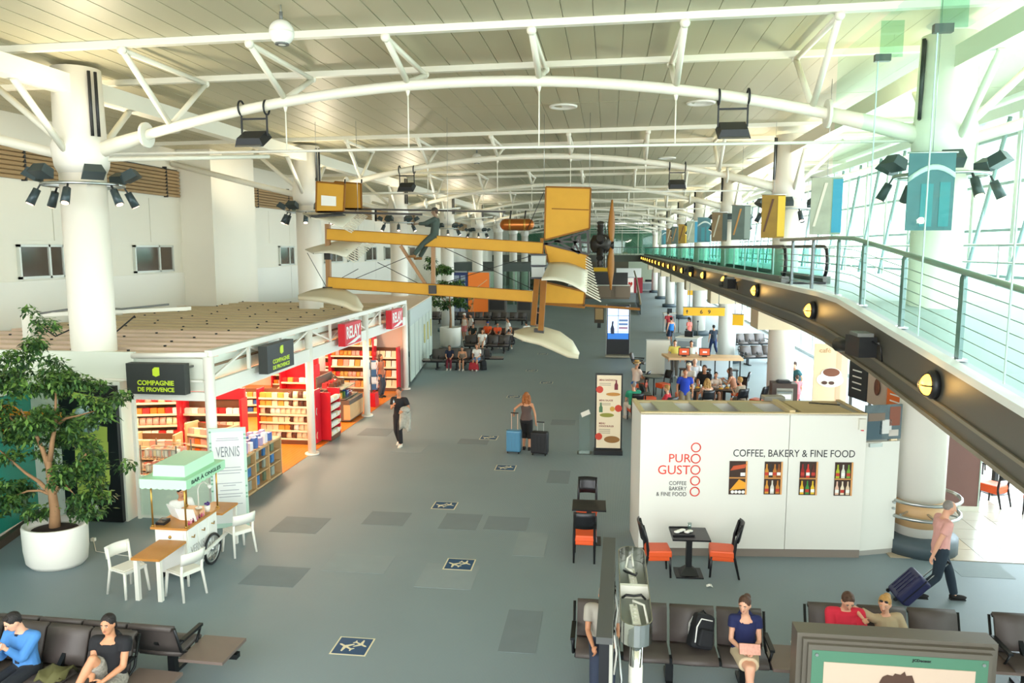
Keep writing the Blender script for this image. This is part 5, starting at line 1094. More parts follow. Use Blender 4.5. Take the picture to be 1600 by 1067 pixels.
# ------------------------------------------------------------------ information totem and gate signs
p = az(965, 559); t = thing('information_totem', 'tall black totem with a lit blue and white screen on the carpet', 'totem', (p.x, p.y, 0), .02)
s = MB(); s.bp(-.6, 0, .18, .6, .18, 2.82); s.build('frame', black, t); s = MB(); s.box((0, .09, .09), (1.3, .6, .1)); s.build('base', mat('totem_foot', '#8c8672', .5), t)
for x in (-.62, .6): s = MB(); s.bp(x, -.01, .14, x+.02, .19, 2.84); s.build('edge_trim', steel, t)
s = MB(); s.bp(-.55, -.006, 1.0, .55, 0, 2.72); s.build('screen', mat('screen_white', '#c6d6f2', .3, emit=.7), t)
s = MB(); s.bp(-.55, -.01, 1.0, .55, -.006, 1.32); s.build('screen_band', mat('screen_blue', '#2f6fc0', .3, emit=.5), t)
for x0, z0, x1, z1 in ((-.01, 1.3, .01, 2.72), (-.55, 2.24, .55, 2.26), (-.55, 1.4, .55, 1.41)): s = MB(); s.bp(x0, -.012, z0, x1, -.008, z1); s.build('screen_seam', black, t)
s = MB(); s.prism([(-.38, 1.28), (-.2, 1.28), (-.2, 1.55), (-.26, 1.75), (-.24, 1.95), (-.32, 1.95), (-.34, 1.75), (-.4, 1.55)], (0, -.008, 0), (1, 0, 0), (0, 0, 1), .005); s.build('figure_print', mat('screen_navy', '#22304f', .4), t)
for z, c in ((1.95, '#6f8fc4'), (1.75, '#6f8fc4'), (1.55, '#c08aa0')): s = MB(); s.bp(.04, -.011, z, .5, -.008, z+.1); s.build('text_block', mat('sc'+c[1:], c, .4), t)
for i, (px, py, Y, w, h, lab, tx) in enumerate(((1100, 487, 38, 1.98, .4, 'long yellow hanging gate sign with small black digits', ('6', '9')), (1153, 500, 36, .5, .5, 'short yellow gate sign on the column right of the long sign', ('',)), (939, 421, 100, 1.9, .5, 'distant yellow hanging sign above the dark counters', ('',)), (1079, 455, 60, .42, .6, 'small orange plate on the far white column', ('',)))):
    p = ay(px, py, Y); t = thing('gate_sign', lab, 'sign', p, -.35 if i == 1 else 0)
    s = MB(); s.bp(-w/2, 0, -h/2, w/2, .12, h/2); s.build('sign_box', yellow_sign, t); s = MB(); s.bp(-w/2-.02, -.01, h/2, w/2+.02, .13, h/2+.03); s.build('sign_edge', grey, t)
    if i == 0:
        for k, c in enumerate(tx): fit(text(c, t, ink, .3, (-.2+.38*k, -.004, -.1), bold=.004), .13, .2)
        s = MB(); s.prism([(-.87, 0), (-.81, .1), (-.75, 0), (-.79, 0), (-.79, -.1), (-.83, -.1), (-.83, 0)], (0, -.003, 0), (1, 0, 0), (0, 0, 1), .003); s.build('arrow', ink, t)
        for g in (-.7, .7): s = MB(); s.bar((g, .06, h/2), (g, .06, 3.95-p.z if 0 else 1.4), .03); s.build('hanger', grey, t)
    elif i < 3:
        for g in ((-.7, .7) if i == 2 else (-.15, .15)): s = MB(); s.bar((g, .06, h/2), (g, .06, zc(p.x)-p.z if i == 2 else 3.97-p.z), .03); s.build('hanger', grey, t)
# ================================================================== WAITING BENCHES
seatm = {}
def seat_mesh(sw):
    if sw not in seatm:
        a = MB(); w = sw/2-.02; prof_ = [(0, .43), (-.1, .44), (-.36, .46), (-.47, .445), (-.5, .41)]
        a.sheet([[(-w, y, z), (0, y, z-.008), (w, y, z)] for y, z in prof_], .06)
        b_ = MB(); prof2 = [(-.02, .47), (.03, .6), (.09, .78), (.12, .87), (.17, .89), (.19, .85)]
        b_.sheet([[(-w, y, z), (0, y, z), (w, y, z)] for y, z in prof2], .05)
        seatm[sw] = (a.mesh('seat_pad', brownleather), b_.mesh('backrest', brownleather))
    return seatm[sw]
tabm = mat('bench_table', '#6f6058', .35, noise=(4, .08)); bframe = mat('bench_frame', '#1d2022', .4, .4)
def bench(label, loc, rz, n, sw=.63, left=0, right=0, group='beam seats'):
    t = thing('beam_bench', label, 'bench', loc, rz, group); sm_, bm_ = seat_mesh(sw); L = n*sw
    s = MB(); s.bp(-left*.66, -.3, .3, L+right*.66, -.2, .37); s.build('beam', bframe, t)
    for x in ([.3, L-.3] if n < 4 else [.3, L/2, L-.3]):
        s = MB(); s.bp(x-.05, -.3, .04, x+.05, -.2, .3); s.box((x, -.25, .025), (.09, .66, .05)); s.build('leg', bframe, t)
    for i in range(n):
        put('seat_pad', sm_, t, (sw*(i+.5), 0, 0)); put('backrest', bm_, t, (sw*(i+.5), 0, 0))
        s = MB(); s.bar((sw*(i+.5), -.2, .36), (sw*(i+.5), .06, .62), .06); s.build('seat_bracket', bframe, t)
    for x in (-.02, L+.02):
        s = MB(); s.tube([(x, .17, .88), (x, .04, .5), (x, -.25, .34), (x, -.42, .6), (x, -.1, .63), (x, .07, .62)], .02, 6); s.build('end_frame', bframe, t)
        s = MB(); s.bp(x-.03, -.45, .62, x+.03, .02, .655); s.build('armrest', bframe, t)
    for k, x in ((left, -.33), (right, L+.33)):
        if k: s = MB(); s.bp(x-.31, -.52, .4, x+.31, .12, .44); o = s.build('side_table', tabm, t); s = MB(); s.bp(x-.06, -.3, .34, x+.06, -.15, .4); s.build('table_bracket', bframe, o)
    return t
BY = 10.05
bC = bench('row of four grey seats with a table under the seated woman in navy', (-.38, BY, 0), 0, 4, .633, 0, 1)
bR = bench('row of three grey seats with a table behind the large framed advert', (2.8, BY+.3, 0), 0, 3, .655, 0, 1)
bRR = bench('row of grey seats cut off at the lower right behind the advert', (5.2, BY+.3, 0), .0, 3, .64, 0, 0)
bL = bench('front row of brown grey seats under the two seated men, with a table', (-8.5, 8.55, 0), -.05, 4, .64, 0, 1)
bB = bench('back row of brown grey seats behind the two men, with a table', (-5.55, 8.92, 0), PI-.02, 5, .64, 1, 0)
bK = bench('row of four dark seats with the three children', (-8.45, 35.95, 0), .02, 4, .63, 1, 0)
bench('row of dark seats back to back with the children row', (-5.75, 36.75, 0), PI+.02, 4, .63, 1, 0)
bench('second row of dark seats beyond the children', (-7.95, 41.9, 0), .03, 4, .63, 0, 0)
bench('third row of dark seats back to back beyond the children', (-5.3, 42.7, 0), PI+.03, 4, .63, 0, 0)
bench('fourth row of dark seats beyond the distant tree', (-7.9, 46.2, 0), .03, 4, .63, 0, 0)
for i in range(3): bench('long far row of tall dark seats before the lit posters, part %s' % ordn(i), (-14.2+2.7*i, 57.6, 0), 0, 4, .66)
bench('row of grey seats beyond the gallery column at the gate', (6.6, 39.0, 0), .3, 3, .62, 0, 1); bench('row of grey seats near the window wall at the gate', (7.2, 44.5, 0), .3, 3, .62, 0, 1); bench('single grey seat pair at the left of the pale partition', (1.2, 35.6, 0), 1.4, 1, .6)
# ================================================================== LOWER FOREGROUND FIXTURES
# open oval trough on a post, with leads and power strips
tg = thing('charging_trough', 'open oval metal trough of power strips and leads on a post', 'charging station', (.35, 8.68, 0), 0)
gal = mat('galvanised', '#8b9088', .4, .5); chrome = mat('chrome', '#d5d5d2', .12, 1)
def oval(hw, hl, n=9): return [(hw*math.cos(a), hl-hw+hw*math.sin(a)) for a in [PI*i/n for i in range(n+1)]]+[(hw*math.cos(a), -(hl-hw)+hw*math.sin(a)) for a in [PI+PI*i/n for i in range(n+1)]]
ov = oval(.17, 1.08); zT = 1.9
s = MB(); n = len(ov); vs = [(x, y, zT-.24) for x, y in ov]+[(x, y, zT) for x, y in ov]+[(x*.94, y*.985, zT) for x, y in ov]+[(x*.94, y*.985, zT-.2) for x, y in ov]
s.add(vs, [(r*n+i, r*n+(i+1) % n, (r+1)*n+(i+1) % n, (r+1)*n+i) for r in range(3) for i in range(n)]+[tuple(range(n))[::-1], tuple(range(3*n, 4*n))]); s.build('trough', chrome, tg)
s = MB(); s.prism([(x*.93, y*.98) for x, y in ov], (0, 0, zT-.195), (1, 0, 0), (0, 1, 0), .01); s.build('trough_floor', gal, tg)
s = MB(); s.bp(-.16, -.06, zT-.19, .16, 0, zT-.03); s.build('divider', offw, tg)
for y, l in ((.45, .42), (-.55, .46)):
    s = MB(); s.box((.0, y, zT-.16), (.085, l, .06), rz=.06); st_ = s.build('power_strip', white, tg)
    for k in range(4): s = MB(); s.tube([(.0, y-.15+.09*k, zT-.13), (.0, y-.15+.09*k, zT-.115)], .025, 10); s.build('socket', offw, st_)
s = MB(); s.tube([(.02, .7, zT-.12), (.0, .82, zT+.0), (-.05, .8, zT-.05), (-.08, .6, zT-.1), (.0, .5, zT-.1)], .014, 6); s.build('white_lead', white, tg)
s = MB(); s.tube([(.0, -.35, zT-.12), (-.02, -.42, zT-.04), (.1, -.5, zT-.05), (.13, -.75, zT-.14)], .014, 6); s.build('white_lead', white, tg)
s = MB(); s.tube([(-.1, .62, zT-.14), (-.08, .45, zT-.08), (.04, .35, zT-.08), (.05, .45, zT-.1)], .016, 6); s.build('black_lead', black, tg)
s = MB(); s.tube([(-.13, -.12, zT-.15), (-.09, -.2, zT-.08), (.0, -.13, zT-.12), (.08, -.2, zT-.07), (.13, -.13, zT-.15)], .016, 6); s.build('black_lead', black, tg)
s = MB(); s.tube([(0, -.95, zT-.24), (0, -.95, .03)], .07, 14); s.tube([(0, -.95, 0), (0, -.95, .03)], .2, 18); s.build('post', chrome, tg)
s = MB(); s.tube([(0, -.95, zT-.5), (0, -.95, zT-.85)], .075, 14); s.build('post_sleeve', offw, tg)
# back of the information display beside it
t = thing('display_housing', 'tall dark display housing seen edge on with pale grilles, beside the trough', 'display', (.06, 8.5, 0), -.02)
s = MB(); s.bp(-.07, -1.35, .75, .03, 1.25, 1.98); s.build('housing', black, t)
s = MB(); s.bp(-.1, -1.37, 1.93, .06, 1.27, 2.0); s.build('top_cap', mat('cap_grey', '#4a4b49', .4), t)
for i in range(5):
    y = .95-.5*i; s = MB(); s.bp(.03, y-.2, 1.0, .06, y+.2, 1.88); p_ = s.build('side_panel', mat('panel_cream', '#cfcdbf', .5), t)
    if i in (1, 3):
        s = MB(); s.bp(.06, y-.15, 1.2, .068, y+.15, 1.7); s.build('cable_bay', black, p_)
        for k in range(5): s = MB(); s.tube([(.07, y-.12+.06*k, 1.66), (.1, y-.1+.05*k, 1.45), (.075, y-.13+.06*k, 1.22)], .012, 5); s.build('cable', [white, gal, dark][k % 3], p_)
    else: s = MB(); s.bp(.06, y-.14, 1.2, .068, y+.14, 1.7); s.build('grille', mat('grille_grey', '#8d8f88', .5), p_)
for y in (-1.1, 1.0): s = MB(); s.bar((-.02, y, 0), (-.02, y, .8), .09); s.build('leg', dark, t)
s = MB(); s.tube([(.1, -.2, 1.4), (.16, -.4, 1.0), (.12, -.5, .5)], .018, 5); s.build('loose_cable', steel, t)
# framed advert
t = thing('framed_advert', 'large framed backlit advert with a man portrait at the lower right', 'advert', (3.27, 8.5, 0), .0)
frm = mat('advert_bronze', '#6b655a', .4, .3); grn = mat('advert_green', '#4d7a61', .4)
ZT_ = 1.45
for k, (m_, y0, y1) in enumerate(((0, .06, .32), (.055, .0, .1), (.1, -.05, .04))):
    w = 1.07-m_; z1 = ZT_-m_*.8; s = MB(); f = .07
    s.bp(-w, y0, z1-f, w, y1, z1); s.bp(-w, y0, .2, w, y1, .2+f); s.bp(-w, y0, .2+f, -w+f, y1, z1-f); s.bp(w-f, y0, .2+f, w, y1, z1-f); s.build('frame', frm, t, kind='stuff')
s = MB(); s.bp(-1.05, .08, .2, 1.05, .3, ZT_-.02); s.build('back_box', frm, t)
s = MB(); s.bp(-.93, -.055, .25, .93, -.03, ZT_-.14); s.build('glass_border', grn, t)
s = MB(); s.bp(-.8, -.062, .3, .8, -.055, ZT_-.27); s.build('poster_print', mat('advert_face', '#c3ad98', .6, emit=.03), t)
fit(text('JCDecaux', t, mat('advert_ink', '#16231f', .6), .1, (.14, -.059, ZT_-.2), bold=.004), .2, .04)
for x in (-.88, .88): s = MB(); s.tube([(x, -.07, ZT_-.19), (x, -.055, ZT_-.19)], .018, 10); s.build('stud', steel, t)
skp = mat('print_skin', '#c9977c', .6); hp = mat('print_hair', '#4d3427', .7)
s = MB(); s.prism([(.15*math.cos(a), .22*math.sin(a)) for a in [2*PI*i/24 for i in range(24)]], (0, -.064, ZT_-.62), (1, 0, 0), (0, 0, 1), .004); s.build('face_print', skp, t)
s = MB(); s.prism([(-.16, -.06), (-.2, .03), (-.17, .1), (-.12, .13), (-.06, .12), (-.04, .15), (.02, .14), (.06, .18), (.08, .13), (.14, .14), (.17, .06), (.17, -.02), (.14, -.1), (.12, .0), (.03, .03), (-.08, .01), (-.13, -.02)], (0, -.069, ZT_-.5), (1, 0, 0), (0, 0, 1), .004); s.build('hair_print', hp, t)
for x in (-.06, .06): s = MB(); s.bp(x-.035, -.07, ZT_-.63, x+.035, -.066, ZT_-.615); s.build('brow_print', hp, t)
s = MB(); s.prism([(.165*math.cos(a)*.2, .05*math.sin(a)) for a in [2*PI*i/12 for i in range(12)]], (.165, -.064, ZT_-.65), (1, 0, 0), (0, 0, 1), .003); s.build('ear_print', skp, t)
s = MB(); s.prism([(-.55, -1.0), (.55, -1.0), (.4, -.82), (.12, -.76), (-.12, -.76), (-.4, -.82)], (0, -.064, ZT_-.0), (1, 0, 0), (0, 0, 1), .003); s.build('shirt_print', mat('print_shirt', '#eee9e4', .6), t)
for x in (-.9, .9): s = MB(); s.bp(x-.05, .1, 0, x+.05, .25, .25); s.build('leg', dark, t)
# small things on and by the benches
o = MB().lathe([(.032, 0), (.042, .1), (.044, .105), (.036, .1)], 14).build('paper_cup', paper, None, None, (2.55, BY+.02, .44)); tag(o, 'small paper coffee cup on the table by the seated woman', 'cup')
def backpack(label, loc, rz, m, h=.46, w=.3, nm='backpack', trim=None):
    t = thing(nm, label, 'bag', loc, rz)
    s = MB(); s.box((0, 0, h*.5), (w, .2, h*.9), top=.8); o = s.build('main_body', m, t); md = o.modifiers.new('soft', 'BEVEL'); md.width = .05; md.segments = 3
    s = MB(); s.box((0, -.12, h*.36), (w*.7, .09, h*.45), top=.85); o = s.build('front_pocket', m, t); md = o.modifiers.new('soft', 'BEVEL'); md.width = .03; md.segments = 2
    s = MB(); s.tube([(-.05, .04, h*.93), (0, .05, h*1.02), (.05, .04, h*.93)], .012, 6); s.build('grab_handle', black, t)
    for x in (-.08, .08): s = MB(); s.tube([(x, .1, h*.88), (x*1.2, .17, h*.6), (x*1.2, .12, h*.12)], .018, 6, flat=.5); s.build('strap', trim or black, t)
    if trim: s = MB(); s.tube([(-w*.38, -.1, h*.2), (-w*.4, -.09, h*.6), (-w*.25, -.08, h*.82), (w*.25, -.08, h*.82)], .01, 5); s.build('zip_trim', trim, t)
    return t
b1 = backpack('black backpack with white piping leaning on the empty seat beside the seated woman', (1.27, BY-.2, .46), .5, mat('bag_black', '#15171b', .8), .5, .34, trim=paper); b1.rotation_euler = (-.25, .3, .35)
b2 = backpack('red duffel bag on the carpet before the children', (-6.3, 35.35, 0), 0, mat('bag_red', '#a8202c', .7), .42, .5, 'duffel_bag'); b3 = backpack('black backpack on the carpet right of the red duffel bag', (-5.85, 35.45, 0), .5, mat('bag_black', '#15171b', .8), .5, .32)
def suitcase(label, loc, rz, m, w=.42, h=.6, d=.26, handle=.45, tilt=0, tel=None):
    t = thing('suitcase', label, 'suitcase', loc, rz); t.rotation_euler = (tilt, 0, rz)
    s = MB(); s.bp(-w/2, -d/2, .05, w/2, d/2, .05+h); o = s.build('shell', m, t); md = o.modifiers.new('soft', 'BEVEL'); md.width = .05; md.segments = 3
    for k in range(4): s = MB(); x = -w*.32+w*.213*k; s.bp(x-.012, -d/2-.01, .14, x+.012, -d/2+.02, h-.03); s.build('rib', m, t)
    s = MB(); s.bp(-w/2-.004, -.008, .08, w/2+.004, .008, .04+h); s.build('zip', black, t)
    for x in (-w*.38, w*.38):
        for y in (-d*.35, d*.35): s = MB(); s.tube([(x-.015, y, .03), (x+.015, y, .03)], .03, 10); s.build('wheel', black, t)
    hm = tel or steel
    for x in (-.09, .09): s = MB(); s.bar((x, d*.3, h), (x, d*.3, h+handle), .016); s.build('handle_tube', hm, t)
    s = MB(); s.tube([(-.11, d*.3, h+handle), (.11, d*.3, h+handle)], .018, 8); s.build('grip', black, t)
    return t
p = az(800, 708); suitcase('ribbed blue suitcase left of the woman in the brown top', (p.x+.05, p.y+.05, 0), -.1, mat('case_blue', '#4f86a6', .35), .42, .62, .27, .52, tel=mat('tel_pink', '#e0b49a', .3, .5))
p = az(842, 711); suitcase('black suitcase right of the woman in the brown top', (p.x+.02, p.y+.05, 0), -.15, mat('case_black', '#17171a', .6), .48, .62, .28, .3)
p = az(1402, 937); suitcase('dark navy suitcase tilted behind the man in the pink shirt', (p.x-.05, p.y, 0), -PI/2+.0, mat('case_navy', '#20224d', .5), .44, .55, .26, .5, tilt=0).rotation_euler = (-.75, 0, -PI/2)
# ================================================================== FAR HALL
for i, (x, y) in enumerate(((-12.4, 62), (-10.6, 62))):
    t = thing('poster_case', 'lit %s poster case beyond the far seats' % ('navy grid' if i == 0 else 'orange'), 'poster', (x-.0, y, 0))
    s = MB(); s.bp(-.95, 0, .1, .95, .15, 3.9); s.build('case', steel, t)
    s = MB(); s.bp(-.88, -.01, .2, .88, 0, 3.8); s.build('print_face', mat('pf%d' % i, ['#2a355e', '#e0772c'][i], .5, emit=.25), t)
    if i == 0:
        for a in range(3):
            for b_ in range(5): s = MB(); s.bp(-.75+.52*a, -.02, .5+.65*b_, -.35+.52*a, -.01, .95+.65*b_); s.build('picture', mat('pale_pic', '#aab8cc', .5), t)
    else:
        for pts in (((-.7, .6), (-.1, 2.6)), ((-.1, 2.6), (.7, 3.2)), ((-.5, .6), (-.5, 1.6))): s = MB(); s.bar((pts[0][0], -.02, pts[0][1]), (pts[1][0], -.02, pts[1][1]), .06); s.build('print_stroke', mat('pale_or', '#ffd6a0', .5), t)
for x, w in ((-6.6, 1.4), (-4.4, 1.2)):
    t = thing('photo_booth', 'grey automat booth beyond the waiting crowd, %s one' % ('left' if x < -5 else 'right'), 'booth', (x-2.2, 60, 0))
    s = MB(); s.bp(-w/2, 0, 0, w/2, 1, 2.4); s.build('body', mat('booth_grey', '#5d5952', .5), t); s = MB(); s.bp(-w/2+.1, -.02, .9, w/2-.1, 0, 2.1); s.build('front_panel', mat('booth_dark', '#2d2b2a', .4), t); s = MB(); s.bp(-w/2, -.05, 2.3, w/2, 0, 2.5); s.build('header', greenw, t)
t = thing('glass_office', 'glass walled lounge on the left far beyond the waiting seats', 'lounge', (-12, 78, 0))
for i in range(6): s = MB(); s.bp(-4+1.6*i, 0, 0, -2.5+1.6*i, .05, 3.4); s.build('pane', glass('office_glass', '#cfe6da', .2), t)
s = MB(); s.bp(-4.1, -.1, 3.4, 5.7, 6, 4.3); s.build('roof_band', mat('dark_band', '#57605c', .5), t)
for i in range(7): s = MB(); s.bp(-4.08+1.6*i, -.06, 0, -4+1.6*i, .06, 3.4); s.build('mullion', steel, t)
for i in range(4): s = MB(); s.bp(-3.6+2.2*i, 1.5, 0, -2.4+2.2*i, 2.2, 1.0); s.build('desk', wood, t)
t = thing('check_counter', 'brown service counter under the far yellow sign', 'counter', (-1, 88, 0))
s = MB(); s.bp(-3.5, 0, 0, 3.4, 1.2, 1.5); s.build('counter_body', mat('counter_brown', '#7b6a58', .6), t); s = MB(); s.bp(-3.6, -.1, 1.5, 3.5, 1.3, 1.6); s.build('countertop', offw, t); s = MB(); s.bp(-3.3, .6, 1.6, 3.2, .7, 3.0); s.build('back_screen', mat('screen_dark', '#3f3b3a', .5), t)
for i in range(3): s = MB(); s.bp(-2.6+2.2*i, -.05, .2, -.9+2.2*i, 0, 1.4); s.build('front_panel', mat('counter_brown2', '#8a7763', .6), t)
t = thing('far_poster', 'small lit poster of a red heart shape far down the hall', 'poster', (2.6, 92, 0)); t.scale = (.55, 1, .7); s = MB(); s.bp(-.8, 0, .6, .8, .1, 3.4); s.build('case', steel, t); s = MB(); s.bp(-.7, -.01, .8, .7, 0, 3.2); s.build('print_face', mat('far_face', '#efe3d8', .5, emit=.3), t); s = MB(); s.prism([(0, -.5), (.45, .05), (.4, .4), (.15, .45), (0, .25), (-.15, .45), (-.4, .4), (-.45, .05)], (0, -.015, 2.1), (1, 0, 0), (0, 0, 1), .005); s.build('heart_print', redink, t)
t = thing('red_kiosk', 'small red and white stall under the far end of the gallery', 'stall', (2.6, 100, 0)); s = MB(); s.bp(-1.8, 0, 0, 1.8, 2, 2.0); s.build('body', mat('stall_red', '#9b1e2c', .5), t); s = MB(); s.bp(-1.6, -.05, 2.0, 1.6, 0, 3.2); s.build('header', paper, t); s = MB(); s.bp(-1.2, -.06, .4, -.2, 0, 1.7); s.build('panel', paper, t)
t = thing('stair_balustrade', 'dark glass stair balustrade sloping down to the carpet far ahead', 'balustrade', (0, 0, 0))
s = MB(); s.slab((2.8, 67, .05), (3.0, 83, .05), (3.0, 83, 2.4), (2.8, 67, .9), .06); s.build('glass_side', mat('balustrade_glass', '#3e4a4a', .1), t); s = MB(); s.tube([(2.8, 67, .95), (3.0, 83, 2.45), (3.0, 91, 3.1)], .09, 8); s.build('handrail', mat('rail_bronze', '#8a7f66', .4), t)
for i in range(6): y = 67.2+3*i; s = MB(); s.bar((2.8+.0125*(y-67), y, 0), (2.8+.0125*(y-67), y, .9+.094*(y-67)), .1); s.build('post', grey, t)
for i, (px, py, w, d, h) in enumerate(((1013, 455, 2.2, 1, 1.2), (1072, 563, 1.1, .8, 1.15), (1046, 520, .8, .8, 1.3))):
    p = az(px, py); t = thing('gate_desk', 'pale grey gate desk, %s from the left' % ['far one', 'near one', 'middle one'][i], 'desk', (p.x, p.y, 0), [0, -.4, 0][i])
    s = MB(); s.bp(-w/2, 0, .06, w/2, d, h); s.build('desk_body', mat('desk_grey', '#c2c8c6', .4), t); s = MB(); s.box((0, d/2, h+.02), (w+.1, d+.1, .05)); s.build('desk_top', white, t); s = MB(); s.bp(-w/2+.08, -.01, .2, w/2-.08, 0, h-.15); s.build('front_panel', mat('desk_panel', '#8d979a', .4), t); s = MB(); s.bp(-w*.2, d*.4, h+.04, w*.2, d*.5, h+.35); s.build('monitor', dark, t)
p = az(912, 470); p = az(936, 512); t = thing('floor_sign', 'small brown poster stand on the carpet left of the totem', 'sign', (p.x, p.y, 0)); s = MB(); s.bp(-.35, 0, .35, .35, .06, 1.5); s.build('board', mat('stand_brown', '#4a3a26', .5), t); s = MB(); s.bp(-.28, -.01, .6, .28, 0, 1.4); s.build('print_face', mat('stand_gold', '#a8895a', .5), t); s = MB(); s.box((0, .03, .17), (.25, .3, .34)); s.build('foot', dark, t)
t = thing('queue_screen', 'teal glass screen with railing at the gate', 'screen', (6.9, 44.2, 0)); t.scale = (.4, 1, .85); s = MB(); s.bp(-.8, 0, .2, .8, .05, 2.0); s.build('pane', mat('teal_screen', '#3a8a86', .2), t); s = MB(); s.bar((-.8, 0, 0), (-.8, 0, 2.1), .06); s.build('post', steel, t); s = MB(); s.bar((.8, 0, 0), (.8, 0, 2.1), .06); s.build('post', steel, t)
bar0 = None
for i, (px, py) in enumerate(((1050, 545), (1072, 540), (1060, 520), (1090, 525))):
    p = az(px, py); lab = 'dark belt barrier post at the gate, %s from the left' % ordn([0, 2, 1, 3][i])
    if bar0: dup(bar0, p, 0, lab)
    else:
        bar0 = thing('barrier_post', lab, 'barrier', p, 0, 'belt barrier posts'); s = MB(); s.tube([(0, 0, .03), (0, 0, 1.0)], .035, 8); s.build('pole', grey, bar0); s = MB(); s.tube([(0, 0, 0), (0, 0, .03)], .18, 14); s.build('base', grey, bar0); s = MB(); s.tube([(0, 0, .93), (0, 0, 1.02)], .05, 8); s.build('belt_head', dark, bar0)
# ================================================================== PEOPLE
JOBS = []
skin_a, skin_b, skin_c = mat('skin_light', '#dca587', .55), mat('skin_tan', '#c58a66', .55), mat('skin_brown', '#a26c4c', .55)
def hmat_(n, c):
    return mat(n, c, .6, noise=(45, .25), bump=(90, .9))
hairm = {'black': hmat_('hair_black', '#1c1614'), 'brown': hmat_('hair_brown', '#4a3020'), 'blonde': hmat_('hair_blonde', '#b58a4c'), 'ginger': hmat_('hair_ginger', '#9a5a2a'), 'grey': hmat_('hair_grey', '#8d8780'), 'white': hmat_('hair_white', '#d8d4cc')}
eyem = mat('eye_white', '#e8e4dc', .3); iris = mat('eye_dark', '#2a1d16', .3); lipm = mat('lip', '#a8604f', .5)
def clothm(c):
    if c == 'pattern': return mat('cloth_pattern', '#8f897e', .85, noise=(38, .75))
    return mat('cloth_'+c.lstrip('#'), c, .85, noise=(9, .06))
def ik(a, t, l1, l2, hint):
    a, t = Vector(a), Vector(t); d = t-a; L = min(max(d.length, .08), (l1+l2)*.995); d = d.normalized(); t = a+d*L
    x = (l1*l1-l2*l2+L*L)/(2*L); h = math.sqrt(max(0, l1*l1-x*x)); hv = Vector(hint); hv = (hv-d*hv.dot(d))
    hv = hv.normalized() if hv.length > 1e-4 else perp(d)[0]
    return a+d*x+hv*h, t
def loft(mb, rings, n=14):
    vs = []
    for c, R, F, rx, ry in rings:
        for k in range(n): a = 2*PI*k/n; vs.append(c+R*math.cos(a)*rx+F*math.sin(a)*ry)
    m = len(rings); mb.add(vs, [(i*n+k, i*n+(k+1) % n, (i+1)*n+(k+1) % n, (i+1)*n+k) for i in range(m-1) for k in range(n)], True); o = len(mb.v)-len(vs)
    mb.f += [[o+k for k in range(n)][::-1], [o+(m-1)*n+k for k in range(n)]]; mb.mi += [0, 0]; mb.sm += [True, True]
def hand(mb, wr, fore, side, curl=.5, s=1, near=False):
    """palm, four fingers, thumb; fore = forearm direction, side = thumb side"""
    f = Vector(fore).normalized(); sd = Vector(side); sd = (sd-f*sd.dot(f)).normalized(); nrm = f.cross(sd)
    R = Matrix((sd, nrm, f)).transposed(); c = wr+f*.045*s
    mb.ell(c, (.04*s, .019*s, .052*s), 10, 8, R)
    n = 7 if near else 5
    for i, (o, L) in enumerate(((.029, .068), (.01, .078), (-.01, .072), (-.028, .055))):
        b = wr+f*.085*s+sd*o*s; d1 = (f*math.cos(curl*.6)+nrm*math.sin(curl*.6)); d2 = (f*math.cos(curl*1.7)+nrm*math.sin(curl*1.7)); k = b+d1*L*.5*s; e = k+d2*L*.5*s
        mb.tube([b-d1*.015*s, k], [.0095*s, .0085*s], n); mb.tube([k-d1*.003*s, e, e+d2*.005*s], [.0085*s, .007*s, .003*s], n)
    b = wr+f*.03*s+sd*.034*s; d1 = (f*.6+sd*.75+nrm*.3).normalized(); k = b+d1*.035*s; d2 = (f*.85+sd*.25+nrm*.5).normalized()
    mb.tube([b-d1*.015*s, k], [.012*s, .0105*s], n); mb.tube([k, k+d2*.03*s, k+d2*.035*s], [.0105*s, .008*s, .003*s], n)
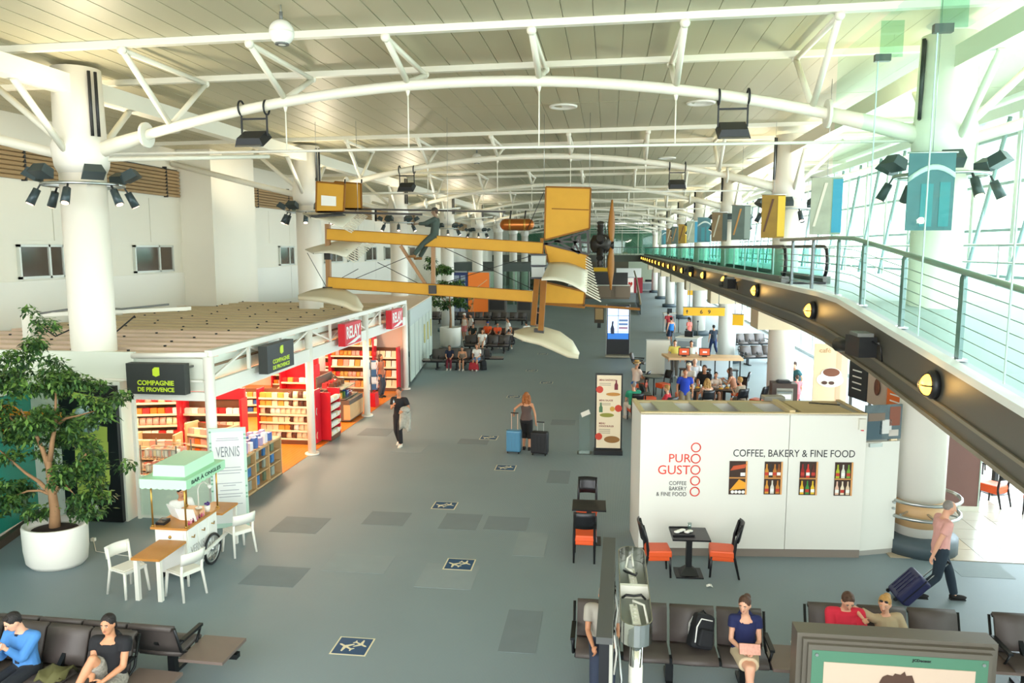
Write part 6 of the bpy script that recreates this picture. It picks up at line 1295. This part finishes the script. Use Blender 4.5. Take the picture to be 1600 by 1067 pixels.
def person(label, loc, rz, pose='stand', s=1.0, fem=False, skin=None, hair=('short', 'brown'), top=('#333333', 'tee'), bottom=('#333333', 'pants'), shoe='#222222', head=(0, 0), lw=None, rw=None, la=None, ra=None, lean=.0, side=0, lod=1, hipz=None, curl=.5, lel=None, rel=None, foot=(0, 0), grp=None, nm='person'):
    skin = skin or skin_a; t = thing(nm, label, 'person' if nm == 'person' else 'mannequin', loc, rz, grp); t.scale = (s,)*3
    vox = (.011, .017, .026)[lod]; inf = .012+.35*vox; up = Vector((0, 0, 1)); X = Vector((1, 0, 0))
    pz = hipz or {'stand': .95, 'walk': .92, 'sit': .53}[pose]
    P = Vector((0, 0, pz)); D = Vector((math.sin(side), math.sin(lean), math.cos(lean))).normalized(); R = X.copy(); R = (R-D*R.dot(D)).normalized(); Fv = D.cross(R).normalized()*1
    if Fv.y < 0: Fv = -Fv
    N = P+D*.5; hr = rotm(head[1], 0, head[0]); Hc = N+D*.06+hr@Vector((0, .035, .125))
    if fem: T = [(-.1, .12, .1), (0, .172, .118), (.1, .15, .105), (.2, .122, .092), (.34, .142, .118), (.44, .14, .09), (.5, .055, .055)]
    else: T = [(-.1, .12, .1), (0, .162, .115), (.1, .152, .11), (.2, .145, .105), (.36, .168, .122), (.45, .158, .098), (.5, .062, .06)]
    rings = [(P+D*u, R, Fv, a, b) for u, a, b in T]
    shw = .165 if fem else .19; af = .86 if fem else 1.0
    hips = [P+R*g*.088-D*.03 for g in (-1, 1)]; shs = [N-D*.055+R*g*shw for g in (-1, 1)]
    if pose == 'sit': ank = [Vector((g*.1, .44, .09)) for g in (-1, 1)]; kh = Vector((0, .6, 1))
    elif pose == 'walk': ank = [Vector((-.09, .3, .09)), Vector((.09, -.36, .15))]; kh = Vector((0, 1, .1))
    else: ank = [Vector((g*.1, -.02, .09)) for g in (-1, 1)]; kh = Vector((0, 1, .1))
    if la: ank[0] = Vector(la)
    if ra: ank[1] = Vector(ra)
    legs = []
    for i in (0, 1):
        k, a = ik(hips[i], ank[i], .44, .42, kh); legs.append((hips[i], k, a))
    wt = [lw, rw]; arms = []
    for i, g in enumerate((-1, 1)):
        w = wt[i]
        if w is None: w = Vector((g*(shw+.07), .06, pz-.06)) if pose != 'sit' else Vector((g*.13, .36, pz+.1))
        e, w2 = ik(shs[i], w, .285, .25, ((lel, rel)[i]) or Vector((g*.6, -1, -.4))); arms.append((shs[i], e, w2))
    body = MB(); loft(body, rings)
    body.cap(N-D*.03, .058 if not fem else .048, Hc-hr@Vector((0, .02, .06)), .054 if not fem else .046, 12)
    for i, g in enumerate((-1, 1)):
        a, e, w = arms[i]; body.cap(N-D*.06+R*g*shw*.55, .06*af, a, .052*af); body.tube([a, a.lerp(e, .5), e], [.05*af, .045*af, .039*af], 10); body.cap(a, .05*af, a.lerp(e, .02), .05*af); body.cap(e, .039*af, e.lerp(w, .3), .041*af); body.tube([e.lerp(w, .25), w, w+(w-e).normalized()*.04], [.041*af, .027*af, .026*af], 10)
        h_, k, q = legs[i]; body.cap(h_, .086, h_.lerp(k, .5), .074, 12); body.cap(h_.lerp(k, .45), .076, k, .056, 12); body.cap(k, .054, k.lerp(q, .35), .056, 10); body.cap(k.lerp(q, .3), .057, q, .036, 10)
        fd = Vector((0, 1, 0)); body.cap(q+Vector((0, -.02, -.035)), .035, q+fd*.13+Vector((0, 0, -.06)), .03, 8)
    HR = hr; body.ell(Hc, (.074, .092, .108), 16, 12, HR); body.ell(Hc+HR@Vector((0, .028, -.062)), (.054, .058, .056), 12, 8, HR)
    body.cap(Hc+HR@Vector((0, .085, .015)), .011, Hc+HR@Vector((0, .106, -.024)), .016, 8)
    for g in (-1, 1): body.ell(Hc+HR@Vector((g*.076, -.008, -.008)), (.012, .022, .032), 8, 6, HR)
    hm = MB()
    for i, g in enumerate((-1, 1)): a, e, w = arms[i]; hand(hm, w+(w-e).normalized()*.015, w-e, -R*g*.5+Fv*.8, curl*(1 if g < 0 else -1) if 0 else curl, 1.0 if not fem else .9, lod == 0)
    def job(nm_, mb, m, v=vox, extra=None):
        o = bpy.data.objects.new(nm_, bpy.data.meshes.new(nm_)); COL.objects.link(o); o.parent = t; JOBS.append((o, mb, v, extra, m)); return o
    job('body', body, skin, vox, hm)
    # clothes
    tc, ts = top[:2]; mb = MB(); lo = -.12 if ts not in ('tank', 'crop') else -.02
    if ts == 'jacket_open': lo = -.12
    T2 = [(u, a+inf, b+inf) for u, a, b in T if u > lo+.01]; T2 = [(lo, (.168 if fem else .162)+inf*1.2, .118+inf*1.2)]+T2
    T2[-1] = (.485, T[-1][1]+inf*1.3, T[-1][2]+inf*1.3)
    if ts == 'tank': T2 = T2[:-2]+[(.4, T[4][1]+inf, T[4][2]+inf)]
    rg = [(P+D*u, R, Fv, a, b) for u, a, b in T2]
    if ts == 'short_cap': rg[-1] = (P+D*.475, R, (Fv-D*1.0), .088+inf, .075+inf)
    loft(mb, rg)
    if ts == 'tank':
        for g in (-1, 1): mb.tube([P+D*.36+R*g*.08+Fv*.1, N-D*.02+R*g*.085, P+D*.36+R*g*.08-Fv*.1], .018+inf*.5, 8)
    if ts != 'tank':
        fr = {'tee': (.62, 0), 'long': (1, .93), 'short_cap': (.4, 0), 'crop': (.4, 0)}.get(ts, (.62, 0))
        for i, g in enumerate((-1, 1)):
            a, e, w = arms[i]; mb.cap(N-D*.06+R*g*shw*.5, .064*af+inf*.8, a, .056*af+inf)
            q = a.lerp(e, fr[0]); mb.tube([a, q], [.056*af+inf, .046*af+inf*1.5], 12); mb.cap(a, .054*af+inf, a.lerp(e, .05), .054*af+inf)
            if fr[1]: mb.cap(e, .043*af+inf, e.lerp(w, .1), .042*af+inf); mb.tube([e, e.lerp(w, fr[1])], [.044*af+inf, .031*af+inf], 12)
    job('shirt' if ts != 'tank' else 'vest_top', mb, clothm(tc))
    if len(top) > 2: # tie
        m2 = MB(); m2.bar(N+Fv*.085-D*.03, P+D*.12+Fv*.135, .055, .012); m2.box(N+Fv*.08-D*.03, (.04, .025, .035)); m2.build('necktie', clothm(top[2]), t)
    bc_, bs = bottom; mb = MB(); inf2 = inf*1.05
    loft(mb, [(P+D*u, R, Fv, a+inf2*.9, b+inf2*.9) for u, a, b in T if u < .12])
    frac = {'pants': 2, 'shorts': .8, 'capri': 1.45, 'skirt': .7}[bs]
    for i in (0, 1):
        h_, k, q = legs[i]; mb.cap(h_, .09+inf2, h_.lerp(k, .1), .09+inf2, 12)
        if frac <= 1: mb.tube([h_, h_.lerp(k, frac)], [.09+inf2, .075+inf2*1.6], 14)
        else:
            mb.tube([h_, h_.lerp(k, .6), k], [.09+inf2, .072+inf2, .058+inf2], 14); mb.cap(k, .057+inf2, k.lerp(q, .1), .058+inf2); mb.tube([k, k.lerp(q, .4), k.lerp(q, min(1, frac-1)*.97)], [.058+inf2, .058+inf2, .044+inf2*1.2], 14)
    if bs == 'skirt': mb.tube([(hips[0]+hips[1])/2, (legs[0][0].lerp(legs[0][1], .7)+legs[1][0].lerp(legs[1][1], .7))/2], [.18, .17], 14, flat=.7)
    job({'pants': 'trousers', 'shorts': 'shorts', 'capri': 'trousers', 'skirt': 'skirt'}[bs], mb, clothm(bc_))
    for i in (0, 1):
        q = legs[i][2]; m2 = MB(); m2.ell(q+Vector((0, .065, -.048)), (.046, .14, .042), 12, 8); m2.ell(q+Vector((0, -.02, -.03)), (.042, .055, .05), 10, 6); m2.box(q+Vector((0, .06, -.082)), (.075, .24, .016)); m2.build('shoe', clothm(shoe), t)
    # face and hair
    if lod < 2:
        for g in (-1, 1):
            m2 = MB(); m2.ell(Hc+HR@Vector((g*.031, .0805, .016)), (.0115, .007, .0062), 8, 6, HR); e_ = m2.build('eye', eyem, t); m2 = MB(); m2.ell(Hc+HR@Vector((g*.031, .0855, .016)), (.0062, .004, .0062), 8, 5, HR); m2.build('iris', iris, e_)
            m2 = MB(); m2.box(Hc+HR@Vector((g*.031, .085, .036)), (.032, .01, .006)); m2.build('eyebrow', hairm[hair[1]], t)
        m2 = MB(); m2.ell(Hc+HR@Vector((0, .083, -.053)), (.022, .009, .007), 8, 5, HR); m2.build('mouth', lipm, t)
    hs, hc = hair[:2]; hmat = hairm[hc]; m2 = MB(); hv = lambda x, y, z: Hc+HR@Vector((x, y, z))
    if hs not in ('bald', 'balding'):
        m2.ell(hv(0, -.022, .03), (.083, .096, .094), 16, 12, HR)
        if hs == 'short': m2.ell(hv(0, .028, .096), (.052, .045, .024), 10, 6, HR); m2.ell(hv(0, -.05, -.02), (.068, .052, .06), 10, 8, HR)
        if hs in ('long', 'wavy'):
            for g in (-1, 0, 1): m2.tube([hv(g*.06, -.03, .03), hv(g*.085, -.05+.02*abs(g), -.08), hv(g*.09, -.075+.03*abs(g), -.19), hv(g*.06, -.08, -.3)], [.045, .05, .045, .02], 9)
            if hs == 'wavy': 
                for k in range(6): m2.ell(hv(.07*math.sin(k*2.1), -.075, -.08-.035*k), (.045, .035, .04), 8, 6, HR)
        if hs in ('bun', 'pony'):
            if hs == 'bun': m2.ell(hv(-.01, -.1, .06), (.05, .045, .048), 10, 8, HR)
            else: m2.tube([hv(0, -.09, .04), hv(0, -.14, .0), hv(0, -.14, -.12), hv(0, -.12, -.2)], [.03, .038, .034, .012], 8)
            m2.ell(hv(0, -.05, -.01), (.07, .055, .06), 10, 8, HR)
        if hs == 'slick': m2.ell(hv(0, -.07, -.05), (.07, .05, .075), 10, 8, HR)
    elif hs == 'balding':
        m2.ell(hv(0, -.034, .022), (.082, .082, .088), 14, 10, HR)
    if m2.v: m2.build('hair', hmat, t)
    if len(hair) > 2:
        kind, c = hair[2]; m2 = MB()
        if kind == 'cap': m2.ell(hv(0, -.01, .05), (.088, .1, .075), 14, 8, HR); m2.sheet([[hv(-.06, .08, .05), hv(0, .09, .06), hv(.06, .08, .05)], [hv(-.05, .14, .035), hv(0, .16, .045), hv(.05, .14, .035)]], .01); m2.build('cap', clothm(c), t)
        elif kind == 'hat':
            m2.lathe([(.15, -.01), (.16, .0), (.098, .012), (.092, .09), (.07, .1), (.01, .095)], 20, hv(0, -.01, .055), HR); m2.build('hat', mat('straw', '#d2a862', .8, noise=(30, .15)), t); m2 = MB(); m2.lathe([(.099, 0), (.097, .03)], 18, hv(0, -.01, .07), HR); m2.build('hat_band', dark, t)
        elif kind == 'shades':
            for g in (-1, 1): m2.ell(hv(g*.032, .07, .085), (.026, .012, .018), 10, 6, HR)
            m2.build('sunglasses', black, t)
    return t
V = Vector
seatY = BY-.24
# ---- near people
lady = person('woman in a navy t-shirt and beige shorts sitting with a pink clutch', (1.86, seatY+.02, 0), PI, 'sit', .97, True, skin_a, ('bun', 'brown'), ('#1b2350', 'short_cap'), ('#c9b695', 'shorts'), '#d8c0a0', (-.45, -.25), V((-.07, .27, .68)), V((.08, .28, .68)), (.02, .42, .09), (-.03, .5, .1), -.02, lod=0, curl=.9)
o = thing('clutch_bag', 'pink patterned clutch bag held on the lap of the woman in navy', 'bag', (1.86, seatY-.33, .655), PI)
m = MB(); m.box((0, 0, .06), (.26, .07, .13), rx=.5); m.build('pouch', mat('clutch_pink', '#d59a86', .6, noise=(40, .3)), o); m = MB(); m.bar((-.12, -.03, .115), (.12, -.03, .115), .012); m.build('zip', gold, o)
person('person in a grey t-shirt sitting behind the dark display housing', (.0, seatY+.02, 0), PI, 'sit', 1.0, False, skin_b, ('short', 'grey'), ('#a9a396', 'tee'), ('#2c3446', 'pants'), '#30302e', (.2, -.3), lod=1)
person('man in a red t-shirt sitting behind the framed advert, looking down', (3.2, BY+.08, 0), PI, 'sit', 1.0, False, skin_a, ('short', 'brown'), ('#d3283f', 'tee'), ('#3a4150', 'pants'), '#333333', (0, -.55), lod=0)
m = MB(); 
person('woman with a blonde bun leaning on the man in red, arm along his shoulder', (3.78, BY+.08, 0), PI, 'sit', .96, True, skin_a, ('bun', 'blonde', ('shades', 'x')), ('#b3a07f', 'tee'), ('#5a6070', 'pants'), '#333333', (-.5, -.25), V((-.15, .3, .66)), V((.42, .16, 1.02)), side=.14, lod=0, rel=V((.3, -1, .2)))
sA = -.05
def onL(i, dy=0): x = .64*(i+.5); return Vector((-8.5+x*math.cos(sA)-(-.24+dy)*math.sin(sA), 8.55+x*math.sin(sA)+(-.24+dy)*math.cos(sA), 0))
vman = person('man in a black v-neck and patterned shorts with one knee drawn up', onL(3, -.0)+V((.26, -.04, 0)), PI+.1, 'sit', 1.02, False, skin_b, ('slick', 'black'), ('#141418', 'short_cap'), ('pattern', 'shorts'), '#8a6a4a', (.0, -.12), V((-.08, .3, .66)), V((.05, .34, .64)), (-.1, .46, .09), (.26, .36, .52), -.05, lod=0, curl=.8)
tman = person('man in a blue shirt and dark tie looking down at his phone', onL(1, 0)+V((.3, 0, 0)), PI-.1, 'sit', 1.0, False, skin_a, ('short', 'black'), ('#467fbb', 'long', '#1c2436'), ('#1d2026', 'pants'), '#1a1a1a', (-.35, -.5), V((-.02, .3, .92)), V((.09, .3, .9)), lean=.08, lod=0, curl=.9)
o = tag(MB().box((0, 0, 0), (.075, .012, .15), rx=-.6).box((0, -.008, .002), (.066, .004, .13), rx=-.6).build('phone', mat('phone_white', '#dedede', .3), None, None, tman.location+V((-.06, -.38, .95))), 'white phone held by the man in the blue shirt', 'phone')
o = tag(MB().box((0, 0, 0), (.07, .13, .012), rx=.2).box((0, 0, .008), (.06, .11, .003), rx=.2).build('phone', black, None, None, vman.location+V((.0, -.4, .66))), 'black phone in the hands of the man in the black v-neck', 'phone')
o = MB().sheet([[V((-.17+.07*i, -.14+.08*j, .5+.05*math.sin(i*1.7+j*2)+.05*(2-abs(j-2)))) for i in range(6)] for j in range(5)], .03).build('olive_jacket', clothm('#57552f'), None, None, onL(2, -.1)+V((.15, 0, 0))); tag(o, 'crumpled olive jacket on the seat beside the man in the black v-neck', 'jacket')
person('dark haired person cut off at the left edge beside the man in the blue shirt', onL(0)+V((.3, 0, 0)), PI-.1, 'sit', .97, True, skin_b, ('long', 'black'), ('#2b2b30', 'long'), ('#222226', 'pants'), '#222222', lod=1)
# ---- walkers
person('man in a pink shirt and dark jeans striding right with a wheeled case', (5.47, 12.78, 0), -PI/2, 'walk', 1.01, False, skin_a, ('balding', 'grey'), ('#dba39a', 'tee'), ('#22303c', 'pants'), '#1a1817', (0, -.3), V((-.2, .12, .86)), V((.2, -.2, .82)), (-.09, .3, .09), (.09, -.36, .16), .06, lod=0)
wm = person('man in black walking towards the camera holding a grey jacket', (-6.04, 21.4, 0), PI-.1, 'walk', 1.02, False, skin_b, ('short', 'brown'), ('#1c1c20', 'tee'), ('#1b1b1e', 'pants'), '#e4dccb', (.05, -.05), V((-.22, .26, 1.08)), V((.07, .3, 1.24)), (-.07, .12, .09), (.08, -.16, .1), lod=1)
m = MB(); m.sheet([[V((-.16+.32*i/4, .05*math.sin(i*2+j), -.55*j/5+.06*math.sin(i*1.5))) for i in range(5)] for j in range(6)], .05); m.ell((0, .02, .04), (.15, .1, .1), 10, 8); tag(m.build('folded_jacket', mat('jacket_grey', '#a5a69c', .9, noise=(12, .4)), None, None, (-5.8, 21.12, 1.1)), 'grey patterned jacket hanging over the arm of the man in black', 'jacket')
tag(MB().lathe([(.03, 0), (.033, .02), (.033, .12), (.014, .16), (.014, .19)], 10).build('water_bottle', glass('bottle_blue', '#bcd4e0', .2), None, None, (-6.12, 21.08, 1.27)), 'clear water bottle in the hand of the man in black', 'bottle')
person('woman with long ginger hair in a brown top pulling two suitcases', (-2.28, 21.35, 0), -.05, 'walk', .99, True, skin_b, ('wavy', 'ginger'), ('#5c4a44', 'tank'), ('#191819', 'capri'), '#26201e', (.1, 0), V((-.36, -.05, 1.1)), V((.3, -.16, .9)), (-.08, .05, .09), (.09, .0, .09), lod=1)
# ---- nail bar, shop, children
person('dark haired beautician sitting behind the nail bar cart', (-8.06, 13.2, 0), -2.3, 'sit', .98, True, skin_b, ('bun', 'black'), ('#eceae4', 'tee'), ('#d8d4cc', 'pants'), '#dddddd', (0, -.3), lod=1, hipz=.55)
st_ = thing('work_stool', 'round white stool under the beautician', 'stool', (-8.06, 13.2, 0)); m = MB(); m.tube([(0, 0, .4), (0, 0, .46)], .17, 16); m.build('seat', white, st_); m = MB(); m.tube([(0, 0, .04), (0, 0, .4)], .03, 8); m.build('pole', steel, st_); m = MB(); m.tube([(0, 0, 0), (0, 0, .04)], .2, 16); m.build('base', steel, st_)
person('shopper with brown hair standing at the magazine racks', (-8.75, 28.4, 0), -1.9, 'stand', .98, True, skin_b, ('long', 'brown'), ('#b56a4a', 'tee'), ('#40424a', 'pants'), '#333333', lod=2)
kc = [('boy in a navy t-shirt and maroon trousers on the children bench', -7.55, '#1d2238', '#6b1f2c', ('short', 'brown')), ('child in a grey vest leaning forward on the children bench', -6.9, '#8f7d6c', '#26262a', ('short', 'black')), ('girl in a white t-shirt and denim shorts on the children bench', -6.2, '#ece8e0', '#5f7fa4', ('pony', 'brown'))]
for i, (lab, x, tc, bc_, hr_) in enumerate(kc): person(lab, (x, 35.72, 0), PI+(.1-.1*i), 'sit', [.84, .84, .92][i], i == 2, skin_b, hr_, (tc, 'tee' if i != 1 else 'tank'), (bc_, 'pants' if i == 0 else 'shorts'), '#cfc7bc', (0, -.15), lean=[0, .35, .1][i], lod=1, hipz=.58)
# ---- waiting crowd (distance)
cr = [('person standing in a pale hat and pink shorts by the distant tree', -8.92, 46.9, 2.6, 'stand', 1.0, True, ('short', 'white', ('cap', '#e9e4d6')), '#e4d4c4', 'tank', '#e5888a', 'shorts'), ('person standing in a white top holding a red jacket by the distant tree', -8.55, 47.1, 2.2, 'stand', .97, True, ('bun', 'black'), '#e2dcd4', 'tee', '#2a2226', 'shorts'), ('person in an orange shirt and blue cap sitting among the crowd', -7.3, 45.9, PI, 'sit', 1.0, False, ('short', 'brown', ('cap', '#27459c')), '#ef5a22', 'tee', '#3a3a40', 'shorts'), ('second person in orange sitting in the crowd', -6.7, 45.9, PI+.3, 'sit', .95, False, ('short', 'black'), '#e8562a', 'tee', '#55595e', 'shorts'), ('woman in a dark top sitting in the crowd', -6.0, 45.9, PI, 'sit', 1.0, True, ('long', 'brown'), '#3a2f2c', 'tank', '#433c3c', 'shorts'), ('man in a white shirt standing behind the seats in the crowd', -5.85, 44.5, 2.0, 'stand', .98, False, ('short', 'black'), '#f0ece6', 'tee', '#6a6f7c', 'shorts'), ('man in a white top lying back on the second row of seats', -6.95, 41.66, PI, 'sit', 1.0, False, ('short', 'brown'), '#efebe6', 'tee', '#d5cfc4', 'shorts'), ('child in a red t-shirt on the third row of seats', -6.2, 42.95, 0, 'sit', .8, False, ('short', 'brown'), '#cf2030', 'tee', '#333840', 'shorts'), ('person in a cream top on the third row of seats', -5.6, 42.95, 0, 'sit', .9, True, ('short', 'black'), '#e0c9b2', 'tee', '#55504a', 'shorts'), ('man leaning forward at the end of the crowd in white and lilac', -4.9, 46.6, .7, 'sit', 1.0, False, ('short', 'black'), '#e9e3dd', 'tee', '#75617a', 'pants'), ('woman with long black hair in a black dress far behind the crowd', -4.75, 52.0, .3, 'stand', 1.0, True, ('long', 'black'), '#17171a', 'tank', '#17171a', 'skirt'), ('person in dark clothes sitting low by the pot of the distant tree', -8.2, 45.9, PI, 'sit', .9, False, ('short', 'black'), '#23302c', 'tee', '#222222', 'pants')]
for lab, x, y, a, po, s_, fm, hr_, tc, ts, bc_, bs in cr: person(lab, (x, y, 0), a, po, s_, fm, skin_b, hr_, (tc, ts), (bc_, bs), '#cfc7bc', lod=2, lean=.3 if 'leaning' in lab else (-.3 if 'lying' in lab else 0))
# ---- cafe and gate people
cf = [('man in a straw hat and pale shirt sitting beyond the menu totem', 1.15, 30.2, -.9, 'sit', 1.02, False, ('short', 'grey', ('hat', 'x')), '#e8d2c4', 'tee', '#6d6a60', 'shorts'), ('person in a green striped shirt and blue cap sitting beside the menu totem', .9, 25.5, .35, 'sit', 1.02, False, ('short', 'grey', ('cap', '#2f5fa8')), '#2f9a78', 'tee', '#d9d5cc', 'pants'), ('woman in a red cardigan with short fair hair sitting at the cafe', 2.0, 25.3, 1.2, 'sit', .98, True, ('short', 'blonde'), '#c4303c', 'long', '#8d8264', 'pants'), ('broad man in a bright blue t-shirt standing at the cafe', 2.65, 26.2, PI, 'stand', .98, False, ('short', 'brown'), '#1f3fae', 'tee', '#8a7d66', 'shorts'), ('person in a white cap and shirt sitting at the cafe', 3.15, 29.8, 2.8, 'sit', 1.05, False, ('short', 'grey', ('cap', '#e8dcc0')), '#dfdcd6', 'tee', '#5d6470', 'shorts'), ('grey haired man in a pale shirt sitting at the far cafe table', 3.5, 31.0, PI, 'sit', 1.05, False, ('balding', 'white'), '#d7dbe2', 'tee', '#5d6470', 'shorts'), ('heavy man in a black t-shirt sitting at the cafe', 3.65, 29.0, 2.7, 'sit', 1.08, False, ('short', 'brown'), '#1d1e22', 'tee', '#2f3136', 'shorts'), ('woman with long blonde hair in a pale vest sitting at the cafe', 3.45, 26.6, .2, 'sit', 1.0, True, ('wavy', 'blonde'), '#d5cdc0', 'tank', '#3f4a55', 'shorts'), ('dark haired child sitting at the cafe tables', 4.05, 28.9, PI, 'sit', .9, True, ('short', 'black'), '#e6d6cc', 'tee', '#4a4038', 'shorts'), ('woman with brown wavy hair leaning over the cafe table', 4.75, 28.9, 1.2, 'sit', 1.04, True, ('wavy', 'brown'), '#c98f72', 'tank', '#4a4038', 'shorts'), ('fair haired person in a grey top leaning on the cafe table', 4.75, 26.9, .8, 'sit', 1.02, True, ('short', 'blonde'), '#b4a693', 'tee', '#57534b', 'shorts'), ('man in a yellow shirt standing at the bar counter', 3.0, 34.5, PI, 'stand', .98, False, ('short', 'brown'), '#e2d36a', 'tee', '#6a655c', 'pants'), ('man in a pale shirt standing at the bar counter', 3.72, 34.5, PI, 'stand', .97, False, ('short', 'black'), '#d7dacf', 'tee', '#55585e', 'pants'), ('boy in a blue vest standing at the gate barrier', 3.75, 46.0, .5, 'stand', .98, False, ('short', 'black'), '#2f7fd0', 'tank', '#2a3b55', 'shorts'), ('person in a red top leaning on the gate desk', 3.95, 50.0, .4, 'stand', 1.0, False, ('short', 'black'), '#a8323a', 'tee', '#2a2a30', 'pants'), ('person in a coral top walking at the gate', 4.85, 46.5, .8, 'walk', .98, True, ('pony', 'black'), '#e0776a', 'tee', '#6a7078', 'shorts'), ('man in a teal t-shirt bending by the tray cabinet column', 6.95, 28.6, 1.9, 'stand', .98, False, ('short', 'brown'), '#2f5f66', 'tee', '#3a3f48', 'pants'), ('child in pink beside the man in the teal t-shirt', 6.75, 27.9, .3, 'stand', .74, True, ('short', 'brown'), '#d8747a', 'tee', '#d8747a', 'shorts'), ('person in dark clothes walking behind the queue screen', 5.75, 42.4, .3, 'walk', .95, False, ('short', 'black'), '#26303c', 'tee', '#1f2f55', 'pants')]
for i, (lab, x, y, a, po, s_, fm, hr_, tc, ts, bc_, bs) in enumerate(cf): person(lab, (x, y, 0), a, po, s_, fm, skin_a if i % 3 else skin_b, hr_, (tc, ts), (bc_, bs), '#c9c2b6', lod=1 if i < 11 else 2, lean=.3 if 'leaning' in lab or 'bending' in lab else 0, lw=V((-.1, .4, .82)) if po == 'sit' and i > 6 else None, rw=V((.12, .38, .84)) if po == 'sit' and i > 6 else None)
# ---- pilot figure astride the upper beam of the seaplane
pb = pl(679, 378)
person('dark green pilot figure riding astride the upper beam of the seaplane', (pb.x, 23, pb.z-.26), PI/2, 'sit', 1.0, False, mat('pilot_face', '#8a6f58', .6), ('short', 'brown', ('cap', '#3c3a34')), ('#3f4c44', 'long'), ('#3c4a42', 'pants'), '#8a6236', (0, -.1), V((-.2, .45, .8)), V((.25, .38, .78)), (-.24, .75, -.28), (.24, .6, -.3), -.1, lod=1, hipz=.5, nm='pilot_mannequin')
# ---- grow the bodies and clothes into continuous skins
TMP = bpy.data.scenes.new('work'); VL = TMP.view_layers[0]; tmp = []
for o, mb, v, extra, m in JOBS:
    q = bpy.data.objects.new('w', mb.mesh('w', m)); TMP.collection.objects.link(q)
    r = q.modifiers.new('r', 'REMESH'); r.mode = 'VOXEL'; r.voxel_size = v; r.use_smooth_shade = True
    sm = q.modifiers.new('s', 'SMOOTH'); sm.factor = .5; sm.iterations = 4 if v < .02 else 2
    tmp.append(q)
VL.update(); DGT = VL.depsgraph
for (o, mb, v, extra, m), q in zip(JOBS, tmp):
    me = bpy.data.meshes.new_from_object(q.evaluated_get(DGT), depsgraph=DGT)
    if extra:
        bm = bmesh.new(); bm.from_mesh(me); em = extra.mesh('h', m); bm.from_mesh(em); bm.to_mesh(me); bm.free(); bpy.data.meshes.remove(em)
    me.name = o.name
    if not me.materials: me.materials.append(m)
    me.polygons.foreach_set('use_smooth', [True]*len(me.polygons)); me.update()
    old = o.data; o.data = me; bpy.data.meshes.remove(old)
for q in tmp:
    d = q.data; bpy.data.objects.remove(q); bpy.data.meshes.remove(d)
bpy.data.scenes.remove(TMP)
# ------------------------------------------------------------------ fit the lettering to its measured widths and turn it into meshes
bpy.context.view_layer.update()
DG = bpy.context.evaluated_depsgraph_get(); done = []
for o, w, h in TXT:
    d = o.dimensions; me = bpy.data.meshes.new_from_object(o.evaluated_get(DG)); done.append((o, me, (w/d.x, (h/d.y if h and d.y else w/d.x), 1) if d.x > 0 else (1, 1, 1)))
for o, me, sc in done:
    n = bpy.data.objects.new('lettering', me); COL.objects.link(n); n.parent = o.parent; n.location = o.location; n.rotation_euler = o.rotation_euler; n.scale = sc
    c = o.data; bpy.data.objects.remove(o); bpy.data.curves.remove(c)
